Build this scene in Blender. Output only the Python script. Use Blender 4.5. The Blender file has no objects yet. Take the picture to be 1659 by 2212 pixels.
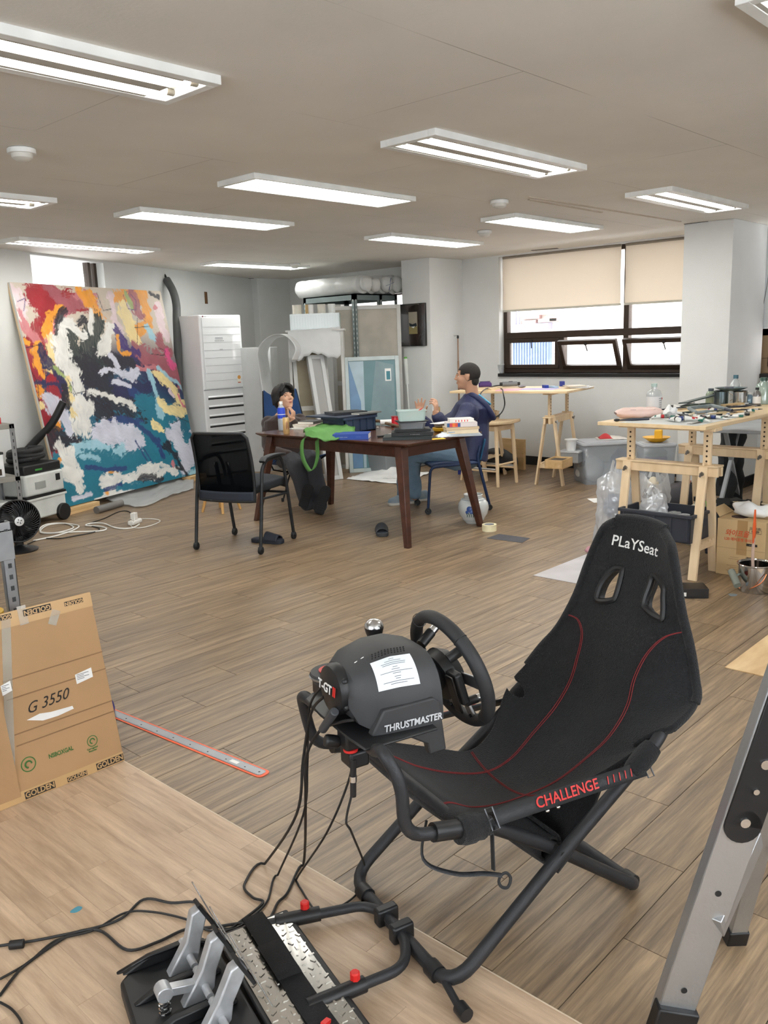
import bpy, math, random
from mathutils import Vector, Matrix, noise
V = Vector
random.seed(7)
sc = bpy.context.scene
COL = sc.collection
# ---------------------------------------------------------------- camera
FPX, PITCH, ROLL, AX, HC = 1846.0, 0.1972, -0.03514, 0.81636, 1.46
def _axes():
    cp, sp = math.cos(PITCH), math.sin(PITCH)
    fw, ri = V((0, cp, -sp)), V((1, 0, 0))
    up = ri.cross(fw); c, s = math.cos(ROLL), math.sin(ROLL)
    r2, u2 = c*ri + s*up, -s*ri + c*up
    m = Matrix(((math.cos(AX), math.sin(AX), 0), (-math.sin(AX), math.cos(AX), 0), (0, 0, 1)))
    return m @ r2, m @ u2, m @ fw
RI, UP, FW = _axes()
CAMP = V((0, 0, HC))
cd = bpy.data.cameras.new('camera'); cam = bpy.data.objects.new('camera', cd); COL.objects.link(cam)
cam.matrix_world = Matrix(((RI.x, UP.x, -FW.x, 0), (RI.y, UP.y, -FW.y, 0), (RI.z, UP.z, -FW.z, HC), (0, 0, 0, 1)))
cd.sensor_fit = 'VERTICAL'; cd.sensor_height = 24.0; cd.lens = FPX/2212*24.0; cd.clip_start = .05; cd.clip_end = 200
sc.camera = cam
# ---------------------------------------------------------------- world, exposure
w = bpy.data.worlds.new('sky'); sc.world = w; w.use_nodes = True
bg = w.node_tree.nodes['Background']; bg.inputs[0].default_value = (.92, .96, 1, 1); bg.inputs[1].default_value = 8.0
LAMP_E = 14.0
vs = sc.view_settings; vs.view_transform = 'Standard'; vs.look = 'None'; vs.exposure = 0.2; vs.gamma = 1.0; vs.use_curve_mapping = False
# ---------------------------------------------------------------- pixel helpers: a pixel is only a direction
def ray(px, py): return FW + RI*((px-829.5)/FPX) - UP*((py-1106)/FPX)
def G(px, py, z=0.0):
    d = ray(px, py); return CAMP + d*((z-HC)/d.z)
def D(px, py, dep): return CAMP + ray(px, py)*dep
def WX(px, py, x):
    d = ray(px, py); return CAMP + d*(x/d.x)
def WY(px, py, y):
    d = ray(px, py); return CAMP + d*(y/d.y)
# ---------------------------------------------------------------- materials
def lin(c):
    out = []
    for k in c[:3]:
        k = k/255.0; out.append(k/12.92 if k <= .04045 else ((k+.055)/1.055)**2.4)
    return (*out, 1)
MC = {}
def M(name, rgb, rough=.5, metal=0, var=.12, vs=5, bump=0, bs=60, spec=.5, rgb2=None, stretch=None, coat=0, rnd=0, sheen=0, emit=0):
    if name in MC: return MC[name]
    m = bpy.data.materials.new(name); m.use_nodes = True; nt = m.node_tree; N, L = nt.nodes, nt.links
    b = N['Principled BSDF']; MC[name] = m
    b.inputs['Roughness'].default_value = rough; b.inputs['Metallic'].default_value = metal
    b.inputs['Specular IOR Level'].default_value = spec; b.inputs['Coat Weight'].default_value = coat
    b.inputs['Sheen Weight'].default_value = sheen
    tc = N.new('ShaderNodeTexCoord'); vec = tc.outputs['Object']
    if rnd or stretch:
        mp = N.new('ShaderNodeMapping'); L.new(vec, mp.inputs[0]); 
        if stretch: mp.inputs['Scale'].default_value = stretch
        if rnd:
            oi = N.new('ShaderNodeObjectInfo'); mu = N.new('ShaderNodeVectorMath'); mu.operation = 'SCALE'
            cb = N.new('ShaderNodeCombineXYZ')
            for k in range(3): L.new(oi.outputs['Random'], cb.inputs[k])
            L.new(cb.outputs[0], mu.inputs[0]); mu.inputs['Scale'].default_value = 37.0; L.new(mu.outputs[0], mp.inputs['Location'])
        vec = mp.outputs[0]
    nz = N.new('ShaderNodeTexNoise'); nz.inputs['Scale'].default_value = vs; nz.inputs['Detail'].default_value = 5; L.new(vec, nz.inputs['Vector'])
    a = lin(rgb)
    if rgb2: c2 = lin(rgb2); c1 = a
    else:
        c1 = tuple(max(0, k*(1-var)) for k in a[:3])+(1,); c2 = tuple(min(1, k*(1+var)) for k in a[:3])+(1,)
    rp = N.new('ShaderNodeValToRGB'); rp.color_ramp.elements[0].position = .3; rp.color_ramp.elements[1].position = .7
    rp.color_ramp.elements[0].color = c1; rp.color_ramp.elements[1].color = c2; L.new(nz.outputs['Fac'], rp.inputs[0])
    out = rp.outputs[0]
    if rnd:
        hs = N.new('ShaderNodeHueSaturation'); mr = N.new('ShaderNodeMapRange'); mr.inputs['To Min'].default_value = 1-rnd; mr.inputs['To Max'].default_value = 1+rnd
        L.new(oi.outputs['Random'], mr.inputs[0]); L.new(mr.outputs[0], hs.inputs['Value']); L.new(out, hs.inputs['Color']); out = hs.outputs[0]
    L.new(out, b.inputs['Base Color'])
    if emit: L.new(out, b.inputs['Emission Color']); b.inputs['Emission Strength'].default_value = emit
    if bump:
        n2 = N.new('ShaderNodeTexNoise'); n2.inputs['Scale'].default_value = bs; n2.inputs['Detail'].default_value = 4; L.new(vec, n2.inputs['Vector'])
        bp = N.new('ShaderNodeBump'); bp.inputs['Strength'].default_value = bump; bp.inputs['Distance'].default_value = .01; L.new(n2.outputs['Fac'], bp.inputs['Height']); L.new(bp.outputs[0], b.inputs['Normal'])
    return m
def MT(name, rgb, clear, rough=.1, gloss=.06, trl=0.0, vs=4, var=.08):
    """clear plastic, glass, film, thin foam: transparent + diffuse/translucent + a glossy skin"""
    if name in MC: return MC[name]
    m = bpy.data.materials.new(name); m.use_nodes = True; nt = m.node_tree; N, L = nt.nodes, nt.links; N.clear(); MC[name] = m
    o = N.new('ShaderNodeOutputMaterial'); t = N.new('ShaderNodeBsdfTransparent'); d = N.new('ShaderNodeBsdfDiffuse'); g = N.new('ShaderNodeBsdfGlossy')
    tc = N.new('ShaderNodeTexCoord'); nz = N.new('ShaderNodeTexNoise'); nz.inputs['Scale'].default_value = vs; L.new(tc.outputs['Object'], nz.inputs['Vector'])
    rp = N.new('ShaderNodeValToRGB'); a = lin(rgb); rp.color_ramp.elements[0].color = tuple(k*(1-var) for k in a[:3])+(1,); rp.color_ramp.elements[1].color = tuple(min(1, k*(1+var)) for k in a[:3])+(1,)
    L.new(nz.outputs['Fac'], rp.inputs[0]); L.new(rp.outputs[0], d.inputs[0])
    body = d.outputs[0]
    if trl:
        tl = N.new('ShaderNodeBsdfTranslucent'); L.new(rp.outputs[0], tl.inputs[0]); mx = N.new('ShaderNodeMixShader'); mx.inputs[0].default_value = trl
        L.new(d.outputs[0], mx.inputs[1]); L.new(tl.outputs[0], mx.inputs[2]); body = mx.outputs[0]
    m1 = N.new('ShaderNodeMixShader'); m1.inputs[0].default_value = clear; L.new(body, m1.inputs[1]); L.new(t.outputs[0], m1.inputs[2])
    g.inputs['Roughness'].default_value = rough
    m2 = N.new('ShaderNodeMixShader'); lw = N.new('ShaderNodeLayerWeight'); lw.inputs[0].default_value = .25
    ml = N.new('ShaderNodeMath'); ml.operation = 'MULTIPLY_ADD'; ml.inputs[1].default_value = .35 if gloss else 0; ml.inputs[2].default_value = gloss; L.new(lw.outputs['Fresnel'], ml.inputs[0])
    L.new(ml.outputs[0], m2.inputs[0]); L.new(m1.outputs[0], m2.inputs[1]); L.new(g.outputs[0], m2.inputs[2]); L.new(m2.outputs[0], o.inputs[0])
    return m
def ME(name, rgb, s):
    if name in MC: return MC[name]
    m = bpy.data.materials.new(name); m.use_nodes = True; N, L = m.node_tree.nodes, m.node_tree.links; MC[name] = m
    b = N['Principled BSDF']; b.inputs['Base Color'].default_value = lin(rgb); b.inputs['Emission Color'].default_value = lin(rgb); b.inputs['Emission Strength'].default_value = s
    return m
def wood(name, c1, c2, rough=.5, stretch=(3, 30, 30), rnd=.06, bump=.05): return M(name, c1, rough, rgb2=c2, stretch=stretch, vs=1.2, rnd=rnd, bump=bump, bs=6)
# ---------------------------------------------------------------- mesh builder
def rot(rx=0, ry=0, rz=0): return Matrix.Rotation(rz, 3, 'Z') @ Matrix.Rotation(ry, 3, 'Y') @ Matrix.Rotation(rx, 3, 'X')
def frame_z(d):
    z = V(d).normalized(); x = z.cross(V((0, 0, 1)))
    if x.length < 1e-4: x = V((1, 0, 0))
    x.normalize(); y = z.cross(x)
    return Matrix((x, y, z)).transposed()
def crv(pts, n=6, closed=False):
    """Catmull-Rom through points"""
    P = [V(p) for p in pts]; out = []; N = len(P)
    for i in range(N if closed else N-1):
        if closed: a, b, c, d = P[(i-1) % N], P[i], P[(i+1) % N], P[(i+2) % N]
        else: a, b, c, d = P[max(i-1, 0)], P[i], P[i+1], P[min(i+2, N-1)]
        for k in range(n):
            t = k/n; out.append(.5*((2*b)+(c-a)*t+(2*a-5*b+4*c-d)*t*t+(3*b-a-3*c+d)*t**3))
    if not closed: out.append(P[-1])
    return out
def bendp(pts, r, n=5):
    """polyline with its corners rounded by radius r"""
    P = [V(p) for p in pts]; out = [P[0]]
    for i in range(1, len(P)-1):
        a, b, c = P[i-1], P[i], P[i+1]; u = (a-b); w_ = (c-b); rr = min(r, u.length*.48, w_.length*.48)
        p0, p1 = b+u.normalized()*rr, b+w_.normalized()*rr
        for k in range(n+1):
            t = k/n; out.append(p0*(1-t)**2+b*2*t*(1-t)+p1*t*t)
    out.append(P[-1]); return out
class MB:
    def __init__(s): s.v, s.f, s.c = [], [], None
    def raw(s, vs_, fs):
        o = len(s.v); s.v += [V(p) for p in vs_]; s.f += [tuple(i+o for i in q) for q in fs]; return s
    def box(s, c, size, R=None):
        c = V(c); hx, hy, hz = (k/2 for k in size); P = [V((x, y, z)) for z in (-hz, hz) for y in (-hy, hy) for x in (-hx, hx)]
        if R is not None: P = [R @ p for p in P]
        return s.raw([p+c for p in P], [(0, 2, 3, 1), (4, 5, 7, 6), (0, 1, 5, 4), (2, 6, 7, 3), (0, 4, 6, 2), (1, 3, 7, 5)])
    def b2(s, a, b):
        a, b = V(a), V(b); return s.box((a+b)/2, [abs(k) for k in (b-a)])
    def bar(s, a, b, w_, h, up=(0, 0, 1)):
        a, b = V(a), V(b); z = (b-a).normalized(); x = z.cross(V(up)).normalized(); y = z.cross(x)
        R = Matrix((x, y, z)).transposed(); return s.box((a+b)/2, (w_, h, (b-a).length), R)
    def tube(s, path, r, n=10, closed=False, caps=True, sx=1.0):
        P = [V(p) for p in path]; N = len(P); rs = r if isinstance(r, (list, tuple)) else [r]*N
        o = len(s.v); t0 = (P[1]-P[0]).normalized(); x = t0.cross(V((0, 0, 1)))
        if x.length < 1e-3: x = t0.cross(V((1, 0, 0)))
        x.normalize()
        for i in range(N):
            if closed: t = P[(i+1) % N]-P[(i-1) % N]
            else: t = P[min(i+1, N-1)]-P[max(i-1, 0)]
            if t.length < 1e-9: t = t0
            t.normalize(); x = x-t*x.dot(t)
            if x.length < 1e-6: x = t.orthogonal()
            x.normalize(); y = t.cross(x)
            for k in range(n):
                a = 2*math.pi*k/n; s.v.append(P[i]+(x*math.cos(a)*sx+y*math.sin(a))*rs[i])
        for i in range(N if closed else N-1):
            j = (i+1) % N
            for k in range(n):
                k2 = (k+1) % n; s.f.append((o+i*n+k, o+i*n+k2, o+j*n+k2, o+j*n+k))
        if caps and not closed:
            s.f.append(tuple(o+k for k in reversed(range(n)))); s.f.append(tuple(o+(N-1)*n+k for k in range(n)))
        return s
    def lathe(s, prof, n=24, c=(0, 0, 0), R=None, cap=True):
        o = len(s.v); c = V(c)
        for r, z in prof:
            for k in range(n):
                a = 2*math.pi*k/n; p = V((r*math.cos(a), r*math.sin(a), z)); s.v.append((R @ p if R is not None else p)+c)
        for i in range(len(prof)-1):
            for k in range(n):
                k2 = (k+1) % n; s.f.append((o+i*n+k, o+i*n+k2, o+(i+1)*n+k2, o+(i+1)*n+k))
        if cap:
            s.f.append(tuple(o+k for k in reversed(range(n)))); s.f.append(tuple(o+(len(prof)-1)*n+k for k in range(n)))
        return s
    def cyl(s, a, b, r, n=16, r2=None):
        a, b = V(a), V(b); return s.lathe([(r, 0), (r if r2 is None else r2, (b-a).length)], n, a, frame_z(b-a))
    def prism(s, poly, d, fr=None):
        """poly: list of 3-D points (planar); extruded by vector d"""
        P = [V(p) for p in poly]; n = len(P); d = V(d)
        return s.raw(P+[p+d for p in P], [tuple(reversed(range(n))), tuple(range(n, 2*n))]+[(i, (i+1) % n, n+(i+1) % n, n+i) for i in range(n)])
    def grid(s, fn, nu, nv, cu=False):
        o = len(s.v)
        for i in range(nu+1 if not cu else nu):
            for j in range(nv+1): s.v.append(V(fn(i/nu, j/nv)))
        m = nv+1; NU = nu
        for i in range(NU):
            i2 = (i+1) % nu if cu else i+1
            for j in range(nv): s.f.append((o+i*m+j, o+i2*m+j, o+i2*m+j+1, o+i*m+j+1))
        return s
    def ell(s, c, r, R=None, n=16, m=10):
        c = V(c); r = (r, r, r) if isinstance(r, (int, float)) else r; o = len(s.v)
        for i in range(1, m):
            th = math.pi*i/m
            for k in range(n):
                a = 2*math.pi*k/n; p = V((r[0]*math.sin(th)*math.cos(a), r[1]*math.sin(th)*math.sin(a), r[2]*math.cos(th))); s.v.append((R @ p if R is not None else p)+c)
        t = V((0, 0, r[2])); b = V((0, 0, -r[2])); s.v += [(R @ t if R is not None else t)+c, (R @ b if R is not None else b)+c]
        T = len(s.v)-2
        for k in range(n): s.f.append((T, o+k, o+(k+1) % n)); s.f.append((T+1, o+(m-2)*n+(k+1) % n, o+(m-2)*n+k))
        for i in range(m-2):
            for k in range(n): s.f.append((o+i*n+k, o+(i+1)*n+k, o+(i+1)*n+(k+1) % n, o+i*n+(k+1) % n))
        return s
    def xf(s, fn): s.v = [V(fn(p)) for p in s.v]; return s
    def mesh(s, name):
        me = bpy.data.meshes.new(name); me.from_pydata([tuple(p) for p in s.v], [], s.f); me.update(); return me
    def build(s, name, mat, parent=None, loc=None, rz=0, world=False, bevel=0, smooth=None, sub=0, solid=0, auto=40, kind=None, off=0):
        if world:
            if parent is not None: inv = LM[parent.name].inverted(); s.v = [inv @ p for p in s.v]
            elif loc is not None: inv = (Matrix.Translation(V(loc)) @ Matrix.Rotation(rz, 4, 'Z')).inverted(); s.v = [inv @ p for p in s.v]
        me = s.mesh(name); ob = bpy.data.objects.new(name, me); COL.objects.link(ob)
        if mat: me.materials.append(mat)
        if parent is not None: ob.parent = parent; LM[ob.name] = LM[parent.name].copy()
        else:
            lo = V(loc) if loc is not None else V((0, 0, 0)); ob.location = lo; ob.rotation_euler = (0, 0, rz); LM[ob.name] = Matrix.Translation(lo) @ Matrix.Rotation(rz, 4, 'Z')
        if solid: md = ob.modifiers.new('solid', 'SOLIDIFY'); md.thickness = solid; md.offset = off
        if bevel:
            md = ob.modifiers.new('bevel', 'BEVEL'); md.width = bevel; md.segments = 2; md.limit_method = 'ANGLE'; md.angle_limit = .6
        if sub: md = ob.modifiers.new('sub', 'SUBSURF'); md.levels = sub; md.render_levels = sub
        if smooth is None: smooth = True
        if smooth and me.polygons:
            me.polygons.foreach_set('use_smooth', [True]*len(me.polygons))
            if not sub:
                try: me.set_sharp_from_angle(angle=math.radians(auto))
                except Exception: pass
        if kind: ob['kind'] = kind
        return ob
LM = {}
def thing(name, label, cat, loc=(0, 0, 0), rz=0, group=None):
    o = bpy.data.objects.new(name, None); COL.objects.link(o); o.location = loc; o.rotation_euler = (0, 0, rz); o.empty_display_size = .05
    LM[o.name] = Matrix.Translation(V(loc)) @ Matrix.Rotation(rz, 4, 'Z')
    return tag(o, label, cat, group)
def tag(o, label, cat, group=None):
    o['label'] = label; o['category'] = cat
    if group: o['group'] = group
    return o
def struct(o): o['kind'] = 'structure'; return o
def dup(root, loc, rz=None, label=None, group=None):
    r = root.copy(); COL.objects.link(r); r.location = loc
    if rz is not None: r.rotation_euler = (0, 0, rz)
    LM[r.name] = Matrix.Translation(V(loc)) @ Matrix.Rotation(r.rotation_euler.z, 4, 'Z')
    if label: r['label'] = label
    if group: r['group'] = group
    for ch in list(root.children):
        c = ch.copy(); COL.objects.link(c); c.parent = r
        for g in ch.children:
            d = g.copy(); COL.objects.link(d); d.parent = c
    return r
def text(s, size, mat, parent, mtx, name='lettering', ext=.0004, align='CENTER', sx=1.0, shear=0.0, bold=0.0, world=True, spc=1.0):
    """flat lettering; mtx: 4x4, x = reading direction, z = out of the surface"""
    cu = bpy.data.curves.new(name, 'FONT'); cu.body = s; cu.size = size; cu.extrude = ext; cu.align_x = align; cu.align_y = 'CENTER'; cu.shear = shear; cu.offset = bold; cu.resolution_u = 3; cu.space_character = spc
    t = bpy.data.objects.new(name, cu); COL.objects.link(t); dg = bpy.context.evaluated_depsgraph_get(); me = bpy.data.meshes.new_from_object(t.evaluated_get(dg))
    bpy.data.objects.remove(t); me.materials.clear(); me.materials.append(mat)
    m = mtx @ Matrix.Diagonal((sx, 1, 1, 1))
    if world and parent is not None: m = LM[parent.name].inverted() @ m
    me.transform(m); ob = bpy.data.objects.new(name, me); COL.objects.link(ob)
    if parent is not None: ob.parent = parent; LM[ob.name] = LM[parent.name].copy()
    return ob
def mframe(o, x, n):
    """4x4 with origin o, x axis x, normal n"""
    x = V(x).normalized(); n = V(n); n = (n-x*n.dot(x)).normalized(); y = n.cross(x)
    return Matrix(((x.x, y.x, n.x, o[0]), (x.y, y.y, n.y, o[1]), (x.z, y.z, n.z, o[2]), (0, 0, 0, 1)))
# ================================================================ room
ZC, XR = 2.37, 8.33
WALL = M('wall_paint', (222, 223, 221), .8, var=.03, vs=3, bump=.12, bs=120)
CEIL = M('ceiling_paint', (228, 224, 216), .85, var=.05, vs=1.5, bump=.08, bs=70)
# ---- ceiling material with faint board joints
def _ceil():
    nt = CEIL.node_tree; N, L = nt.nodes, nt.links; b = N['Principled BSDF']; src = b.inputs['Base Color'].links[0].from_socket
    tc = N.new('ShaderNodeTexCoord'); br = N.new('ShaderNodeTexBrick'); br.offset = .5
    for k, v_ in (('Color1', (1, 1, 1, 1)), ('Color2', (.97, .97, .97, 1)), ('Mortar', (.55, .52, .48, 1))): br.inputs[k].default_value = v_
    br.inputs['Scale'].default_value = 1; br.inputs['Mortar Size'].default_value = .0022; br.inputs['Brick Width'].default_value = 1.82; br.inputs['Row Height'].default_value = .91
    L.new(tc.outputs['Object'], br.inputs[0]); mx = N.new('ShaderNodeMix'); mx.data_type = 'RGBA'; mx.blend_type = 'MULTIPLY'; mx.inputs[0].default_value = .8
    nz = N.new('ShaderNodeTexNoise'); nz.inputs['Scale'].default_value = 1.3; L.new(tc.outputs['Object'], nz.inputs['Vector']); mr = N.new('ShaderNodeMapRange'); mr.inputs[1].default_value = .42; mr.inputs[2].default_value = .62; L.new(nz.outputs['Fac'], mr.inputs[0]); L.new(mr.outputs[0], mx.inputs[0])
    L.new(src, mx.inputs[6]); L.new(br.outputs['Color'], mx.inputs[7]); L.new(mx.outputs[2], b.inputs['Base Color'])
_ceil()
BLACK = M('black_baseboard', (22, 22, 23), .45)
struct(MB().b2((-2.5, -2.2, ZC), (9, 10.9, ZC+.1)).build('ceiling', CEIL))
FLOOR = struct(MB().b2((-2.5, -2.2, -.06), (9, 10.9, -.0035)).build('floor', M('subfloor', (52, 42, 34), .8)))
PLANK = wood('walnut_vinyl_plank', (116, 99, 81), (167, 145, 118), .37, (1.6, 30, 8), .09, .10)
def _plank(m, tint, amt):
    nt = m.node_tree; N, L = nt.nodes, nt.links; b = N['Principled BSDF']; src = b.inputs['Base Color'].links[0].from_socket; mp = [n for n in N if n.type == 'MAPPING'][0]
    n2 = N.new('ShaderNodeTexNoise'); n2.inputs['Scale'].default_value = 3.1; n2.inputs['Detail'].default_value = 9; n2.inputs['Roughness'].default_value = .7; L.new(mp.outputs[0], n2.inputs['Vector'])
    r2 = N.new('ShaderNodeValToRGB'); r2.color_ramp.elements[0].position = .40; r2.color_ramp.elements[1].position = .62; r2.color_ramp.elements[0].color = tint[0]; r2.color_ramp.elements[1].color = tint[1]; L.new(n2.outputs['Fac'], r2.inputs[0])
    mx = N.new('ShaderNodeMix'); mx.data_type = 'RGBA'; mx.blend_type = 'MULTIPLY'; mx.inputs[0].default_value = amt; L.new(src, mx.inputs[6]); L.new(r2.outputs[0], mx.inputs[7]); L.new(mx.outputs[2], b.inputs['Base Color'])
_plank(PLANK, ((.58, .55, .53, 1), (1.12, 1.05, .94, 1)), .75)
LAM = wood('pale_laminate_strip', (172, 148, 124), (203, 180, 155), .42, (22, 1.8, 8), .06, .05)
_plank(LAM, ((.78, .74, .70, 1), (1.05, 1.02, .98, 1)), .8)
def floor_planks():
    W_, L_, g = .1785, .94, .0012
    ends = {}
    for y, x in ((3.28, 1.803), (3.45, 1.887), (3.10, 2.193), (3.63, 2.355), (2.91, 1.896), (2.54, 2.11), (2.35, 1.714), (2.70, 1.48), (1.065, 2.368), (.89, 2.075), (.71, 1.729), (1.23, 1.735)):
        ends[round((y-3.277)/W_)] = x
    proto = MB().b2((g, g, -.0035), (L_-g, W_-g, 0)).mesh('plank'); proto.materials.append(PLANK)
    cells = []
    for r in range(-20, 38):
        y0 = 3.188+r*W_; x0 = ends.get(r, 1.6+((r*.37) % 1)*L_)
        k0 = math.floor((1.42-x0)/L_)
        for k in range(k0, 8):
            xa, xb = x0+k*L_, x0+(k+1)*L_
            if xa > 8.34 or y0 > 9.9 or y0 < -.8: continue
            c = V(((xa+xb)/2, y0+W_/2, 0)); d = c-CAMP; dep = d.dot(FW)
            if dep < .3: continue
            px = 829.5+FPX*d.dot(RI)/dep; py = 1106-FPX*d.dot(UP)/dep
            vis = -120 < px < 1780 and py < 2420
            cells.append((not vis, dep, xa, xb, y0))
    cells.sort(); rest = MB()
    for i, (nv, dep, xa, xb, y0) in enumerate(cells):
        if i < 300 and not nv and xa >= 1.42 and xb < XR:
            o = bpy.data.objects.new('plank', proto); COL.objects.link(o); o.parent = FLOOR; o.location = (xa, y0, 0)
        elif i < 300 and not nv and xa < 1.42:
            MB().b2((1.421+g, y0+g, -.0035), (xb-g, y0+W_-g, 0)).build('plank', PLANK, FLOOR)
        else: rest.b2((max(xa, 1.421)+g, y0+g, -.0035), (min(xb, XR)-g, y0+W_-g, 0))
    rest.build('far_planks', PLANK, FLOOR, kind='stuff')
    # pale laminate, three-strip boards running the other way
    w2 = .0693; n = 0; pr = {}
    rest2 = MB()
    for c in range(22):
        x1 = 1.42-c*w2; y = -.6-(c*.41 % 1)*.5
        while y < 5.2:
            ln = (.52, .66, .8)[(c*7+int(y*10)) % 3]; mid = V((x1-w2/2, y+ln/2, 0)); d = mid-CAMP; dep = d.dot(FW); ok = False
            if dep > .2:
                px = 829.5+FPX*d.dot(RI)/dep; py = 1106-FPX*d.dot(UP)/dep; ok = -250 < px < 1500 and 1500 < py < 2600
            if ok:
                if ln not in pr: pr[ln] = MB().b2((-w2+.0002, .0003, -.0035), (-.0002, ln-.0003, .0022)).mesh('laminate_strip'); pr[ln].materials.append(LAM)
                o = bpy.data.objects.new('laminate_strip', pr[ln]); COL.objects.link(o); o.parent = FLOOR; o.location = (x1, y, 0)
            else: rest2.b2((x1-w2+.0002, y+.0003, -.0035), (x1-.0002, y+ln-.0003, .0022))
            y += ln
    rest2.build('far_laminate', LAM, FLOOR, kind='stuff')
    MB().b2((1.4195, -1.0, 0), (1.4235, 5.4, .0026)).build('laminate_edge', M('laminate_edge', (205, 188, 165), .5), FLOOR)
floor_planks()
def wallbox(mb, a, b, z0, z1, t=.2):
    """vertical slab from a to b, thickness t behind it (left of a->b is the room)"""
    a, b = V((*a, 0)), V((*b, 0)); d = (b-a).normalized(); n = V((d.y, -d.x, 0))
    mb.prism([a+V((0, 0, z0)), b+V((0, 0, z0)), b+n*t+V((0, 0, z0)), a+n*t+V((0, 0, z0))], (0, 0, z1-z0)); return mb
WY0, WY1, WZ0, WZ1 = 3.36, 5.90, 1.045, 2.355
r = MB()
wallbox(r, (XR, -2), (XR, .3), 0, ZC); wallbox(r, (XR, .3), (XR, 3.0), 0, 1.03); wallbox(r, (XR, .3), (XR, 3.0), WZ1, ZC); wallbox(r, (XR, 3.0), (XR, WY0), 0, ZC)
wallbox(r, (XR, WY0), (XR, WY1), 0, WZ0); wallbox(r, (XR, WY0), (XR, WY1), WZ1, ZC); wallbox(r, (XR, WY1), (XR, 7.1), 0, ZC)
wallbox(r, (XR, 7.1), (XR, 8.5), 0, 1.9); wallbox(r, (XR, 7.1), (XR, 8.5), 2.05, ZC); wallbox(r, (XR, 8.5), (XR, 10.6), 0, ZC)
struct(r.build('wall_right', WALL, smooth=False))
# oblique wall on the left with a window
LA, LD = V((3.6226, 7.8116, 0)), V((.9136, .4067, 0)).normalized(); LN = V((LD.y, -LD.x, 0))   # LN points into the room
def lw(s, off=0): p = LA+LD*s+LN*off; return (p.x, p.y)
r = MB()
def seg(s0, s1, z0, z1): wallbox(r, lw(s1), lw(s0), z0, z1)
seg(-6.6, .17, 0, ZC); seg(.17, 1.24, 0, 1.25); seg(.17, 1.24, 2.35, ZC); seg(1.24, 5.0, 0, ZC)
struct(r.build('wall_left', WALL, smooth=False))
r = MB()
for y0, y1, z0, z1 in ((-2, -1.2, 0, ZC), (-1.2, 2.6, 0, .9), (-1.2, 2.6, 2.3, ZC), (2.6, 5.6, 0, ZC)): wallbox(r, (-2.2, y1), (-2.2, y0), z0, z1)  # gap cut for the unseen window added behind the camera
struct(r.build('wall_back', WALL, smooth=False)); 
r = MB()
for x0, x1, z0, z1 in ((-2.2, -.8, 0, ZC), (-.8, 4.0, 0, .9), (-.8, 4.0, 2.3, ZC), (4.0, XR, 0, ZC)): wallbox(r, (x0, -1.9), (x1, -1.9), z0, z1)  # opening for the added front window, lets daylight onto the foreground
struct(r.build('wall_front', WALL, smooth=False))
for nm, a, b in (('wall_pillar', (7.53, 2.93), (XR, 3.36)), ('wall_pier', (7.72, 6.42), (XR, 6.845)), ('wall_corner', (7.75, 9.52), (XR, 10.5))):
    struct(MB().b2((*a, 0), (*b, ZC)).build(nm, WALL, bevel=.004))
    t = MB(); t.b2((a[0]-.012, a[1]-.012, 0), (b[0], b[1]+.012, .1)); struct(t.build('baseboard_'+nm[5:], BLACK, bevel=.003))
bb = MB()
for y0, y1 in ((-1.85, 2.93), (3.37, 6.42), (6.86, 9.5)): bb.b2((XR-.014, y0, 0), (XR, y1, .1))
struct(bb.build('baseboard_right', BLACK))
bb = MB(); wallbox(bb, lw(4.45, .016), lw(-6.2, .016), 0, .1, .014); struct(bb.build('baseboard_left', BLACK))
# cracks and gaps along the ceiling edge
CR = M('ceiling_gap', (38, 33, 30), .9); t = MB()
for a, b, wd in ((G(1148, 541, ZC), G(1205, 536, ZC), .05), (G(1478, 484, ZC), G(1530, 478, ZC), .022), (G(410, 590, ZC), G(425, 591, ZC), .05), (G(528, 602, ZC), G(548, 601, ZC), .03)):
    t.bar(a+V((0, 0, -.001)), b+V((0, 0, -.001)), wd, .003)
struct(t.build('trim_1', CR))
t = MB()
for p, q in (((1140, 424), (1470, 478)), ((1142, 430), (1300, 458))): t.bar(G(*p, ZC)+V((0, 0, -.003)), G(*q, ZC)+V((0, 0, -.003)), .018, .007)
struct(t.build('trim_2', M('filler_strip', (196, 184, 168), .9, bump=.5, bs=40)))
# ---------------------------------------------------------------- windows
FRM = M('bronze_window_frame', (58, 45, 36), .4, .3, var=.15); GLS = MT('window_glass', (235, 242, 245), .93, .02, .03)
def rect_frame(mb, x, y0, y1, z0, z1, w_, d):
    mb.b2((x, y0, z0), (x+d, y1, z0+w_)).b2((x, y0, z1-w_), (x+d, y1, z1)).b2((x, y0, z0+w_), (x+d, y0+w_, z1-w_)).b2((x, y1-w_, z0+w_), (x+d, y1, z1-w_)); return mb
X0 = 8.42
win = struct(rect_frame(MB(), X0, WY0, WY1, 1.045, WZ1, .05, .08).build('window_1', FRM, bevel=.004))
MB().b2((X0, 4.325, 1.09), (X0+.08, 4.385, 2.31)).build('mullion', FRM, win, bevel=.004); MB().b2((X0-.01, WY0+.04, 1.432), (X0+.08, WY1-.04, 1.505)).build('transom', FRM, win, bevel=.004)
MB().b2((X0, 5.095, 1.09), (X0+.08, 5.15, 1.44)).build('mullion', FRM, win, bevel=.004)
for y0, y1 in ((WY0+.04, 4.33), (4.38, WY1-.04)): MB().b2((X0+.035, y0, 1.50), (X0+.041, y1, 2.31)).build('pane', GLS, win)
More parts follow.
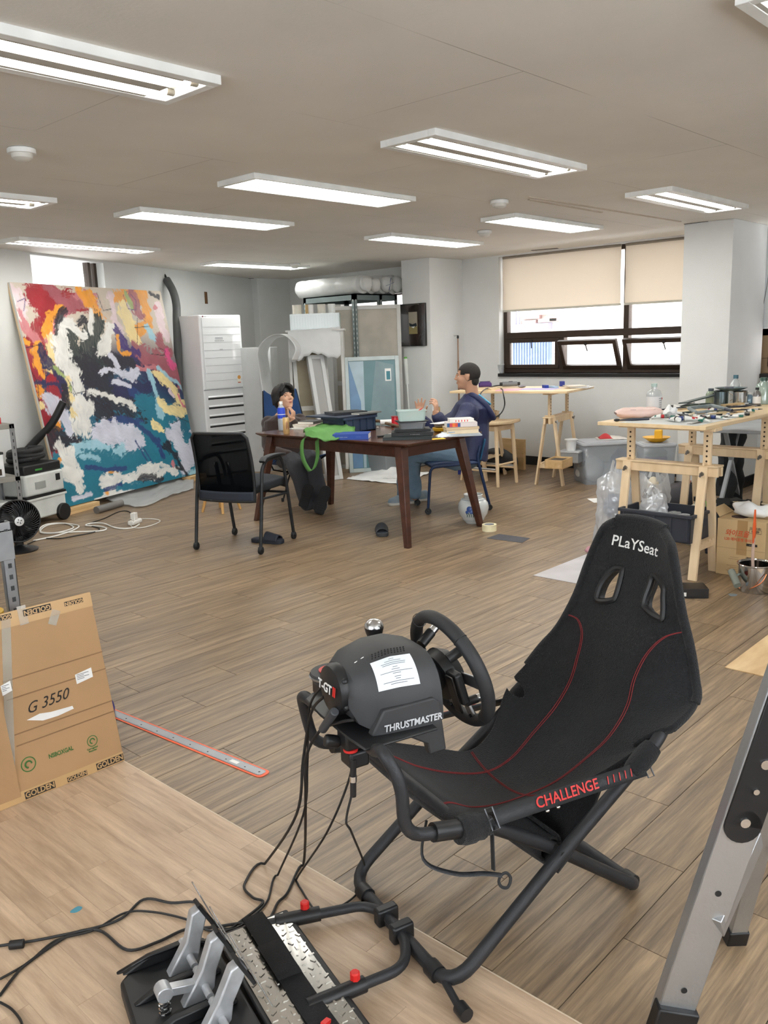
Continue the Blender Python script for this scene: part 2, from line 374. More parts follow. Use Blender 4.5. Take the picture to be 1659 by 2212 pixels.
def sash(y0, y1, tilt):
    z0, z1 = 1.095, 1.432; R = Matrix.Rotation(-tilt, 3, 'Y'); piv = V((X0+.01, 0, z0))
    def tf(p): return piv+R @ (p-piv)
    f = rect_frame(MB(), X0-.02, y0, y1, z0, z1, .045, .04).xf(tf).build('sash', FRM, win, bevel=.003)
    MB().b2((X0-.004, y0+.04, z0+.04), (X0+.002, y1-.04, z1-.04)).xf(tf).build('sash_pane', GLS, f)
    ym = (y0+y1)/2; MB().b2((X0-.04, ym-.012, z1-.045), (X0-.02, ym+.012, z1-.02)).tube([(X0-.035, ym, z1-.03), (X0-.04, ym-.01, z1-.11)], .006).xf(tf).build('sash_handle', M('handle_black', (28, 26, 25), .5), f)
    if tilt: MB().bar((X0+.01, y0+.01, z0+.2), tf(V((X0-.01, y0+.01, z0+.24))), .008, .004).build('stay_arm', M('stay_steel', (160, 160, 158), .35, .9), f)
sash(5.155, 5.845, 0); sash(4.39, 5.09, .42); sash(3.41, 4.32, .42)
sill = struct(MB().b2((XR-.035, WY0, 1.008), (X0+.02, WY1, 1.045)).build('trim_3', M('black_sill', (26, 26, 27), .3), bevel=.004))
BL = MT('roller_blind_fabric', (238, 226, 208), .0, .5, 0.0, .13, vs=2.2, var=.03)
for y0, y1, lab in ((4.405, 5.875, 'wide cream roller blind over the window beside the man'), (3.37, 4.355, 'cream roller blind next to the square white pillar')):
    b = thing('roller_blind', lab+', pulled half down', 'blind', (8.385, (y0+y1)/2, 1.74), group='cream roller blinds')
    h = (y1-y0)/2
    MB().grid(lambda u, v: (.004*math.sin(v*9+u*4), -h+2*h*u, .015+v*.59), 20, 14).build('fabric', BL, b)
    MB().b2((-.012, -h-.006, 0), (.012, h+.006, .022)).build('bottom_rail', M('blind_rail', (206, 203, 190), .5), b, bevel=.004); MB().cyl((0, -h, .602), (0, h, .602), .013).build('roller', M('blind_tube', (150, 140, 126), .5), b)
# second window on the right, with a venetian blind
W2 = M('tan_window_frame', (150, 124, 92), .5); win2 = struct(rect_frame(MB(), X0, .3, 3.0, 1.04, WZ1, .14, .08).build('window_2', W2, bevel=.004))
MB().b2((X0+.03, .4, 1.1), (X0+.036, 2.95, 2.3)).build('pane', GLS, win2); MB().b2((X0, .3, 1.39), (X0+.07, 3.0, 1.46)).build('transom', W2, win2); MB().b2((X0, 2.88, 1.1), (X0+.07, 2.905, 1.4)).build('mullion', FRM, win2)
struct(MB().b2((XR-.03, .3, 1.0), (X0+.02, 3.0, 1.04)).build('trim_4', MC['black_sill'], bevel=.003))
vb = thing('venetian_blind', 'white horizontal-slat blind in the window past the square pillar', 'blind', (8.36, 1.7, 1.45)); SL = M('slat_white', (226, 228, 230), .45)
pr = MB().grid(lambda u, v: (.007*(v*2-1), -1.28+2.56*u, -.0145*(v*2-1)-.002*(1-(2*v-1)**2)), 1, 4).mesh('slat'); pr.materials.append(SL)
for i in range(31):
    o = bpy.data.objects.new('slat', pr); COL.objects.link(o); o.parent = vb; o.location = (0, 0, .03+i*.0285)
MB().b2((-.014, -1.29, 0), (.014, 1.29, .016)).build('bottom_rail', SL, vb, bevel=.003); MB().tube(crv([(-.03, 1.23, .9), (-.045, 1.2, .5), (-.04, 1.26, .05)], 8), .003).build('pull_cord', M('blind_cord', (120, 120, 118), .6), vb)
# window in the left wall
c = LA+LD*.705; win3 = thing('window_3', '', ''); 
COL.objects.unlink(win3); bpy.data.objects.remove(win3)
t = MB()
for s0, s1, z0, z1 in ((.17, .21, 1.25, 2.35), (1.2, 1.24, 1.25, 2.35), (.17, 1.24, 1.25, 1.29), (1.1, 1.14, 1.25, 2.35)): wallbox(t, lw(s1, -.09), lw(s0, -.09), z0, z1, .06)
win3 = struct(t.build('window_3', FRM)); wallbox(MB(), lw(1.2, -.12), lw(.2, -.12), 1.28, 2.35, .006).build('pane', GLS, win3)
t = MB()  # unseen front-wall window, added to brighten the dark foreground
for x0 in (-.8, .8, 2.4): t.b2((x0, -2.0, .9), (x0+.05, -1.94, 2.3)).b2((x0+1.55, -2.0, .9), (x0+1.6, -1.94, 2.3)).b2((x0, -2.0, .9), (x0+1.6, -1.94, .95)).b2((x0, -2.0, 2.25), (x0+1.6, -1.94, 2.3))
added_front = struct(t.build('added_window_front', FRM)); MB().b2((-.8, -1.98, .9), (4.0, -1.97, 2.3)).build('pane', GLS, added_front)
t = MB()  # another unseen window, added in the back wall for more daylight near the camera
for y0 in (-1.2, .7): t.b2((-2.3, y0, .9), (-2.24, y0+.05, 2.3)).b2((-2.3, y0+1.85, .9), (-2.24, y0+1.9, 2.3)).b2((-2.3, y0, .9), (-2.24, y0+1.9, .95)).b2((-2.3, y0, 2.25), (-2.24, y0+1.9, 2.3))
added_back = struct(t.build('added_window_back', FRM)); MB().b2((-2.28, -1.2, .9), (-2.27, 2.6, 2.3)).build('pane', GLS, added_back)
win4 = struct(rect_frame(MB(), X0, 7.1, 8.5, 1.9, 2.05, .015, .05).build('window_4', FRM)); MB().b2((X0+.02, 7.1, 1.9), (X0+.025, 8.5, 2.05)).build('pane', GLS, win4)
# ---------------------------------------------------------------- outside: the neighbouring building
BRK = M('pale_outside_brick', (205, 190, 182), .9, rgb2=(232, 224, 218), vs=3, bump=.2, bs=30)
nb = thing('neighbour_building', 'sun-bleached brick building outside the window with a blue-grey shutter', 'building', (12.5, 6, -4))
MB().b2((0, -9, 0), (3, 9, 9)).build('wall', BRK, nb)
a, b = WX(1109, 742, 12.47), WX(1190, 790, 12.47)
sh = MB().b2((12.43, a.y, b.z-.1), (12.5, b.y, a.z+.05)).build('shutter', M('shutter_blue', (96, 112, 140), .6), nb, world=True)
st = MB()
n = 14
for i in range(n): y = b.y+(a.y-b.y)*(i+.5)/n; st.b2((12.41, y-.012, b.z-.1), (12.43, y+.012, a.z+.05))
st.build('shutter_ribs', MC['shutter_blue'], sh, world=True)
p, q = WX(1203, 668, 12.4), WX(1248, 704, 12.4); MB().bar(p, q, .16, .1, (1, 0, 0)).build('stair_beam', M('beam_violet', (120, 118, 150), .7), nb, world=True)
p, q = WX(1112, 708, 12.4), WX(1188, 704, 12.4); MB().bar(p, q, .14, .1).build('ledge', MC['beam_violet'], nb, world=True)
for xx in (1114, 1121): MB().tube([WX(xx, 670, 12.38), WX(xx, 705, 12.38)], .018).build('drain_pipe', MC['beam_violet'], nb, world=True)
for k, (x0, y0, x1) in enumerate(((1128, 686, 1168), (1128, 697, 1160), (1165, 693, 1205), (1150, 677, 1200), (1190, 690, 1225))):
    p, q = WX(x0, y0, 12.46), WX(x1, y0-2, 12.46); MB().bar(p, q, .09, .06).build('brick_course', M('brick_rose', (176, 140, 132), .9, bump=.3, bs=20), nb, world=True)
# ---------------------------------------------------------------- ceiling lamps and smoke detectors
LW = M('lamp_white_metal', (232, 233, 230), .4); TUBE = ME('tube_glow', (255, 255, 252), LAMP_E*1.9); PAN = ME('panel_glow', (255, 255, 250), LAMP_E); LSK = M('lamp_socket', (120, 112, 100), .5)
def lamp_tube(cx, cy, lab, rz=0, L_=1.31):
    t = thing('fluorescent_lamp', lab, 'ceiling light', (cx, cy, ZC-.030), rz, 'open two-tube ceiling lamps'); h = L_/2
    rect = MB(); rect.b2((-h, -.165, 0), (h, -.125, .042)).b2((-h, .125, 0), (h, .165, .042)).b2((-h, -.125, 0), (-h+.035, .125, .042)).b2((h-.035, -.125, 0), (h, .125, .042)); rect.build('frame', LW, t, bevel=.002)
    MB().b2((-h+.035, -.125, .036), (h-.035, .125, .042)).b2((-h+.035, -.03, .0), (h-.12, .03, .036)).b2((-h+.035, -.125, .002), (h-.12, -.108, .036)).b2((-h+.035, .108, .002), (h-.12, .125, .036)).build('reflector', M('lamp_reflector', (190, 186, 176), .5), t)
    for y in (-.072, .072):
        MB().cyl((-h+.07, y, .018), (h-.07, y, .018), .0155, 14).build('tube', TUBE, t)
        for s in (-1, 1): MB().cyl((s*(h-.07), y, .018), (s*(h-.036), y, .018), .012, 10).build('socket', LSK, t)
    return t
def lamp_panel(cx, cy, lab, rz=0, L_=1.33):
    t = thing('led_panel_lamp', lab, 'ceiling light', (cx, cy, ZC-.032), rz, 'flat panel ceiling lamps'); h = L_/2
    f = MB(); f.b2((-h, -.165, 0), (h, -.145, .032)).b2((-h, .145, 0), (h, .165, .032)).b2((-h, -.145, 0), (-h+.03, .145, .032)).b2((h-.03, -.145, 0), (h, .145, .032)); f.build('frame', LW, t, bevel=.004)
    MB().b2((-h+.03, -.145, .004), (h-.03, .145, .012)).build('diffuser', PAN, t); MB().b2((-h+.01, -.15, .013), (h-.01, .15, .032)).build('back', LW, t); return t
lamp_tube(1.305, 2.70, 'two-tube ceiling lamp nearest the metal shelving and the cardboard sheet'); lamp_tube(3.765, 2.70, 'two-tube ceiling lamp over the floor between racing seat and brown table'); lamp_tube(6.16, 2.71, 'two-tube ceiling lamp close to the square white pillar')
lamp_tube(1.99, 5.25, 'two-tube ceiling lamp above the fan'); lamp_tube(3.9, 7.12, 'long two-tube ceiling lamp in front of the left wall window', .13, 1.42); lamp_tube(3.25, .87, 'two-tube ceiling lamp above the racing seat, only a corner in view')
lamp_panel(3.76, 3.94, 'white flat panel lamp over the near side of the brown table'); lamp_panel(3.87, 5.25, 'white flat panel lamp above the black mesh chair'); lamp_panel(6.28, 3.98, 'white flat panel lamp by the cream roller blinds')
lamp_panel(6.32, 5.28, 'white flat panel lamp in front of the dark framed picture'); lamp_panel(6.44, 7.9, 'white flat panel lamp near the air conditioner, smoke detector at its end')
for x, y, lab in ((1.917, 3.968, 'round white smoke detector above the metal shelving'), (5.02, 3.545, 'white smoke detector between two lit ceiling lamps'), (6.29, 4.60, 'white smoke detector next to the flat panel by the blinds'), (6.80, 7.66, 'white smoke detector beside the lamp near the air conditioner')):
    t = thing('smoke_detector', lab, 'smoke detector', (x, y, ZC-.055), group='smoke detectors'); MB().lathe([(.062, .03), (.062, .05), (.055, .055)], 20).build('base', LW, t); MB().lathe([(.0, 0), (.028, .002), (.045, .012), (.048, .03)], 20).build('sensor', M('detector_body', (214, 212, 204), .5), t)
# ================================================================ racing seat, wheel, shifter, pedals, cables
RO, RA = V((1.30, 1.07, 0)), -.3015
RX = V((math.cos(RA), math.sin(RA), 0)); RY = V((-RX.y, RX.x, 0))
def RL(px, py, t):            # pixel -> local point on the plane y=t of the seat
    d = ray(px, py); k = (t-(CAMP-RO).dot(RY))/d.dot(RY); q = CAMP+d*k-RO; return V((q.dot(RX), t, q.z))
def RS(px, py, s):            # pixel -> local point on the plane x=s
    d = ray(px, py); k = (s-(CAMP-RO).dot(RX))/d.dot(RX); q = CAMP+d*k-RO; return V((s, q.dot(RY), q.z))
def RF(px, py, z=0): q = G(px, py, z)-RO; return V((q.dot(RX), q.dot(RY), z))
STEEL = M('charcoal_tube', (46, 47, 50), .5, .3, var=.08, bump=.15, bs=500)
PLAST = M('black_plastic', (24, 25, 27), .45, var=.1); PLASG = M('dark_grey_plastic', (50, 51, 53), .55, var=.06, bump=.1, bs=700)
RED = M('red_paint', (205, 40, 36), .45); REDT = M('red_thread', (120, 34, 36), .8); WHT = M('white_print', (236, 236, 234), .6); CHROME = M('chrome', (205, 205, 205), .15, 1.0)
def mesh_fabric():
    m = M('black_mesh_fabric', (17, 18, 21), .9, var=.12, vs=9, sheen=.08); nt = m.node_tree; N, L = nt.nodes, nt.links; b = N['Principled BSDF']
    tc = N.new('ShaderNodeTexCoord'); vo = N.new('ShaderNodeTexVoronoi'); vo.inputs['Scale'].default_value = 380; mp = N.new('ShaderNodeMapping'); mp.inputs['Scale'].default_value = (.8, 1.25, .8); L.new(tc.outputs['Object'], mp.inputs[0]); L.new(mp.outputs[0], vo.inputs['Vector'])
    bp = N.new('ShaderNodeBump'); bp.inputs['Strength'].default_value = .7; bp.inputs['Distance'].default_value = .003; L.new(vo.outputs['Distance'], bp.inputs['Height']); L.new(bp.outputs[0], b.inputs['Normal'])
    return m
FAB = mesh_fabric()
seat = thing('racing_chair', 'black mesh folding racing seat with charcoal tube frame and red stitching', 'seat', RO, RA)
TR = .0165
A = [(.81, .15, .60), (.755, .065, .49), (.655, 0, .455), (.327, 0, .243), (.005, 0, .018), (.005, .485, .018), (.327, .485, .243), (.655, .485, .455), (.735, .42, .49), (.79, .34, .60)]
MB().tube(bendp(A, .075, 6), TR, 14).build('frame_tube', STEEL, seat)
Bf = [(.05, .01, .402), (.12, .035, .375), (.327, .035, .243), (.632, .035, .018), (.632, .45, .018), (.327, .45, .243), (.12, .45, .375), (.05, .475, .402)]
MB().tube(bendp(Bf, .06, 6), TR, 14).build('frame_tube', STEEL, seat)
MB().cyl((.05, -.02, .402), (.05, .505, .402), TR, 14).build('front_bar', STEEL, seat)
MB().cyl((.34, .03, .225), (.34, .46, .225), .014, 14).build('rear_bar', STEEL, seat)
for t in (.018, .467): MB().cyl((.327, t-.03, .243), (.327, t+.03, .243), .013, 12).build('pivot_bolt', PLAST, seat)
for s, t in ((.632, .075), (.005, .07), (.005, .41)): MB().cyl((s, t-.018, .018), (s, t+.018, .018), TR+.005, 14).build('sleeve', PLAST, seat)
MB().tube(bendp([(.005, .03, .02), (-.012, -.05, .022), (-.012, -.062, .022)], .02), .009, 10).build('foot_stub', STEEL, seat); MB().cyl((-.012, -.055, .022), (-.013, -.085, .022), .0165, 14).build('foot_cap', PLAST, seat)
# --- fabric shell: stations (centre s,z), near edge (s,t,z), far edge (s,t,z)
ST = [((.835, .945), (.825, .165, .938), (.825, .335, .938)), ((.835, .925), (.80, .115, .915), (.82, .375, .912)), ((.825, .88), (.785, .092, .89), (.805, .395, .862)), ((.805, .80), (.79, .078, .82), (.775, .405, .79)),
      ((.775, .72), (.795, .062, .735), (.742, .412, .708)), ((.735, .635), (.795, .035, .66), (.70, .44, .61)), ((.695, .55), (.80, .018, .575), (.65, .46, .555)), ((.655, .48), (.77, -.012, .522), (.60, .465, .51)),
      ((.60, .41), (.668, -.018, .475), (.555, .47, .475)), ((.53, .345), (.60, .02, .42), (.52, .465, .44)), ((.44, .298), (.50, .055, .365), (.455, .44, .35)), ((.35, .285), (.37, .075, .345), (.36, .425, .315)),
      ((.25, .30), (.24, .05, .36), (.25, .45, .345)), ((.15, .34), (.13, .012, .40), (.15, .475, .375)), ((.07, .395), (.055, .0, .42), (.065, .485, .405)), ((.035, .39), (.035, .0, .405), (.035, .485, .395))]
def cat(P, x):
    n = len(P)-1; x = max(0, min(n-1e-6, x)); i = int(x); t = x-i; g = lambda k: P[max(0, min(n, k))]
    a, b, c, d = g(i-1), g(i), g(i+1), g(i+2)
    return [.5*(2*q+(r_-p)*t+(2*p-5*q+4*r_-s_)*t*t+(3*q-p-3*r_+s_)*t**3) for p, q, r_, s_ in zip(a, b, c, d)]
SC = [list(a) for a, b, c in ST]; SN = [list(b) for a, b, c in ST]; SF = [list(c) for a, b, c in ST]; NS = len(ST)-1
def shell(v, u):      # v 0..NS, u -1 (near) .. 1 (far)
    c, n, f = cat(SC, v), cat(SN, v), cat(SF, v); e = f if u > 0 else n; k = abs(u)**2.2
    tm = (n[1]+f[1])/2; t = tm+(f[1]-n[1])/2*u
    return V((c[0]+(e[0]-c[0])*k, t, c[1]+(e[2]-c[1])*k))
def shell_n(v, u):
    a = shell(v+.05, u)-shell(v-.05, u); b = shell(v, u+.02)-shell(v, u-.02); n = a.cross(b).normalized()
    return n if n.z-n.x > 0 else -n
def inpoly(x, y, P):
    r_ = False; j = len(P)-1
    for i in range(len(P)):
        if (P[i][1] > y) != (P[j][1] > y) and x < (P[j][0]-P[i][0])*(y-P[i][1])/(P[j][1]-P[i][1])+P[i][0]: r_ = not r_
        j = i
    return r_
H1 = [RS(*p, .79) for p in ((1306, 1288), (1311, 1258), (1324, 1236), (1338, 1229), (1342, 1240), (1341, 1285), (1335, 1297), (1318, 1295))]
H2 = [RS(*p, .79) for p in ((1401, 1310), (1403, 1268), (1408, 1250), (1418, 1250), (1436, 1268), (1439, 1290), (1440, 1325), (1436, 1334))]
def make_shell():
    nv, nu = 330, 120; mb = MB(); idx = {}
    keep = []
    for i in range(nv+1):
        for j in range(nu+1): mb.v.append(shell(i/nv*NS, j/nu*2-1))
    for i in range(nv):
        for j in range(nu):
            p = shell((i+.5)/nv*NS, (j+.5)/nu*2-1); v = (i+.5)/nv*NS; u = (j+.5)/nu*2-1
            if v < 5 and (inpoly(p.y, p.z, [(q.y, q.z) for q in H1]) or inpoly(p.y, p.z, [(q.y, q.z) for q in H2])): continue
            if abs(u) > .8 and ((v-8.35)/.42)**2+((1-abs(u))/.2)**2 < 1: continue      # arm notches
            if abs(u) > .93 and 12.3 < v < 12.9 and False: continue
            a = i*(nu+1)+j; mb.f.append((a, a+1, a+nu+2, a+nu+1))
    return mb
sh = make_shell().build('seat_cover', FAB, seat, solid=.02)
# padding roll at the headrest top and the side bolsters
MB().tube([shell(v, -.985)+shell_n(v, -.98)*.004 for v in [k*.25 for k in range(1, 29)]], .013, 10).build('edge_roll', FAB, sh); MB().tube([shell(v, .985)+shell_n(v, .98)*.004 for v in [k*.25 for k in range(1, 29)]], .013, 10).build('edge_roll', FAB, sh)
MB().tube([shell(.12, u)+V((0.004, 0, .004)) for u in [k/10-1 for k in range(21)]], .014, 10).build('edge_roll', FAB, sh)
for Hh in (H1, H2):
    P = []
    for q in Hh:         # project rim on the shell
        best = min(((shell(v*.1, u*.05) - q).yz.length, v*.1, u*.05) for v in range(8, 60) for u in range(-20, 21)); P.append(shell(best[1], best[2])+shell_n(best[1], best[2])*.009)
    MB().tube(crv(P, 4, True), .0095, 8, closed=True, sx=1.0).build('harness_slot_rim', PLAST, sh)
    Q = [p+V((.03, 0, -.008)) for p in P]; pp, qq = crv(P, 4, True), crv(Q, 4, True); n = len(pp)
    MB().raw(pp+qq, [(i, (i+1) % n, n+(i+1) % n, n+i) for i in range(n)]).build('harness_slot_wall', PLAST, sh)
for sg in (-1, 1):
    path = [(4.55, .97), (4.75, .72), (5.3, .52), (6.2, .43), (7.5, .42), (9, .44), (10.5, .46), (12, .5), (13.2, .56), (14.2, .62)]
    for off in (-.012, .012):
        MB().tube([shell(v, sg*u+off)+shell_n(v, sg*u)*.0112 for v, u in [tuple(p[:2]) for p in crv([(a, b, 0) for a, b in path], 8)]], .0013, 5).build('red_seam', REDT, sh)
for vv in (10.95, 11.0): MB().tube([shell(vv, -.95+1.9*k/30)+shell_n(vv, -.95+1.9*k/30)*.0112 for k in range(31)], .0013, 5).build('red_seam', REDT, sh)
for t in (.0, .485):      # front cuffs of the cover and padded lobes on the frame
    MB().tube(crv([(.115, t, .39), (.085, t, .398), (.05, t, .402), (.03, t, .405)], 4), [.022]*3+[.03]*3+[.033]*4+[.030]*3, 14).build('cover_cuff', FAB, sh)
for t, s in ((0, 1), (.485, -1)): MB().tube([(.625, t, .437), (.605, t, .424), (.585, t, .411), (.565, t, .398), (.55, t, .388)], [.024, .028, .028, .026, .022], 14).build('cover_cuff', FAB, sh)
MB().tube(crv([(.31, .06, .215), (.335, .055, .205), (.36, .06, .222), (.355, .06, .25), (.32, .06, .262)], 5), .004, 6)
MB().grid(lambda u, v: (.335+.032*math.cos(2.6*math.pi*v-.6)*(1 if v < .8 else 1), .05+.39*u, .225+.030*math.sin(2.6*math.pi*v-.6)+(.03*(v-.6) if v > .6 else 0)), 8, 20).build('rear_cover_loop', FAB, sh, solid=.008)
MB().grid(lambda u, v: V((.318, .004+.475*u, .198-.012*math.sin(3.14*u)))*(1-v)+(shell(10.0, (2*u-1)*.97)-shell_n(10.0, (2*u-1)*.97)*.022)*v-V((0, 0, .025*math.sin(3.14*v))), 12, 12).build('lower_flap', FAB, sh, solid=.014)
# lettering on the headrest
tm = shell(1.75, 0); nn = shell_n(1.75, 0)
Lm = LM[seat.name]
tp = Lm @ (shell(2.05, .05)+nn*.018)
lt_ = text('PLaYSeat', .042, WHT, seat, mframe(tp, -RY+V((0, 0, .0)), (Lm.to_3x3() @ nn)), 'headrest_lettering', bold=.0004, sx=1.12)
for vx in lt_.data.vertices:        # lay the embroidery on the curved headrest
    t, z = vx.co.y, vx.co.z; lo, hi = .2, 4.5
    for _ in range(16):
        mid = (lo+hi)/2; n_, f_ = cat(SN, mid), cat(SF, mid); u = max(-1, min(1, (t-(n_[1]+f_[1])/2)/((f_[1]-n_[1])/2)))
        if shell(mid, u).z > z: lo = mid
        else: hi = mid
    vx.co.x = shell(lo, u).x-.0122
# straps
STRAP = M('black_strap', (36, 38, 41), .55, var=.06, bump=.2, bs=300)
def strap(t, sgn, full):
    a, b = V((.125, t, .412)), V((.585, t, .395)); d = (b-a).normalized(); up = V((0, sgn*.6, .8)).normalized(); n = d.cross(up); n = n if n.y*sgn < 0 else -n
    s0 = MB().grid(lambda u, v: a+(b-a)*u+up*(.0185*(2*v-1))+n*(.004*math.sin(u*3.1)), 24, 2).build('side_strap', STRAP, seat, solid=.003)
    for e, q in ((a, -1), (b, 1)):
        MB().tube([e+up*.024+d*q*.0, e+up*.024+d*q*.02, e-up*.024+d*q*.02, e-up*.024], .0022, 6, closed=True).build('buckle_loop', M('buckle_steel', (96, 97, 100), .4, .7), seat)
        MB().bar(e+d*q*.015, (V((.055, t, .405)) if q < 0 else V((.61, t, .425))), .02, .003, up).build('strap_tab', STRAP, seat)
    for k in (.30, .37): MB().ell(a+(b-a)*k-up*.021, (.006, .004, .004)).build('rivet', CHROME, seat)
    if full or True:
        x = Lm.to_3x3() @ d*(1 if sgn > 0 else -1); nw = Lm.to_3x3() @ n
        c = a+(b-a)*(.44 if sgn > 0 else .5)+n*.0085
        text('CHALLENGE', .034, RED, s0, mframe(Lm @ c, x, nw), 'strap_lettering', sx=1.0, bold=.0004, shear=.15)
        for k in range(5): p = a+(b-a)*(.72+.042*k)+n*.0065; MB().bar(p-up*.009-d*.002, p+up*.009-d*.002*-2, .0022, .0012, n).build('strap_stripe', RED, s0)
strap(-.012, 1, True); strap(.497, -1, False)
# hanging velcro strap under the front edge
MB().tube(crv([(-.0, .08, .40), (-.03, .05, .33), (.03, .02, .29), (.10, .0, .275), (.14, -.01, .262)], 6), .007, 8, sx=.35).build('hanging_strap', STRAP, seat)
MB().tube(crv([(.14, -.01, .262), (.155, -.01, .262), (.165, -.012, .245), (.155, -.014, .228), (.138, -.013, .235), (.132, -.011, .25)], 5, True), .004, 6, closed=True, sx=.6).build('strap_loop', STRAP, seat)
MB().bar((.125, .0, .275), (.13, .01, .36), .012, .003, (1, 0, 0)).build('strap_tab', STRAP, seat)
# wheel support tube
wt = [(.10, 0, .398), (-.03, 0, .425), (-.115, 0, .455), (-.113, 0, .56), (-.15, .0, .63), (-.12, .075, .595), (-.10, .12, .59), (-.10, .37, .59), (-.12, .42, .60), (-.13, .485, .59), (-.1, .485, .47), (-.03, .485, .425), (.10, .485, .398)]
wt = [(.06, 0, .405), (-.105, 0, .435), (-.108, 0, .56), (-.135, .03, .632), (-.115, .10, .592), (-.10, .16, .582), (-.10, .33, .582), (-.115, .40, .59), (-.125, .46, .60), (-.105, .485, .53), (-.085, .485, .44), (.06, .485, .405)]
MB().tube(bendp(wt, .055, 6), .0145, 14).build('wheel_support_tube', STEEL, seat)
for t in (0, .485): MB().cyl((-.035, t, .4235), (.035, t, .409), .021, 16).build('tube_sleeve', PLAST, seat)
MB().prism([(-.145, .085, .605), (-.15, .15, .605), (-.15, .30, .605), (-.14, .40, .605), (-.11, .425, .605), (.05, .415, .605), (.06, .24, .605), (.04, .085, .605)], (0, 0, .006)).build('wheel_plate', PLAST, seat, bevel=.003)
cl = MB().box((-.105, .225, .575), (.055, .05, .05)).cyl((-.13, .24, .56), (-.165, .245, .572), .016, 8).build('clamp', PLAST, seat, bevel=.006)
MB().lathe([(.017, 0), (.017, .006)], 14, (-.115, .215, .545)).build('clamp_ring', RED, cl); MB().box((-.10, .225, .525), (.05, .055, .04)).build('clamp_lower', PLAST, cl, bevel=.006)
# pedal tie tube with clamps and red knobs
MB().tube(bendp([(-.30, .425, .03), (-.03, .355, .028), (.0, .30, .03), (-.005, .18, .03), (-.055, .105, .028), (-.32, .115, .03)], .045, 6), .0125, 14).build('pedal_tube', STEEL, seat)
for t in (.215, .29): MB().box((.002, t, .03), (.06, .03, .046)).build('tube_clamp', PLAST, seat, bevel=.006)
for p, q, k in (((-.25, .413, .03), (-.14, .384, .03), RF(690, 2000, .05)), ((-.30, .113, .03), (-.16, .108, .03), RF(783, 2133, .05))):
    e = MB().cyl(p, q, .0185, 16).build('tube_end', PLAST, seat); MB().lathe([(.009, .0), (.012, .003), (.012, .02), (.009, .023)], 8, (k.x, (p[1]+q[1])/2+.004, .043)).build('red_knob', RED, e)
# ---------------------------------------------------------------- wheel base
wb = thing('wheel_controller', 'black force-feedback racing wheel with white notice sticker on its base', 'steering wheel', Lm @ V((-.03, .245, .611)), RA)
SEC = [(-.10, .062, .10, .052), (-.088, .085, .132, .02), (-.06, .105, .155, .004), (.0, .122, .168, 0), (.06, .132, .165, 0), (.105, .13, .15, 0)]
def wsec(k, n=18):
    s, hw, ht, z0 = SEC[k]; out = []
    for i in range(n+1):
        a = math.pi*i/n; c_, s_ = math.cos(a), math.sin(a)
        out.append(V((s, hw*math.copysign(abs(c_)**.62, c_), z0+(ht-z0)*abs(s_)**.75)))
    return out
mb = MB(); n = 18
for k in range(len(SEC)): mb.v += wsec(k)
for k in range(len(SEC)-1):
    for i in range(n): a = k*(n+1)+i; mb.f.append((a, a+1, a+n+2, a+n+1))
    mb.f.append((k*(n+1), (k+1)*(n+1), (k+1)*(n+1)+n, k*(n+1)+n))
mb.f.append(tuple(range(n, -1, -1))); o = (len(SEC)-1)*(n+1); mb.f.append(tuple(range(o, o+n+1)))
body = mb.build('housing', PLASG, wb, auto=28)
MB().lathe([(.058, 0), (.060, .012), (.055, .026), (.03, .034), (0.001, .036)], 24, (-.088, 0, .078), Matrix.Rotation(-math.pi/2, 3, 'Y')).build('motor_cap', PLAST, body)
for y, z in ((-.045, .11), (-.05, .05), (.045, .11)): MB().ell((-.10, y, z), .008).build('screw_boss', PLAST, body)
# lower side panels with feet
for sg in (-1, 1):
    P = [(-.075, sg*.117, 0), (-.045, sg*.122, .055), (.075, sg*.138, .062), (.09, sg*.14, .05), (.105, sg*.14, -.07), (.06, sg*.14, -.072), (.055, sg*.138, -.045), (-.0, sg*.13, -.012)]
    MB().prism(P, (0, -sg*.022, 0)).build('side_panel', PLASG, body, bevel=.004)
WM = LM[wb.name]
def wpt(p): return WM @ V(p)
x3, n3 = WM.to_3x3() @ V((1, -.08, .0)), WM.to_3x3() @ V((-.0, -1, .06))
text('THRUSTMASTER', .0215, M('silver_print', (190, 192, 195), .5), body, mframe(wpt((.022, -.1345, .015)), x3, n3), 'brand_lettering', sx=.92, bold=.0005, shear=.12)
text('T-GT', .03, WHT, body, mframe(wpt((-.1245, .008, .085)), WM.to_3x3() @ V((0, -1, 0)), WM.to_3x3() @ V((-1, 0, .1))), 'cap_lettering', bold=.0006)
text('II', .03, RED, body, mframe(wpt((-.123, -.035, .085)), WM.to_3x3() @ V((0, -1, 0)), WM.to_3x3() @ V((-1, 0, .1))), 'cap_lettering', bold=.001)
def housing(s, a):     # point on the housing: s along, a angle 0 near .. pi far
    k = max(i for i in range(len(SEC)-1) if SEC[i][0] <= s+1e-6); f = (s-SEC[k][0])/(SEC[k+1][0]-SEC[k][0]); s_, hw, ht, z0 = [SEC[k][i]+(SEC[k+1][i]-SEC[k][i])*f for i in range(4)]
    c_, q = math.cos(a), math.sin(a); return V((s, -hw*math.copysign(abs(c_)**.62, c_), z0+(ht-z0)*abs(q)**.75))
ctr = V((0, 0, .07))
lab = MB().grid(lambda u, v: (lambda p: p+(p-ctr).normalized()*.0012)(housing(-.045+.095*u, .50+.62*v)), 10, 10).build('notice_sticker', M('sticker_white', (222, 232, 238), .5), body)
GRT = M('grey_print', (96, 100, 108), .7)
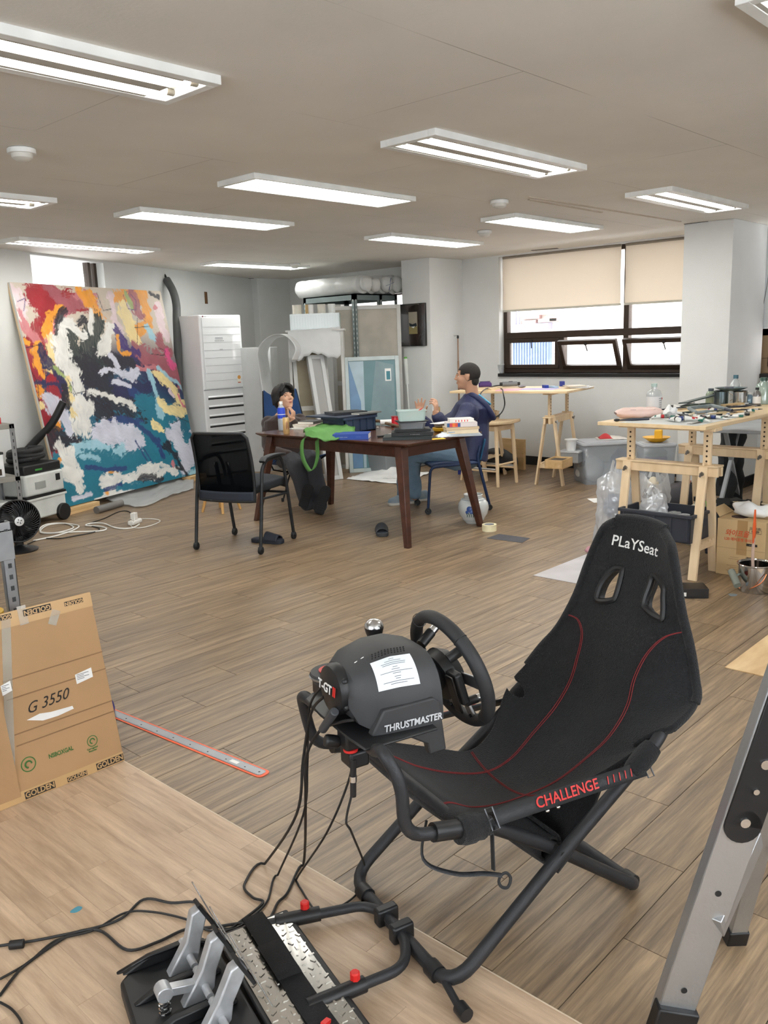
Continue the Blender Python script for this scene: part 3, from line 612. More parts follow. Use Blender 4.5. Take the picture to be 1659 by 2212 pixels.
for i, (v, a, b) in enumerate(((.9, .42, .55), (.83, .3, .7), (.76, .2, .8), (.70, .22, .78), (.60, .44, .56), (.53, .4, .6), (.46, .12, .9), (.40, .4, .6), (.30, .42, .58), (.24, .44, .56), (.17, .14, .88), (.11, .3, .7))):
    MB().grid(lambda u, w_: (lambda p: p+(p-ctr).normalized()*.0018)(housing(-.045+.095*(a+(b-a)*u), .50+.62*(v+.018*w_))), 6, 1).build('sticker_text_line', GRT, lab)
vent = MB()
for r_ in range(3):
    for k in range(11): p = housing(-.035+.0078*k+.003*r_, 1.22+.055*r_); vent.ell(p, .0019, n=6, m=4)
vent.build('vent_holes', M('vent_black', (8, 8, 8), .8), body)
p, q = housing(-.07, 1.35), housing(-.048, 1.35); MB().bar(p+V((0, 0, .001)), q+V((0, 0, .001)), .002, .001).build('indicator_line', WHT, body)
# steering shaft, hub, rim
AXD = V((.955, 0, .29)).normalized(); HB = V((.215, .0, .055)); HUBR = Matrix((V((0, 1, 0)), AXD.cross(V((0, 1, 0))), AXD)).transposed()   # columns: across, up, toward driver
def hp(a, b, c): return HB+HUBR @ V((a, b, c))
up_ = HUBR.col[1]
if up_.z < 0: HUBR = Matrix((V((0, -1, 0)), AXD.cross(V((0, -1, 0))), AXD)).transposed()
MB().cyl((.08, 0, .075), HB-AXD*.045, .042, 20).build('shaft_boot', PLAST, wb)
rim = MB().tube([hp(.142*math.cos(a), .142*math.sin(a), 0) for a in [2*math.pi*k/56 for k in range(56)]], .0175, 14, closed=True, sx=.9).build('rim', M('rim_rubber', (35, 36, 38), .6, bump=.1, bs=900), wb)
for a in (.9, 2.25, 3.9, 5.5): MB().tube([hp(.142*math.cos(a)+.018*math.cos(a)*math.cos(b), .142*math.sin(a)+.018*math.sin(a)*math.cos(b), .018*math.sin(b)) for b in [2*math.pi*k/14 for k in range(14)]], .0009, 5, closed=True).build('rim_seam', PLAST, rim)
MB().lathe([(.03, -.05), (.062, -.045), (.068, -.02), (.05, .006), (.0, .01)], 20, HB, HUBR).build('hub', PLAST, wb)
for sg in (-1, 1):
    f = MB().box(hp(sg*.075, -.005, -.035), (.045, .085, .022), HUBR).build('paddle_housing', PLAST, wb, bevel=.006); MB().box(hp(sg*.085, -.01, -.055), (.03, .1, .006), HUBR).build('paddle', M('paddle_black', (16, 16, 17), .3), f, bevel=.003)
    k = MB().cyl(hp(sg*.06, .065, -.03), hp(sg*.07, .075, .012), .013, 14).build('rotary_switch', PLAST, wb); MB().cyl(hp(sg*.07, .075, .012), hp(sg*.075, .08, .032), .0115, 18).build('silver_dial', CHROME, k)
    k2 = MB().cyl(hp(sg*.06, -.065, -.02), hp(sg*.066, -.068, .01), .011, 14).build('rotary_switch', PLAST, wb); MB().cyl(hp(sg*.066, -.068, .01), hp(sg*.07, -.07, .024), .01, 18).build('silver_dial', CHROME, k2)
    MB().prism([hp(sg*.05, .012, -.008), hp(sg*.128, .022, -.006), hp(sg*.128, -.014, -.006), hp(sg*.05, -.02, -.008)], AXD*.006).build('spoke', M('brushed_spoke', (150, 151, 153), .35, .9), wb, bevel=.002)
sp = MB().prism([hp(-.035, -.05, -.008), hp(.035, -.05, -.008), hp(.055, -.125, -.006), hp(.03, -.135, -.006), hp(.02, -.1, -.006), hp(-.02, -.1, -.006), hp(-.03, -.135, -.006), hp(-.055, -.125, -.006)], AXD*.008).build('lower_spoke', M('silver_spoke', (190, 190, 190), .3, .9), wb, bevel=.002)
for a, b in ((-.02, -.07), (.02, -.07), (0, -.08), (-.042, -.118), (.042, -.118)): MB().cyl(hp(a, b, -.012), hp(a, b, .006), .004, 8).build('bolt_hole', PLAST, sp)
# ---------------------------------------------------------------- gear shifter
gs = Lm @ V((.02, .47, .60))
gt = thing('gear_shifter', 'gear shifter with round chrome and black knob behind the wheel base', 'shifter', (gs.x, gs.y, gs.z), RA)
kn = RL(808, 1358, .44)-V((.02, .47, .60))
kz = kn.z; MB().lathe([(.012, -.045), (.014, -.03), (.022, -.01), (.0255, .004), (.0255, .006)], 20, kn).build('knob_lower', PLAST, gt); MB().lathe([(.0256, .005), (.0245, .012), (.018, .0215), (.009, .0255), (.001, .0265)], 20, kn).build('knob_cap', M('brushed_knob', (200, 200, 200), .22, 1), gt)
MB().tube(crv([kn+V((0, 0, -.04)), kn+V((-.03, 0, -.06)), (-.05, .0, .03), (-.06, .0, .0)], 5), .006, 8).build('stick', CHROME, gt)
ds = RL(706, 1448, .46)-V((.02, .47, .60))
MB().lathe([(.0, -.03), (.05, -.03), (.058, -.012), (.055, -.004), (.0, .0)], 28, ds+V((.015, 0, 0))).build('gate_plate', PLASG, gt); MB().lathe([(.022, 0), (.03, 0), (.03, .002), (.022, .002)], 24, ds+V((.01, 0, -.001)), cap=False).build('gate_ring', RED, gt); MB().lathe([(.058, -.016), (.0605, -.013), (.058, -.01)], 28, ds+V((.015, 0, 0)), cap=False).build('gate_trim', CHROME, gt)
MB().box((-.045, .0, -.005), (.1, .075, .05)).build('shifter_body', PLAST, gt, bevel=.01); MB().box((-.07, -.06, -.03), (.06, .16, .012)).build('mount_bracket', STEEL, gt, bevel=.002)
# ---------------------------------------------------------------- pedals
pd = thing('pedal_set', 'three silver racing pedals on black base with shiny tread plate and strap', 'pedals', Lm @ V((-.40, .17, .003)), RA)
PO = V((-.40, .17, 0)); ALU = M('cast_aluminium', (186, 188, 191), .36, .55, var=.15, vs=30); TRD = M('polished_tread', (205, 203, 198), .18, 1.0)
def q_(s, t, z): return V((s, t, z))-PO
MB().b2(q_(-.40, -.12, .0), q_(-.205, .445, .03)).build('foot_tray', PLAST, pd, bevel=.006)
tp = MB().b2(q_(-.387, -.105, .03), q_(-.222, .432, .033)).build('tread_plate', TRD, pd)
tb = MB()
for i in range(8):
    for j in range(26):
        c = q_(-.378+.021*i+(.006 if j % 2 else 0), -.093+.0203*j, .0335)
        if tb is not None: tb.box(c, (.0135, .0052, .003), rot(0, 0, (0, 1.05, 2.1, .5, 1.6)[(i*2+j*3) % 5]))
tb.build('tread_bumps', TRD, tp, bevel=0, kind='stuff')
VEL = M('velcro_black', (18, 18, 20), .95, bump=.6, bs=400)
vz = MB().grid(lambda u, v: q_(-.325+.055*v, -.13+.58*u, .040+.004*math.sin(u*9)), 20, 2).build('strap', VEL, pd, solid=.004); MB().grid(lambda u, v: q_(-.33+.057*v, .20+.13*u, .0455), 4, 2).build('strap_end', VEL, vz, solid=.003); MB().box(q_(-.295, .03, .05), (.022, .012, .008), rot(0, .2, .5)).build('strap_tag', RED, vz)
base = MB().prism([q_(-.66, -.13, 0), q_(-.64, .40, 0), q_(-.60, .435, 0), q_(-.41, .44, 0), q_(-.405, -.13, 0)], (0, 0, .04)).build('pedal_base', PLAST, pd, bevel=.008)
for t in (.41, .30, .19, .08): MB().prism([q_(-.63, t, .04), q_(-.57, t, .066), q_(-.47, t, .07), q_(-.43, t, .05), q_(-.43, t, .04)], (0, .018, 0)).build('base_rib', PLAST, base, bevel=.004)
MB().prism([q_(-.64, .435, .03), q_(-.57, .40, .075), q_(-.47, .40, .075), q_(-.44, .435, .03)], (0, .015, 0)).build('base_side', PLAST, base, bevel=.004)
for i, t in enumerate((.365, .255, .145)):
    a, b = q_(-.515, t, .03), q_(-.478+.01*i, t, .17)
    arm = MB().prism([q_(-.545, t-.014, .03), q_(-.50, t-.014, .025), q_(-.465, t-.014, .06), q_(-.458, t-.014, .10), q_(-.437+.008*i, t-.014, .165), q_(-.452+.008*i, t-.014, .185), q_(-.475+.008*i, t-.014, .175), q_(-.492, t-.014, .11), q_(-.515, t-.014, .075)], (0, .028, 0)).build('pedal_arm', ALU, pd, bevel=.004)
    nx = V((.93, 0, .36)); pc = q_(-.428+.006*i, t, .145)
    MB().prism([pc+V((-.03, -.03, .085)), pc+V((-.03, .03, .085)), pc+V((.035, .032, -.08)), pc+V((.035, -.032, -.08))], nx*.003).build('pedal_pad', M('pedal_face', (185, 186, 188), .25, .9), arm, bevel=.001)
    MB().prism([pc+V((-.026, -.016, .05))-nx*.008, pc+V((-.026, .016, .05))-nx*.008, pc+V((.01, .016, -.02))-nx*.008, pc+V((.01, -.016, -.02))-nx*.008], nx*.008).build('pedal_backing', PLAST, arm)
    MB().cyl(q_(-.487, t-.05, .072), q_(-.487, t+.05, .072), .009, 10).build('pivot_rod', ALU, arm)
br = MB().bar(q_(-.50, .255, .075), q_(-.57, .255, .09), .022, .02).cyl(q_(-.575, .238, .09), q_(-.575, .272, .09), .018, 14).build('brake_lever', ALU, pd, bevel=.002)
sp = MB().cyl(q_(-.575, .255, .03), q_(-.575, .255, .075), .006, 8)
sp.tube([q_(-.575+.012*math.cos(k*.6), .255+.012*math.sin(k*.6), .035+.0009*k) for k in range(44)], .0022, 5).build('brake_spring', CHROME, pd)
# ---------------------------------------------------------------- cables
CAB = M('cable_black', (20, 19, 20), .5)
def rw(p): return Lm @ V(p)
def cable(pts, r_, lab, name='cable', extra=None, mat=None):
    P = [V((p.x, p.y, max(p.z, r_+.003))) for p in crv(pts, 7)]; o = V((P[-1].x, P[-1].y, 0)); ob = MB().tube(P, r_, 7).build(name, mat or CAB, None, loc=o, world=True); tag(ob, lab, 'cable', 'black cables of the racing rig'); return ob
def air(*L_): return [rw(RL(px, py, t)) for px, py, t in L_]
def flo(*L_): return [G(px, py, .0075) for px, py in L_]
cable([rw((-.15, .27, .665))]+air((672, 1540, .33), (655, 1640, .36), (640, 1760, .40))+flo((572, 1866), (528, 1910), (545, 1938), (568, 1950), (520, 1990), (490, 2007), (455, 1985), (425, 1950), (370, 1950), (310, 1943), (250, 1990), (110, 2025), (0, 2043)), .0036, 'black cable from the motor cap, lying in a kink on the laminate')
cable([rw((-.145, .29, .68))]+air((668, 1530, .34), (664, 1650, .36), (655, 1760, .40))+flo((600, 1890), (575, 1950), (520, 2000), (470, 2012), (430, 2002), (400, 1985), (330, 1970), (270, 1972), (200, 2010), (120, 2032), (60, 2080), (0, 2115)), .003, 'thin black cable beside the kinked one, running past the pedal tops')
cable([rw((-.125, .17, .64))]+air((735, 1560, .2), (690, 1580, .28), (660, 1640, .33), (660, 1720, .36))+flo((655, 1870), (620, 1930), (600, 1950), (575, 1990), (515, 1995), (460, 2003), (400, 2008), (340, 2035), (275, 2052), (215, 2010), (150, 2020), (60, 2080), (30, 2110), (0, 2150)), .0038, 'thick black power cable with a grey ferrite lump leaving the wheel base')
cable(air((765, 1620, .22), (752, 1690, .22), (705, 1800, .3))+flo((640, 1900), (650, 1920), (678, 1963), (700, 1968), (740, 1955), (775, 1925), (790, 1880))+air((760, 1800, .2), (748, 1770, .2), (765, 1690, .2), (760, 1640, .2)), .0028, 'black cable hanging in a long loop from the wheel clamp')
cable(flo((0, 2165), (25, 2180), (45, 2205), (50, 2230)), .003, 'short bit of black cable at the floor beside the pedal set')
pl = cable(air((763, 1640, .2), (763, 1665, .2), (763, 1720, .2)), .0075, 'barrel cable connector with silver ring hanging under the wheel clamp', 'cable_connector')
pl['category'] = 'connector'; MB().cyl(rw(RL(763, 1676, .2)), rw(RL(763, 1688, .2)), .0085, 12).build('silver_ring', CHROME, pl, world=True)
fe = MB().cyl(G(20, 2042, .014), G(52, 2038, .014), .011, 14); tag(fe.build('ferrite_bead', CAB, None, loc=G(36, 2040, .0), world=True, bevel=.002), 'black ferrite lump on the cable near the pale laminate', 'ferrite')
f2 = MB().cyl(rw((-.155, .205, .655)), rw(RL(697, 1576, .27)), .0105, 14); tag(f2.build('ferrite_bead', M('ferrite_grey', (58, 60, 64), .5), None, loc=rw(RL(697, 1576, .27)), world=True, bevel=.002), 'grey ferrite sleeve on the power cable below the wheel plate', 'ferrite')
# ================================================================ brown table
DKW = wood('dark_walnut', (62, 36, 27), (86, 52, 39), .32, (3, 20, 20), .03, .03); DKT = wood('walnut_top', (66, 42, 33), (92, 61, 48), .22, (12, 2, 10), .03, .02)
tb = thing('work_table', 'dark brown wooden table with splayed tapered legs, covered in books and boxes', 'table', (4.93, 4.82, 0))
TZ = .745
def roundrect(x0, x1, y0, y1, r_, z, n=5):
    out = []
    for cx, cy, a0 in ((x1-r_, y0+r_, -90), (x1-r_, y1-r_, 0), (x0+r_, y1-r_, 90), (x0+r_, y0+r_, 180)):
        for k in range(n+1): a = math.radians(a0+90*k/n); out.append(V((cx+r_*math.cos(a), cy+r_*math.sin(a), z)))
    return out
o1, o2, o3 = roundrect(-.455, .455, -.86, .86, .05, TZ), roundrect(-.455, .455, -.86, .86, .05, TZ-.008), roundrect(-.415, .415, -.82, .82, .04, TZ-.032)
n = len(o1); MB().raw(o1+o2+o3, [tuple(range(n))]+[(i+n*k, i+n*k+n, (i+1) % n+n*k+n, (i+1) % n+n*k) for k in (0, 1) for i in range(n)]+[tuple(reversed(range(2*n, 3*n)))]).build('tabletop', DKT, tb, auto=30)
for sx in (-1, 1):
    for sy in (-1, 1):
        b = V((sx*.435-.04, sy*.855+.0, 0)); a = V((sx*.335-.03, sy*.72, TZ-.032)); R1, R2 = .021, .036
        P = [b+V((i*R1, j*R1, 0)) for i, j in ((-1, -1), (1, -1), (1, 1), (-1, 1))]+[a+V((i*R2, j*R2, 0)) for i, j in ((-1, -1), (1, -1), (1, 1), (-1, 1))]
        MB().raw(P, [(3, 2, 1, 0), (4, 5, 6, 7)]+[(i, (i+1) % 4, 4+(i+1) % 4, 4+i) for i in range(4)]).build('leg', DKW, tb, bevel=.004)
for y in (-.73, .73): MB().box((-.03, y, TZ-.072), (.6, .022, .08)).build('apron', DKW, tb, bevel=.002)
for x in (-.37, .31): MB().box((x, 0, TZ-.072), (.022, 1.38, .08)).build('apron', DKW, tb, bevel=.002)
# ================================================================ black mesh chair
CHB = M('chair_black', (26, 29, 33), .5, var=.1); CHF = M('chair_fabric', (31, 36, 42), .9, bump=.3, bs=300); CHM = MT('chair_mesh', (14, 17, 20), .18, .5, 0, vs=200)
ch = thing('mesh_office_chair', 'black mesh-back armchair on casters pulled up to the brown table', 'chair', (3.85, 5.045, 0), math.atan2(.34, .94))
def casters(t, pts, mat, rr=.028):
    for x, y in pts:
        c = MB().cyl((x-.0, y-.012, rr), (x, y+.012, rr), rr, 18).build('caster', mat, t, bevel=.004); MB().box((x, y, rr+.012), (.03, .034, .03)).build('caster_hood', mat, c, bevel=.006)
casters(ch, ((-.25, .275), (-.25, -.275), (.25, .265), (.25, -.265)), CHB)
for sy in (-1, 1):
    MB().tube(bendp([(-.25, sy*.275, .05), (-.21, sy*.275, .30), (-.165, sy*.272, .60), (-.10, sy*.27, .655), (.10, sy*.268, .665), (.16, sy*.265, .58), (.25, sy*.265, .05)], .06, 6), .0125, 10).build('side_frame', CHB, ch)
    MB().grid(lambda u, v: (-.15+.30*u, sy*.27+.026*(2*v-1), .668+.012*math.sin(u*3.14)-.02*(u < .05)), 10, 3).build('armrest', CHB, ch, solid=.018, bevel=.004)
    MB().tube([(-.19, sy*.27, .39), (.2, sy*.265, .37)], .009, 8).build('side_rail', CHB, ch)
MB().tube([(.19, -.265, .375), (.19, .265, .375)], .009, 8).build('cross_rail', CHB, ch)
MB().grid(lambda u, v: (-.2+.46*u, (-.235+.47*v)*(1-.06*abs(2*u-1)**3), .445-.02*abs(2*v-1)**3-.03*max(0, u-.85)/.15-.015*max(0, .1-u)/.1), 14, 12).build('cushion', CHF, ch, solid=-.065, off=-1, bevel=.012)
def bk(u, v): z = .375+.49*u; w_ = .235-.02*(u-.4)**2-.03*(u > .93)*((u-.93)/.07)**2; return V((-.215-.06*u-.03*(1-(2*v-1)**2)+.02*math.sin(u*3.2), w_*(2*v-1), z))
MB().grid(bk, 16, 16).build('back_mesh', CHM, ch, solid=.004)
fr = MB(); fr.tube([bk(0, k/12) for k in range(13)]+[bk(k/14, 1) for k in range(1, 14)]+[bk(1, 1-k/12) for k in range(13)]+[bk(1-k/14, 0) for k in range(1, 14)], .012, 8, closed=True); fr.build('back_frame', CHB, ch)
MB().grid(lambda u, v: bk(u*.14, v)+V((-.004, 0, 0)), 4, 14).build('lumbar_band', M('chair_navy', (36, 44, 58), .6), ch, solid=.01)
for y in (-.06, .06): MB().bar((-.19, y, .39), (-.255, y*.8, .66), .03, .012).build('back_support', CHB, ch, bevel=.003)
# ================================================================ high-back camping chair (under the seated man)
NAVY = M('blue_canvas', (18, 62, 112), .75, var=.15, bump=.2, bs=250); POLE = M('pole_black', (30, 30, 33), .35, .5)
MCH = V((5.48, 6.34, 0)); fdir = V((-.30, -.954, 0)).normalized(); lt = V((fdir.y, -fdir.x, 0))   # faces the camera side of the table
mc = thing('camping_chair', 'blue canvas high-back camping chair the man in brown sits on', 'chair', MCH, math.atan2(fdir.y, fdir.x))
def sling(u, v):    # u 0 front .. 1 top, v across
    P = crv([(.27, 0, .42), (.12, 0, .36), (-.04, 0, .34), (-.13, 0, .48), (-.20, 0, .76), (-.255, 0, 1.03)], 6); q = P[min(len(P)-1, int(round(u*(len(P)-1))))]
    w_ = .27-.02*u if u < .35 else .27-.10*(u-.35)/.65; a = 2*v-1
    dip = .05*(1-a*a)*(1 if u < .8 else 1+3.0*(u-.8)); return V((q.x-(.03*(1-a*a)), w_*a, q.z-dip*(.9 if u > .8 else .6)))
MB().grid(sling, 30, 14).build('sling', NAVY, mc, solid=.006)
for sy in (-1, 1):
    MB().tube([(-.26, sy*.175, 1.02), (-.14, sy*.25, .45), (.0, sy*.22, .27), (.02, sy*.1, .24)], .008, 8).build('back_pole', POLE, mc); MB().tube([(.27, sy*.26, .42), (.02, sy*.1, .24)], .008, 8).build('front_pole', POLE, mc)
    for x in (-.24, .26): l = MB().tube([(.02, sy*.05, .24), (x, sy*.25, .0)], .008, 8).build('leg', POLE, mc); MB().lathe([(.013, 0), (.013, .03), (.009, .035)], 10, (x, sy*.25, 0)).build('foot_cap', POLE, l)
MB().cyl((.02, -.11, .24), (.02, .11, .24), .012, 10).build('hub_bar', POLE, mc)
# ================================================================ blue caster chair (under the gesturing man)
BLU = M('navy_tube', (20, 44, 82), .4, .2); TEAL = M('teal_mesh_fabric', (26, 88, 124), .8, bump=.8, bs=160)
b2 = thing('blue_caster_chair', 'blue visitor chair on casters that the man in navy jacket sits on', 'chair', (5.80, 4.62, 0), math.radians(143))
casters(b2, ((.27, .215), (-.27, .215), (.27, -.215), (-.27, -.215)), CHB, .027)
for sy in (-1, 1):
    MB().tube(bendp([(.27, sy*.215, .05), (.24, sy*.21, .40), (-.18, sy*.21, .42)], .05), .012, 10).build('front_leg', BLU, b2); MB().tube(bendp([(-.27, sy*.215, .05), (-.17, sy*.21, .46), (-.20, sy*.205, .56)], .05), .013, 10).build('back_leg', BLU, b2)
MB().grid(lambda u, v: (-.2+.44*u, -.205+.41*v, .425-.015*abs(2*u-1)**3), 8, 8).build('chair_seat', BLU, b2, solid=.03, bevel=.008); MB().grid(lambda u, v: (-.20-.05*u-.025*(1-(2*v-1)**2), (.205-.02*u)*(2*v-1), .44+.17*u), 10, 10).build('chair_back', TEAL, b2, solid=.012)
# ================================================================ stool and trestle tables
PINE = wood('birch', (214, 187, 148), (232, 208, 172), .5, (14, 14, 2), .04, .02); PINT = wood('plywood_top', (220, 192, 148), (236, 211, 170), .45, (2, 14, 14), .02, .02)
st = thing('bar_stool', 'pale wooden bar stool with steel footrests beside the far work table', 'stool', (7.03, 5.09, 0), .03)
MB().grid(lambda u, v: (-.2+.4*u, -.225+.45*v, .625-.022*math.sin(3.1416*u)*.5+.012*(2*v-1)**2), 12, 12).build('seat', PINE, st, solid=.03, bevel=.006)
for sx in (-1, 1):
    for sy in (-1, 1):
        a, b = V((sx*.145, sy*.16, .60)), V((sx*.17, sy*.195, 0)); MB().tube([b, b+(a-b)*.5, a], [.016, .02, .021], 8).build('leg', PINE, st)
for sy in (-1, 1): MB().box((0, sy*.155, .575), (.27, .022, .05)).build('rail', PINE, st, bevel=.003); MB().cyl((-.16, sy*.18, .215), (.16, sy*.18, .215), .011, 10).build('rung', PINE, st)
for sx in (-1, 1): MB().box((sx*.14, 0, .575), (.022, .3, .05)).build('rail', PINE, st, bevel=.003); g = MB().cyl((sx*.162, -.18, .155), (sx*.162, .18, .155), .012, 10).build('rung', PINE, st); MB().cyl((sx*.164, -.165, .172), (sx*.164, .165, .172), .012, 12).build('footrest', M('footrest_steel', (190, 192, 195), .3, .9), g)
HOLE = M('peg_hole', (58, 44, 32), .9); BOLT = M('bolt_steel', (150, 150, 150), .3, 1)
def trestle(lab, loc, rz, ztop, grp='adjustable trestles', w_=.66):
    t = thing('trestle', lab, 'trestle', loc, rz, grp); zb = .64
    for sx in (-1, 1): MB().box((sx*.026, 0, zb), (.022, w_, .055)).build('beam_rail', PINE, t, bevel=.003)
    MB().b2((-.045, -w_/2, zb+.028), (.045, w_/2, zb+.04)).build('beam_cap', PINE, t, bevel=.003)
    for sy in (-1, 1):
        y = sy*w_*.375
        for sx in (-1, 1):
            l = MB().bar((sx*.14, y, 0), (sx*.043, y, zb+.03), .052, .02, (1, 0, 0)).build('leg', PINE, t, bevel=.002)
            if sx < 0: MB().cyl((sx*.05, y, zb-.01), (sx*.075, y, zb-.01), .011, 12).box((sx*.078, y, zb-.01), (.006, .012, .034), rot(.5)).build('wing_bolt', BOLT, l)
        p = MB().b2((-.011, y-.024, zb-.03), (.011, y+.024, ztop-.018)).build('post', PINE, t, bevel=.002)
        h = MB()
        for k in range(6): h.cyl((-.0125, y, zb+.06+k*.03), (.0125, y, zb+.06+k*.03), .0062, 10)
        h.build('peg_holes', HOLE, p); MB().cyl((-.05, y, zb+.046), (.05, y, zb+.046), .007, 10).build('peg', PINE, p)
        MB().box((0, y, .19), (.235, .02, .042)).build('cross_rail', PINE, t, bevel=.002)
    MB().b2((-.05, -w_/2+.02, ztop-.018), (.05, w_/2-.02, ztop)).build('top_bar', PINE, t, bevel=.002)
    for k in range(5): x = -.09+.045*k; MB().box((x, 0, .215), (.028, w_*.8, .012)).build('shelf_slat', PINE, t, bevel=.001)
    return t
# near table: x runs away to the right
NB, NR, NZ = V((4.80, 1.975, 0)), math.radians(-2), .92
def nl(x, y, z=0): c, s = math.cos(NR), math.sin(NR); return V((NB.x+x*c-y*s, NB.y+x*s+y*c, z))
trestle('pale wooden trestle in front, holding a crate of clear cups on its shelf', nl(.15, .30), NR, NZ-.022); trestle('pale wooden trestle farther under the brush table, at the metal pot side', nl(1.0, .30), NR, NZ-.022)
nt_ = MB().b2((0, 0, 0), (1.6, .70, .022)); tag(nt_.build('table_board', PINT, None, loc=nl(0, 0, NZ-.022), rz=NR, bevel=.002), 'pale plywood table board crowded with brushes and paint tubes', 'table board')
# far table by the window: long axis along y
FB, FR, FZ = V((7.15, 4.29, 0)), math.radians(101), .935
def fl(x, y, z=0): c, s = math.cos(FR), math.sin(FR); return V((FB.x+x*c-y*s, FB.y+x*s+y*c, z))   # x along the table away to the left, y toward -> negative = wall
trestle('pale wooden trestle under the window-side table with plastic box and wooden box', fl(.22, -.37), FR, FZ-.022, w_=.64); trestle('pale wooden trestle at the far end of the window table behind the stool', fl(1.05, -.37), FR, FZ-.022, w_=.64)
ft = MB().b2((0, -.80, 0), (1.25, 0, .022)); tag(ft.build('table_board', PINT, None, loc=fl(0, 0, FZ-.022), rz=FR, bevel=.002), 'pale plywood table board under the window, with a purple pouch on it', 'table board')
# small yellow-wood stool showing its legs behind the mesh chair
SW = wood('honey_wood', (196, 150, 88), (214, 170, 108), .5, (14, 14, 2), .03)
s2 = G(468, 1128); sm = thing('low_stool', 'low honey-coloured wooden stool behind the black mesh chair', 'stool', (4.55, 6.30, 0), .4)
MB().lathe([(.001, .24), (.13, .24), (.138, .25), (.135, .265), (.001, .268)], 24).build('seat', SW, sm)
for k in range(4): a = k*1.571+.6; MB().tube([(.17*math.cos(a), .17*math.sin(a), 0), (.1*math.cos(a), .1*math.sin(a), .245)], [.012, .017], 10).build('leg', SW, sm)
# grey folding table in the right background
GR = M('folding_table_grey', (168, 172, 175), .5, .2); fo = thing('folding_table', 'grey folding table legs standing behind the brush table', 'table', (6.75, 2.25, 0), .1)
MB().b2((-.35, -.5, .70), (.5, .45, .725)).build('tabletop', GR, fo, bevel=.004)
for y in (-.38, .32): MB().bar((-.3, y, 0), (.25, y, .70), .03, .03).build('leg', GR, fo, bevel=.003); MB().bar((.4, y, 0), (-.15, y, .70), .03, .03).build('leg', GR, fo, bevel=.003)
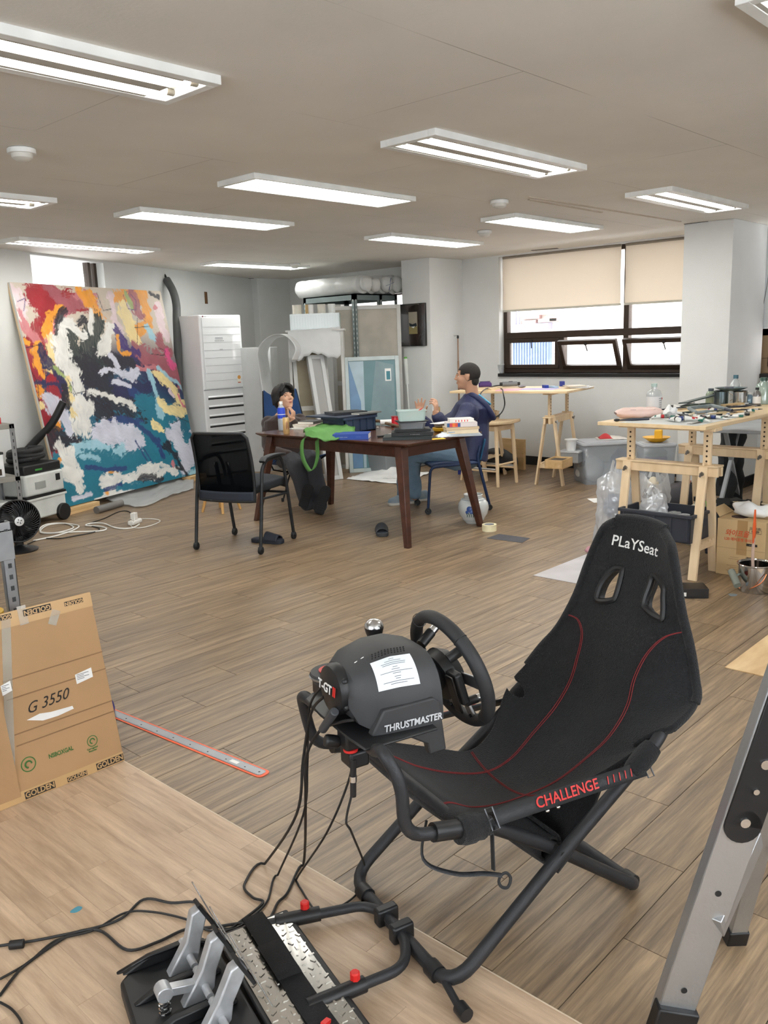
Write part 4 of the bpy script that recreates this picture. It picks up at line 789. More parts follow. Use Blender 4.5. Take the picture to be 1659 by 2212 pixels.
# ================================================================ big abstract painting
import numpy as np
PB, PA, PL_, PW, PH = V((3.599, 7.421, .062)), .345, .168, 2.128, 2.05
pd_, pn = V((math.cos(PA), math.sin(PA), 0)), V((-math.sin(PA), math.cos(PA), 0)); pu = V((0, 0, math.cos(PL_)))+pn*math.sin(PL_); pout = pd_.cross(pu); pout = pout if pout.dot(CAMP-PB) > 0 else -pout
def puv(px, py):
    d = ray(px, py); k = (PB-CAMP).dot(pout)/d.dot(pout); q = CAMP+d*k-PB; return q.dot(pd_), q.dot(pu)
pt = thing('abstract_painting', 'large unframed abstract painting in red, orange, teal and black leaning on wall', 'painting', PB, PA)
def painted():
    n = 230; us = np.linspace(0, PW, n+1); vv = np.linspace(0, PH, n+1); U, Vv = np.meshgrid(us, vv, indexing='ij')
    rng = np.random.default_rng(3)
    def nzf(s, seed):
        r_ = np.random.default_rng(seed); f = np.zeros_like(U)
        for k in range(5):
            a, b, p, q = r_.normal(size=4); f += np.sin((a*U+b*Vv)*s*(1+.6*k)+p*6+2*np.sin(q*3+(b*U-a*Vv)*s*.7))/(1+.5*k)
        return f/2.2
    C = {'red': (158, 28, 42), 'pink': (206, 128, 134), 'white': (232, 231, 226), 'orange': (238, 160, 48), 'cream': (243, 222, 160), 'dark': (34, 32, 44), 'green': (33, 48, 48), 'teal': (28, 118, 142), 'sky': (158, 203, 218), 'lav': (212, 213, 228), 'purple': (60, 36, 112), 'mauve': (166, 92, 102), 'mag': (226, 84, 142), 'blue': (38, 62, 118), 'beige': (205, 193, 178), 'rose': (226, 205, 210), 'leaf': (160, 178, 110), 'navy': (36, 38, 82)}
    base = np.zeros(U.shape+(3,)); h = Vv/PH
    top, mid, bot = [np.array(lin(C[k])[:3]) for k in ('beige', 'navy', 'teal')]; N1 = nzf(2.2, 1)*.18
    t = np.clip((h+N1-.18)/.32, 0, 1)[..., None]; t2 = np.clip((h+N1-.55)/.2, 0, 1)[..., None]
    base[:] = bot*(1-t)+mid*t; base = base*(1-t2)+top*t2
    def st(col, pts, w_, soft=.5, seed=None):
        nonlocal base
        P = [puv(x/2.9625, 560+y/2.9625) for x, y in pts]; w0 = w_/2.9625*.0047*(.56 if w_ > 9 else .5); dist = np.full(U.shape, 9.0); sd = int(abs(pts[0][0]*7+pts[0][1]*13)) % 9999; wk = min(1.0, w_/60); UU = U+(.045*nzf(5, sd+11)+.022*nzf(19, sd+12))*wk; VV = Vv+(.045*nzf(5, sd+13)+.022*nzf(19, sd+14))*wk
        if len(P) == 1: P = P+[(P[0][0]+.001, P[0][1])]
        for (a, b), (c, d) in zip(P[:-1], P[1:]):
            L2 = (c-a)**2+(d-b)**2+1e-9; tt = np.clip(((UU-a)*(c-a)+(VV-b)*(d-b))/L2, 0, 1); dd = np.hypot(UU-a-tt*(c-a), VV-b-tt*(d-b)); dist = np.minimum(dist, dd)
        (ax, ay), (bx, by) = P[0], P[-1]; ln = math.hypot(bx-ax, by-ay)+1e-6; cr = ((UU-ax)*(by-ay)-(VV-ay)*(bx-ax))/ln if len(pts) > 1 else U*.7+Vv*.7; streak = np.sin(cr*150+sd)+np.sin(cr*310+2*sd)+.8*nzf(12, sd+2); edge = w0*(1+soft*.5*nzf(9, sd)+.45*soft*nzf(34, sd+1)+.10*streak); m = np.clip((edge-dist)/(.005+.06*w0), 0, 1)*np.clip(.93+.16*streak*np.clip(dist/(w0+1e-6), 0, 1), .25, 1)
        if w_ < 9: m = np.clip((w0*1.3-dist)/.005, 0, 1)
        col = np.array(lin(C[col])[:3])*(1+.10*nzf(14, sd+3))[..., None]; base = base*(1-m[..., None])+col*m[..., None]
    S = [('rose', [(60, 230), (110, 330)], 120), ('white', [(40, 260), (90, 420)], 70), ('red', [(230, 230), (300, 300), (330, 420)], 190), ('red', [(160, 580), (210, 760), (250, 950), (300, 1200)], 130), ('red', [(230, 260), (500, 250)], 130), ('red', [(250, 420), (230, 520), (300, 640)], 100), ('red', [(330, 760), (360, 900), (330, 1010)], 110), ('mauve', [(310, 190), (430, 300), (520, 270)], 80), ('pink', [(110, 330), (150, 440), (210, 500)], 55), ('pink', [(410, 330), (330, 420), (300, 520)], 40), ('pink', [(480, 220), (640, 300)], 60),
         ('orange', [(480, 210), (550, 300)], 55), ('orange', [(570, 220), (640, 350), (700, 380)], 70), ('orange', [(720, 220), (900, 230), (940, 400), (860, 480)], 90), ('mauve', [(850, 240), (880, 330)], 80), ('beige', [(640, 260), (660, 330), (760, 400)], 90), ('rose', [(690, 250), (740, 420)], 60), ('cream', [(790, 330), (840, 480)], 95), ('leaf', [(800, 230), (830, 310)], 36), ('orange', [(110, 510), (180, 545)], 42), ('orange', [(290, 480), (320, 370), (380, 330)], 46), ('orange', [(240, 600), (245, 740)], 60), ('cream', [(300, 520), (310, 640), (290, 700)], 56), ('orange', [(250, 850)], 70), ('cream', [(262, 960)], 46), ('orange', [(360, 1010), (350, 1090)], 40), ('cream', [(430, 880), (480, 960)], 80),
         ('rose', [(1000, 330), (1040, 480)], 80), ('pink', [(990, 320)], 40), ('sky', [(930, 440), (980, 520)], 50), ('mauve', [(1010, 490), (1000, 560), (1070, 600)], 60), ('mauve', [(880, 590), (1000, 660), (1130, 760)], 100), ('pink', [(870, 690), (980, 680)], 40), ('mag', [(1060, 610), (1105, 700)], 60), ('green', [(430, 480), (450, 620), (520, 700)], 160), ('green', [(600, 430), (560, 560), (640, 620)], 130), ('dark', [(560, 700), (640, 800), (760, 920), (850, 960)], 200), ('dark', [(700, 660), (840, 660)], 120), ('navy', [(760, 830), (930, 790)], 110), ('dark', [(580, 900), (620, 1000), (700, 1040)], 120), ('blue', [(840, 850), (900, 870)], 60), ('dark', [(330, 1150), (460, 1180)], 100), ('lav', [(300, 920), (420, 1020), (440, 1100)], 90),
         ('white', [(370, 500), (390, 640), (470, 760), (520, 920), (530, 1090)], 120), ('white', [(360, 560), (380, 620)], 60), ('white', [(360, 400), (450, 440), (520, 480)], 55), ('white', [(575, 350), (580, 480)], 45), ('white', [(700, 440), (640, 620)], 58), ('lav', [(620, 740), (720, 720), (860, 740)], 66), ('lav', [(700, 620), (740, 680)], 60), ('white', [(570, 850), (690, 880), (850, 960)], 44), ('lav', [(720, 780), (820, 800)], 40), ('dark', [(340, 470), (350, 400), (410, 330)], 46), ('dark', [(500, 410), (540, 380)], 40),
         ('purple', [(740, 470), (790, 560), (870, 610)], 70), ('orange', [(740, 490), (760, 590), (830, 600)], 30), ('navy', [(265, 570), (320, 700), (400, 820)], 64), ('navy', [(180, 800), (300, 790), (400, 800)], 26), ('dark', [(390, 850), (415, 930)], 52), ('leaf', [(340, 690), (410, 760), (440, 840)], 26), ('cream', [(440, 790)], 60),
         ('teal', [(900, 900), (1000, 1000), (1220, 1020)], 130), ('sky', [(940, 720), (980, 850), (1020, 980)], 70), ('cream', [(970, 740), (1060, 800), (1150, 900), (1180, 940)], 62), ('sky', [(1010, 700), (1120, 790), (1190, 890)], 34), ('cream', [(1010, 870), (1080, 960), (1150, 970)], 60), ('rose', [(1080, 830), (1110, 880)], 40), ('mag', [(1130, 870), (1160, 940)], 16), ('mauve', [(1180, 935)], 30),
         ('blue', [(600, 1080), (760, 1030), (900, 1060)], 60), ('lav', [(620, 1160), (740, 1090), (870, 1130), (830, 1210)], 130), ('sky', [(480, 1230), (620, 1200), (760, 1230)], 80), ('teal', [(560, 1270), (800, 1300), (1000, 1260), (980, 1160), (900, 1090)], 80), ('blue', [(880, 1060), (1000, 1160), (1030, 1260)], 40), ('blue', [(900, 1200), (960, 1290)], 18), ('blue', [(860, 1170), (930, 1290)], 14), ('cream', [(970, 1050), (1040, 1090)], 56), ('lav', [(1060, 1120), (1100, 1150)], 60), ('lav', [(1120, 1110), (1180, 1290), (1240, 1180)], 130), ('dark', [(1060, 1200), (1110, 1270)], 80), ('dark', [(1120, 1270), (1190, 1395)], 22), ('sky', [(1210, 1350), (1250, 1330)], 50),
         ('teal', [(420, 1520), (600, 1470), (820, 1460)], 110), ('teal', [(420, 1420), (430, 1560)], 90), ('blue', [(560, 1340), (800, 1340)], 40), ('white', [(390, 1210), (440, 1330), (500, 1460)], 70), ('white', [(440, 1220), (460, 1420)], 60), ('white', [(360, 1390), (490, 1350)], 56), ('sky', [(520, 1270), (600, 1250)], 50), ('orange', [(360, 1300)], 44), ('orange', [(670, 1365), (740, 1360)], 20), ('white', [(650, 1430), (850, 1390), (1000, 1350), (1110, 1350)], 74), ('dark', [(880, 1430), (1030, 1400)], 50), ('white', [(620, 1550), (700, 1500), (860, 1490)], 50), ('teal', [(740, 1480), (900, 1450)], 40), ('orange', [(675, 1500)], 30), ('pink', [(1090, 1310)], 44), ('dark', [(1120, 1330), (1150, 1350)], 26), ('dark', [(950, 225), (995, 245)], 34), ('lav', [(460, 1540), (560, 1500)], 30), ('blue', [(660, 1480), (760, 1440)], 22)]
    for col, pts, w_ in S: st(col, pts, w_, .55)
    for col, pts in (('dark', [(145, 570), (250, 550), (290, 570), (260, 640)]), ('dark', [(150, 650), (230, 790), (240, 930)]), ('purple', [(780, 230), (810, 320), (860, 330), (860, 270), (830, 230)]), ('dark', [(870, 380), (870, 540)]), ('green', [(850, 440), (950, 432)]), ('dark', [(1090, 1055), (1180, 1005)]), ('dark', [(1120, 1010), (1220, 1052)]), ('dark', [(960, 610), (1040, 620), (1050, 590), (1000, 570)]), ('purple', [(100, 270), (150, 250), (140, 330)]), ('dark', [(610, 220), (650, 330), (700, 320)]), ('green', [(420, 770), (480, 870), (430, 850)]), ('dark', [(480, 860), (540, 850), (500, 760)])): st(col, pts, 6)
    mb = MB(); N = n+1
    for i in range(N):
        for j in range(N): mb.v.append(PB+pd_*float(us[i])+pu*float(vv[j])+pout*.0215)
    for i in range(n):
        for j in range(n): a = i*N+j; mb.f.append((a, a+N, a+N+1, a+1))
    m = bpy.data.materials.new('painted_canvas'); m.use_nodes = True; nt = m.node_tree; b = nt.nodes['Principled BSDF']; at = nt.nodes.new('ShaderNodeAttribute'); at.attribute_name = 'paint'; nt.links.new(at.outputs['Color'], b.inputs['Base Color']); b.inputs['Roughness'].default_value = .5
    nz = nt.nodes.new('ShaderNodeTexNoise'); nz.inputs['Scale'].default_value = 60; bp = nt.nodes.new('ShaderNodeBump'); bp.inputs['Strength'].default_value = .25; bp.inputs['Distance'].default_value = .01; nt.links.new(nz.outputs['Fac'], bp.inputs['Height']); nt.links.new(bp.outputs[0], b.inputs['Normal'])
    ob = mb.build('painted_face', m, pt, world=True); ca = ob.data.color_attributes.new('paint', 'FLOAT_COLOR', 'POINT'); arr = np.ones((N*N, 4)); arr[:, :3] = np.clip(base, 0, 1).reshape(-1, 3); ca.data.foreach_set('color', arr.ravel().astype(np.float32)); return ob
painted()
CNV = M('canvas_cloth', (222, 219, 212), .8, bump=.2, bs=200)
MB().prism([PB, PB+pd_*PW, PB+pd_*PW+pu*PH, PB+pu*PH], pout*.02).build('canvas', CNV, pt, world=True)
for a in (0, PW-.05): MB().prism([PB+pd_*a, PB+pd_*(a+.05), PB+pd_*(a+.05)+pu*PH, PB+pd_*a+pu*PH], -pout*.02).build('stretcher_bar', PINE, pt, world=True)
BLK = wood('pine_block', (205, 168, 115), (226, 192, 142), .6, (3, 20, 20), .05)
for a, ln, lab in ((-.02, .42, 'stacked pine planks under the lower left corner of the big painting'), (1.86, .30, 'pine block propping the right corner of the big painting')):
    q = PB+pd_*a+pout*.03; t = thing('pine_block', lab, 'wood block', (q.x, q.y, 0), PA, 'pine blocks under the painting')
    for k in range(2): MB().b2((0, -.05, .029*k), (ln, .07, .029*k+.028)).build('plank', BLK, t, bevel=.002)
# ================================================================ crumpled film under the painting
FILM = MT('milky_film', (228, 230, 230), .35, .25, .05, .4)
def film(u, v):
    P = [G(228, 1082), G(300, 1098), G(360, 1078), G(418, 1058)]; Q = [G(235, 1068), G(300, 1060), G(360, 1046), G(420, 1035)]
    a = crv(P, 8)[int(u*24)]; b = crv(Q, 8)[int(u*24)]; p = a*(1-v)+b*v; k = noise.noise(V((u*9, v*4, 1)))+.5*noise.noise(V((u*22, v*9, 4))); p.z = .012+.03*abs(k)+.05*v*abs(noise.noise(V((u*12, v*6, 9)))); p.y += -.02*k; return p
tag(MB().grid(film, 24, 14).build('plastic_film', FILM, None, loc=G(320, 1080), world=True, solid=.001), 'crumpled milky plastic film on the floor below the big painting', 'plastic film')
tag(MB().cyl(G(208, 1102, .035), G(262, 1086, .035), .033, 18).build('cardboard_tube', M('grey_tube', (120, 118, 116), .6), None, loc=G(235, 1095), world=True), 'grey tube lying under the bottom edge of the big painting', 'tube')
# ================================================================ air conditioner
ACW = M('ac_white', (232, 234, 236), .3, var=.02, coat=.2); ACL = M('ac_line', (150, 153, 156), .5); ACD = M('ac_slot', (26, 28, 30), .5)
ac = thing('air_conditioner', 'tall white floor-standing air conditioner right of the big painting', 'air conditioner', (5.70, 8.06, 0)); w_, dp, hh = .58, .40, 1.815
MB().b2((0, 0, .02), (w_, dp, hh)).build('cabinet', ACW, ac, bevel=.014); MB().b2((.02, .03, 0), (w_-.02, dp-.03, .02)).build('plinth', ACD, ac)
fp = MB().b2((.035, -.008, 1.0), (w_-.03, 0, hh-.03)).build('front_panel', M('ac_gloss', (236, 238, 240), .06, var=.02, coat=.6), ac, bevel=.003)
for k in range(8): MB().b2((.037, -.0092, 1.085+.085*k), (w_-.032, -.0078, 1.0875+.085*k)).build('panel_groove', ACL, fp)
MB().b2((.0, -.004, .985), (w_, -.0, .992)).build('seam', ACL, ac)
for k in range(7): lv = MB().prism([(.05, -.012, .905-.105*k), (.05, .004, .925-.105*k), (.05, .004, .895-.105*k)], (w_-.09, 0, 0)).build('louvre', ACW, ac); MB().b2((.05, -.0015, .878-.105*k), (w_-.04, .002, .896-.105*k)).build('slot', ACD, lv)
text('LG', .02, M('print_grey', (110, 112, 116), .6), ac, mframe(V((5.70+.075, 8.058, hh-.018)), (1, 0, 0), (0, -1, 0)), 'brand_mark', align='LEFT'); MB().lathe([(.009, 0), (.009, .001)], 14, (.055, -.0005, hh-.018), rot(math.pi/2)).build('brand_dot', M('print_maroon', (110, 40, 60), .6), ac)
MB().b2((.20, -.0105, 1.545), (.30, -.008, 1.57)).build('display', M('ac_display', (196, 200, 204), .15), ac); MB().b2((.25, -.0105, 1.43), (.29, -.008, 1.436)).build('sensor_mark', ACL, ac)
for k in range(6): MB().b2((.19+.022*k, -.0105, 1.525), (.203+.022*k, -.008, 1.532)).build('icon', ACL, ac)
es = MB().b2((.47, -.0105, 1.045), (.52, -.008, 1.12)).build('energy_label', M('label_cream', (240, 236, 222), .6), ac); MB().b2((.475, -.0112, 1.045), (.515, -.0105, 1.056)).build('label_bar', M('label_rust', (190, 86, 50), .6), es); MB().lathe([(.022, 0), (.022, .001)], 16, (.495, -.0105, 1.11), rot(math.pi/2)).build('label_dial', M('label_orange', (222, 160, 80), .6), es)
MB().b2((w_, .05, 1.47), (w_+.03, .12, 1.53)).build('side_latch', ACW, ac, bevel=.004)
# hose, cable, patch on the wall
HOSE = M('duct_grey', (86, 88, 88), .6)
hp_ = [D(346, 584, 9.9), D(360, 604, 9.85), D(374, 630, 9.8), D(381, 660, 9.75), D(382, 700, 9.7), D(386, 800, 9.7), D(390, 900, 9.7)]
tag(MB().tube(crv(hp_[1:], 6), .045, 14).build('duct_hose', HOSE, None, loc=(hp_[-1].x, hp_[-1].y, 0), world=True), 'thick grey duct hose coming down the wall behind the air conditioner', 'hose')
tag(MB().tube(crv([D(340, 581, 9.92), D(352, 588, 9.88), D(362, 606, 9.85)], 6), .012, 8).build('ceiling_cable', CAB, None, loc=D(362, 606, 9.85), world=True), 'thin black cable leaving the ceiling gap above the duct hose', 'cable')
p = LA+LD*3.25+LN*.004; hl = MB().box((0, 0, 0), (.06, .006, .145)); tag(hl.build('wall_opening', wood('raw_board', (120, 84, 48), (84, 60, 40), .8, (20, 20, 3)), None, loc=(p.x, p.y, 2.07), rz=math.atan2(LD.y, LD.x)), 'small raw brown opening high on the wall above the air conditioner', 'opening')
# ================================================================ foam roll and foam sheet
FOAM = MT('white_foam', (236, 238, 238), .06, .4, .02, .3, vs=8)
fr_ = thing('foam_roll', 'white ribbed foam sheet roll standing right of the air conditioner', 'foam roll', (6.48, 8.05, 0)); mb = MB()
mb.lathe([(.235+.004*(k % 2), .012*k) for k in range(121)], 30); mb.build('rolled_sheet', FOAM, fr_); MB().grid(lambda u, v: ((.235+.02*u)*math.cos(-2.2+.6*u), (.235+.02*u)*math.sin(-2.2+.6*u), 1.44*v), 6, 4).build('sheet_end', FOAM, fr_, solid=.004)
fs = [D(590, 1005, 9.25), D(575, 900, 9.2), D(560, 800, 9.15), D(556, 760, 9.1), D(570, 735, 9.05), D(595, 722, 9.0), D(620, 728, 8.95), D(638, 752, 8.95), D(630, 778, 8.95)]
fc = crv(fs, 6); bd = V((.78, .62, 0))
tag(MB().grid(lambda u, v: fc[int(round(u*(len(fc)-1)))]+bd*(.5*v)+V((0, 0, -.03*v*max(0, u-.6)))+RI*(.05*v*(1 if u > .55 else .2)), len(fc)-1, 12).build('foam_sheet', FOAM, None, loc=(fs[0].x, fs[0].y, 0), world=True, solid=.004), 'white foam sheet curling over at its top behind the man in brown', 'foam sheet')
# ================================================================ metal shelf with printer, at left
GALV = M('galvanised_steel', (158, 160, 162), .4, .75, var=.12, vs=14); SHB = M('shelf_board_grey', (150, 147, 140), .5, .3)
S1 = V((3.0, 6.86, 0)); m1 = thing('metal_shelf', 'galvanised metal shelf holding a small white printer, behind the black fan', 'shelf', S1)
def angle_post(mb, x, y, z1, sx, sy, w_=.04): mb.b2((x, y, 0), (x+sx*w_, y+sy*.003, z1)).b2((x, y, 0), (x+sx*.003, y+sy*w_, z1)); return mb
for x, y, sx, sy in ((0, 0, -1, 1), (0, .38, -1, -1), (-.9, 0, 1, 1), (-.9, .38, 1, -1)):
    po = angle_post(MB(), x, y, .915, sx, sy).build('post', GALV, m1); hs_ = MB()
    for k in range(16): hs_.b2((x+sx*.016, y-.0008, .05+.055*k), (x+sx*.024, y+.0038, .075+.055*k)).b2((x-.0008, y+sy*.016, .05+.055*k), (x+.0038, y+sy*.024, .075+.055*k))
    hs_.build('post_slots', M('slot_dark', (52, 54, 56), .7), po, kind='stuff')
for z in (.08, .45, .875): MB().b2((-.9, .0, z), (0, .38, z+.04)).build('shelf_board', SHB, m1, bevel=.003)
pr = thing('printer', 'small white printer on the middle board of the metal shelf', 'printer', S1+V((-.30, .19, .49))); MB().b2((-.2, -.16, 0), (.2, .16, .2)).build('body', M('printer_white', (228, 229, 230), .45), pr, bevel=.012); MB().b2((-.2, -.165, .185), (.2, .15, .205)).build('lid', ACD, pr, bevel=.004); MB().b2((.05, -.163, .02), (.17, -.158, .07)).build('ink_window', M('ink_dark', (60, 50, 40), .3), pr); MB().b2((-.15, -.165, .05), (.03, -.158, .1)).build('paper_slot', ACD, pr)
for k in range(2): MB().b2((.06+.05*k, -.1645, .03), (.085+.05*k, -.1625, .06)).build('ink_level', M('ink_%d' % k, ((224, 190, 60), (40, 90, 150))[k], .4), pr)
rb = thing('red_box', 'small red printed box on top of the metal shelf', 'box', S1+V((-.16, .15, .915))); MB().b2((-.1, -.06, 0), (.1, .06, .05)).build('carton', M('box_red', (196, 32, 40), .5), rb, bevel=.002); MB().ell((.06, -.06, .025), (.012, .002, .01)).ell((.01, -.06, .025), (.012, .002, .01)).build('print', M('print_gold', (240, 220, 160), .5), rb)
wx = thing('storage_case', 'light grey plastic case on the bottom board of the metal shelf', 'case', S1+V((-.28, .19, .12))); MB().b2((-.19, -.17, 0), (.19, .17, .17)).build('body', M('case_grey', (205, 208, 206), .5), wx, bevel=.01); MB().b2((-.192, -.172, .10), (.192, .172, .112)).build('rim', M('case_rim', (150, 152, 150), .5), wx); MB().b2((.10, -.178, .08), (.15, -.17, .14)).build('latch', ACL, wx, bevel=.003)
# ================================================================ dust extractor with hose and wand
VG = M('extractor_grey', (206, 209, 206), .5); vc = thing('dust_extractor', 'grey and black dust extractor with coiled black hose beside the big painting', 'vacuum', (3.30, 7.33, 0), .38)
MB().b2((-.26, -.18, .06), (.2, .2, .24)).build('tank', VG, vc, bevel=.015); MB().b2((-.27, -.19, .225), (.21, .21, .245)).build('rim', VG, vc, bevel=.004); MB().b2((-.26, -.18, .265), (.2, .2, .45)).build('upper_body', VG, vc, bevel=.018); MB().b2((-.265, -.185, .245), (.205, .205, .265)).build('gasket', PLAST, vc)
MB().b2((-.25, -.17, .45), (.19, .19, .53)).build('hose_tray', PLAST, vc, bevel=.012); MB().b2((.10, -.187, .36), (.15, -.178, .42)).build('latch', PLAST, vc, bevel=.003); MB().b2((-.15, -.185, .32), (-.03, -.178, .38)).build('vent_recess', M('recess_grey', (150, 153, 150), .6), vc); MB().b2((-.12, -.172, .475), (-.04, -.1695, .49)).build('badge', M('badge_green', (60, 140, 60), .5), vc)
for y in (-.19, .21): MB().cyl((.14, y-.02, .075), (.14, y+.02, .075), .075, 22).build('wheel', PLAST, vc, bevel=.006); MB().cyl((-.2, y*.8-.012, .03), (-.2, y*.8+.012, .03), .03, 14).build('castor', PLAST, vc)
coil = [V((.15*math.cos(a)*(1-.02*k/9)-.03, .13*math.sin(a), .555+.03*(k/24))) for k in range(75) for a in [k*2*math.pi/24]]; hz = MB().tube([p+V((0, 0, .008*math.sin(i*.4))) for i, p in enumerate(coil)], .026, 10).build('coiled_hose', M('hose_black', (28, 29, 31), .6, bump=.4, bs=90), vc)
wa, wb_ = D(47, 985, 7.75), D(137, 868, 7.75); wm = D(112, 915, 7.75); MB().tube(crv([wa, (wa+wm)/2, wm, wb_], 6), .034, 12).build('suction_wand', PLAST, vc, world=True); 
# ================================================================ fan
fn = thing('floor_fan', 'round black floor fan with silver hub on a flat disc base', 'fan', (2.70, 6.33, 0), -1.72); FB_ = M('fan_black', (22, 23, 26), .35)
MB().lathe([(.13, 0), (.135, .012), (.11, .022), (.05, .03), (.03, .05)], 30).build('base', FB_, fn); MB().box((0, 0, .07), (.05, .06, .09)).build('neck', FB_, fn, bevel=.01)
FC = V((0.02, 0, .235)); FRm = Matrix.Rotation(math.pi/2-.06, 3, 'Y'); 
hd = MB().lathe([(.03, -.13), (.09, -.11), (.135, -.05), (.155, .0), (.158, .03)], 34, FC, FRm, cap=False).build('housing', FB_, fn, solid=.004); MB().tube([FC+FRm @ V((.157*math.cos(a), .157*math.sin(a), .03)) for a in [k*2*math.pi/40 for k in range(40)]], .007, 8, closed=True).build('front_ring', FB_, hd)
for k in range(44): a = k*2*math.pi/44; MB().tube([FC+FRm @ V((r_*math.cos(a+(r_-.03)*5), r_*math.sin(a+(r_-.03)*5), .03+.028*(1-(r_/.157)**2))) for r_ in (.03, .06, .09, .12, .157)], .0022, 4).build('grille_bar', FB_, hd)
for k in range(5): a = k*1.2566; MB().grid(lambda u, v: FC+FRm @ V(((.03+.105*u)*math.cos(a+v*.9), (.03+.105*u)*math.sin(a+v*.9), -.02+.04*v)), 4, 4).build('blade', M('blade_black', (34, 36, 40), .4), fn, solid=.002)
hb = MB().lathe([(.034, .052), (.034, .062), (.001, .064)], 24, FC, FRm).build('hub_badge', M('hub_silver', (205, 206, 206), .3, .6), hd)
for k in range(4): a = k*1.571+.4; MB().box(FC+FRm @ V((.014*math.cos(a), .014*math.sin(a), .0645)), (.012, .006, .001), FRm @ Matrix.Rotation(a, 3, 'Z')).build('badge_mark', ACD, hb)
# ================================================================ nearer shelf post with yellow and green things
S3 = D(34, 1220, 2.95); S3.z = 0; m3 = thing('metal_shelf', 'galvanised slotted shelf frame standing right behind the cardboard sheet', 'shelf', S3, .0)
for x, y in ((0, 0), (0, .42), (-.8, 0), (-.8, .42)):
    po = MB().b2((x-.042, y, 0), (x, y+.004, .90)).b2((x-.004, y, 0), (x, y+.042, .90)).b2((x-.042, y, 0), (x-.038, y+.02, .90)).build('post', GALV, m3, bevel=.001); hs_ = MB()
    for k in range(22): hs_.b2((x-.026, y-.0012, .02+.04*k), (x-.014, y+.001, .036+.04*k))
    hs_.build('post_slots', MC['slot_dark'], po, kind='stuff')
for z in (.12, .50, .84): MB().b2((-.8, .0, z), (0, .42, z+.035)).build('shelf_board', GALV, m3, bevel=.002)
pl_ = MB().b2((-.06, -.006, .77), (.0, -.001, .87)).build('corner_plate', GALV, m3, bevel=.001)
for i, (nm, col, lab, z, dx) in enumerate((('yellow_tape_roll', (240, 190, 20), 'yellow tape roll on the slotted shelf frame', .535, -.10), ('green_tape_roll', (170, 230, 40), 'lime green tape roll under the yellow one on the slotted shelf', .155, -.10))):
    t = thing(nm, lab, 'tape', S3+V((dx, .1, z)), 0, 'tape rolls on the slotted shelf'); MB().lathe([(.045, 0), (.075, 0), (.075, .045), (.045, .045), (.045, 0)], 26, cap=False).build('tape', M(nm, col, .4), t); MB().lathe([(.042, .002), (.045, .002), (.045, .043), (.042, .043), (.042, .002)], 22, cap=False).build('core', M('core_board', (150, 120, 90), .8), t)
# ================================================================ cardboard sheet
KR = M('kraft_card', (178, 142, 102), .75, var=.06, vs=3, bump=.1, bs=50); KR2 = M('kraft_tape', (196, 160, 112), .35, var=.08, vs=6); INK = M('ink_black', (38, 34, 30), .7); GRN = M('ink_green', (62, 108, 52), .8)
c0, c1 = V((.72, 2.685, .003)), V((1.424, 2.672, .003)); t1 = WX(190, 1280, 1.405); cu_ = V((-.012, t1.y-c1.y, t1.z)).normalized(); CH_ = (t1-c1).length; cx = (c1-c0).normalized(); CW = (c1-c0).length; cn = cx.cross(cu_).normalized(); cn = cn if cn.y < 0 else -cn
cb = thing('cardboard_sheet', 'flattened brown carton with printed tape edges leaning on the slotted shelf', 'cardboard', c0)
def cp(u, v, o=0): return c0+cx*u+cu_*v+cn*o      # metres from lower left
def cuv(px, py): d = ray(px, py); k = (c0-CAMP).dot(cn)/d.dot(cn); q = CAMP+d*k-c0; return q.dot(cx), q.dot(cu_)
body = MB().prism([cp(0, 0), cp(CW, 0), cp(CW, CH_), cp(0, CH_)], -cn*.012).build('panel', KR, cb, world=True, bevel=.002)
fl_ = cuv(22, 1600)[0]; MB().prism([cp(0, .02, .002), cp(fl_, .02, .002), cp(fl_-.005, CH_*.62, .03), cp(0, CH_*.62, .05)], -cn*.004).build('flap', KR, cb, world=True)
for y in (1418, 1458, 1535, 1560): v = cuv(150, y+(0))[1]; MB().bar(cp(fl_+.02, v-.006, .0005), cp(CW, v-.004, .0005), .004, .0014, cn).build('crease', M('crease_brown', (140, 108, 76), .8), body, world=True)
for v0, v1 in ((0, .035), (CH_-.05, CH_)): MB().prism([cp(0, v0, .0006), cp(CW, v0, .0006), cp(CW, v1, .0006), cp(0, v1, .0006)], cn*.0006).build('tape_edge', KR2, body, world=True)
def gold(px, py, size, flip=1, grp=body):
    u, v = cuv(px, py); v = max(size*.5+.003, min(v, CH_-size*.5-.004)); b_ = MB().prism([cp(u-size*2.0, v-size*.46, .0012), cp(u+size*2.0, v-size*.46, .0012), cp(u+size*2.0, v+size*.46, .0012), cp(u-size*2.0, v+size*.46, .0012)], cn*.0004).build('tape_print', INK, grp, world=True)
    text('GOLDEN', size, KR2, b_, mframe(cp(u, v, .0018), cx*flip, cn), 'tape_lettering', sx=.95, bold=.0006)
gold(88, 1712, .026); gold(168, 1682, .018); gold(240, 1657, .026); gold(87, 1308, .024, -1); gold(165, 1290, .017, -1); gold(8, 1328, .018, -1)
u, v = cuv(104, 1508); text('G 3550', .052, INK, body, mframe(cp(u, v, .0008), cx+cu_*.06, cn), 'handwriting', sx=.95, shear=.45)
u, v = cuv(132, 1618); text('NSBOXGAL', .021, GRN, body, mframe(cp(u, v, .0008), cx, cn), 'stamp_lettering', sx=.8, bold=.0005)
for px, py, r_ in ((62, 1645, .022), (199, 1592, .017)):
    u, v = cuv(px, py); e = MB().lathe([(r_, 0), (r_*1.16, 0), (r_*1.16, .0004), (r_, .0004)], 26, cp(u, v, .0008), frame_z(cn), cap=False); e.tube([cp(u+r_*.5*math.cos(a), v+r_*.5*math.sin(a), .0012) for a in [k*.5 for k in range(10)]], r_*.13, 5).build('recycling_emblem', GRN, body, world=True)
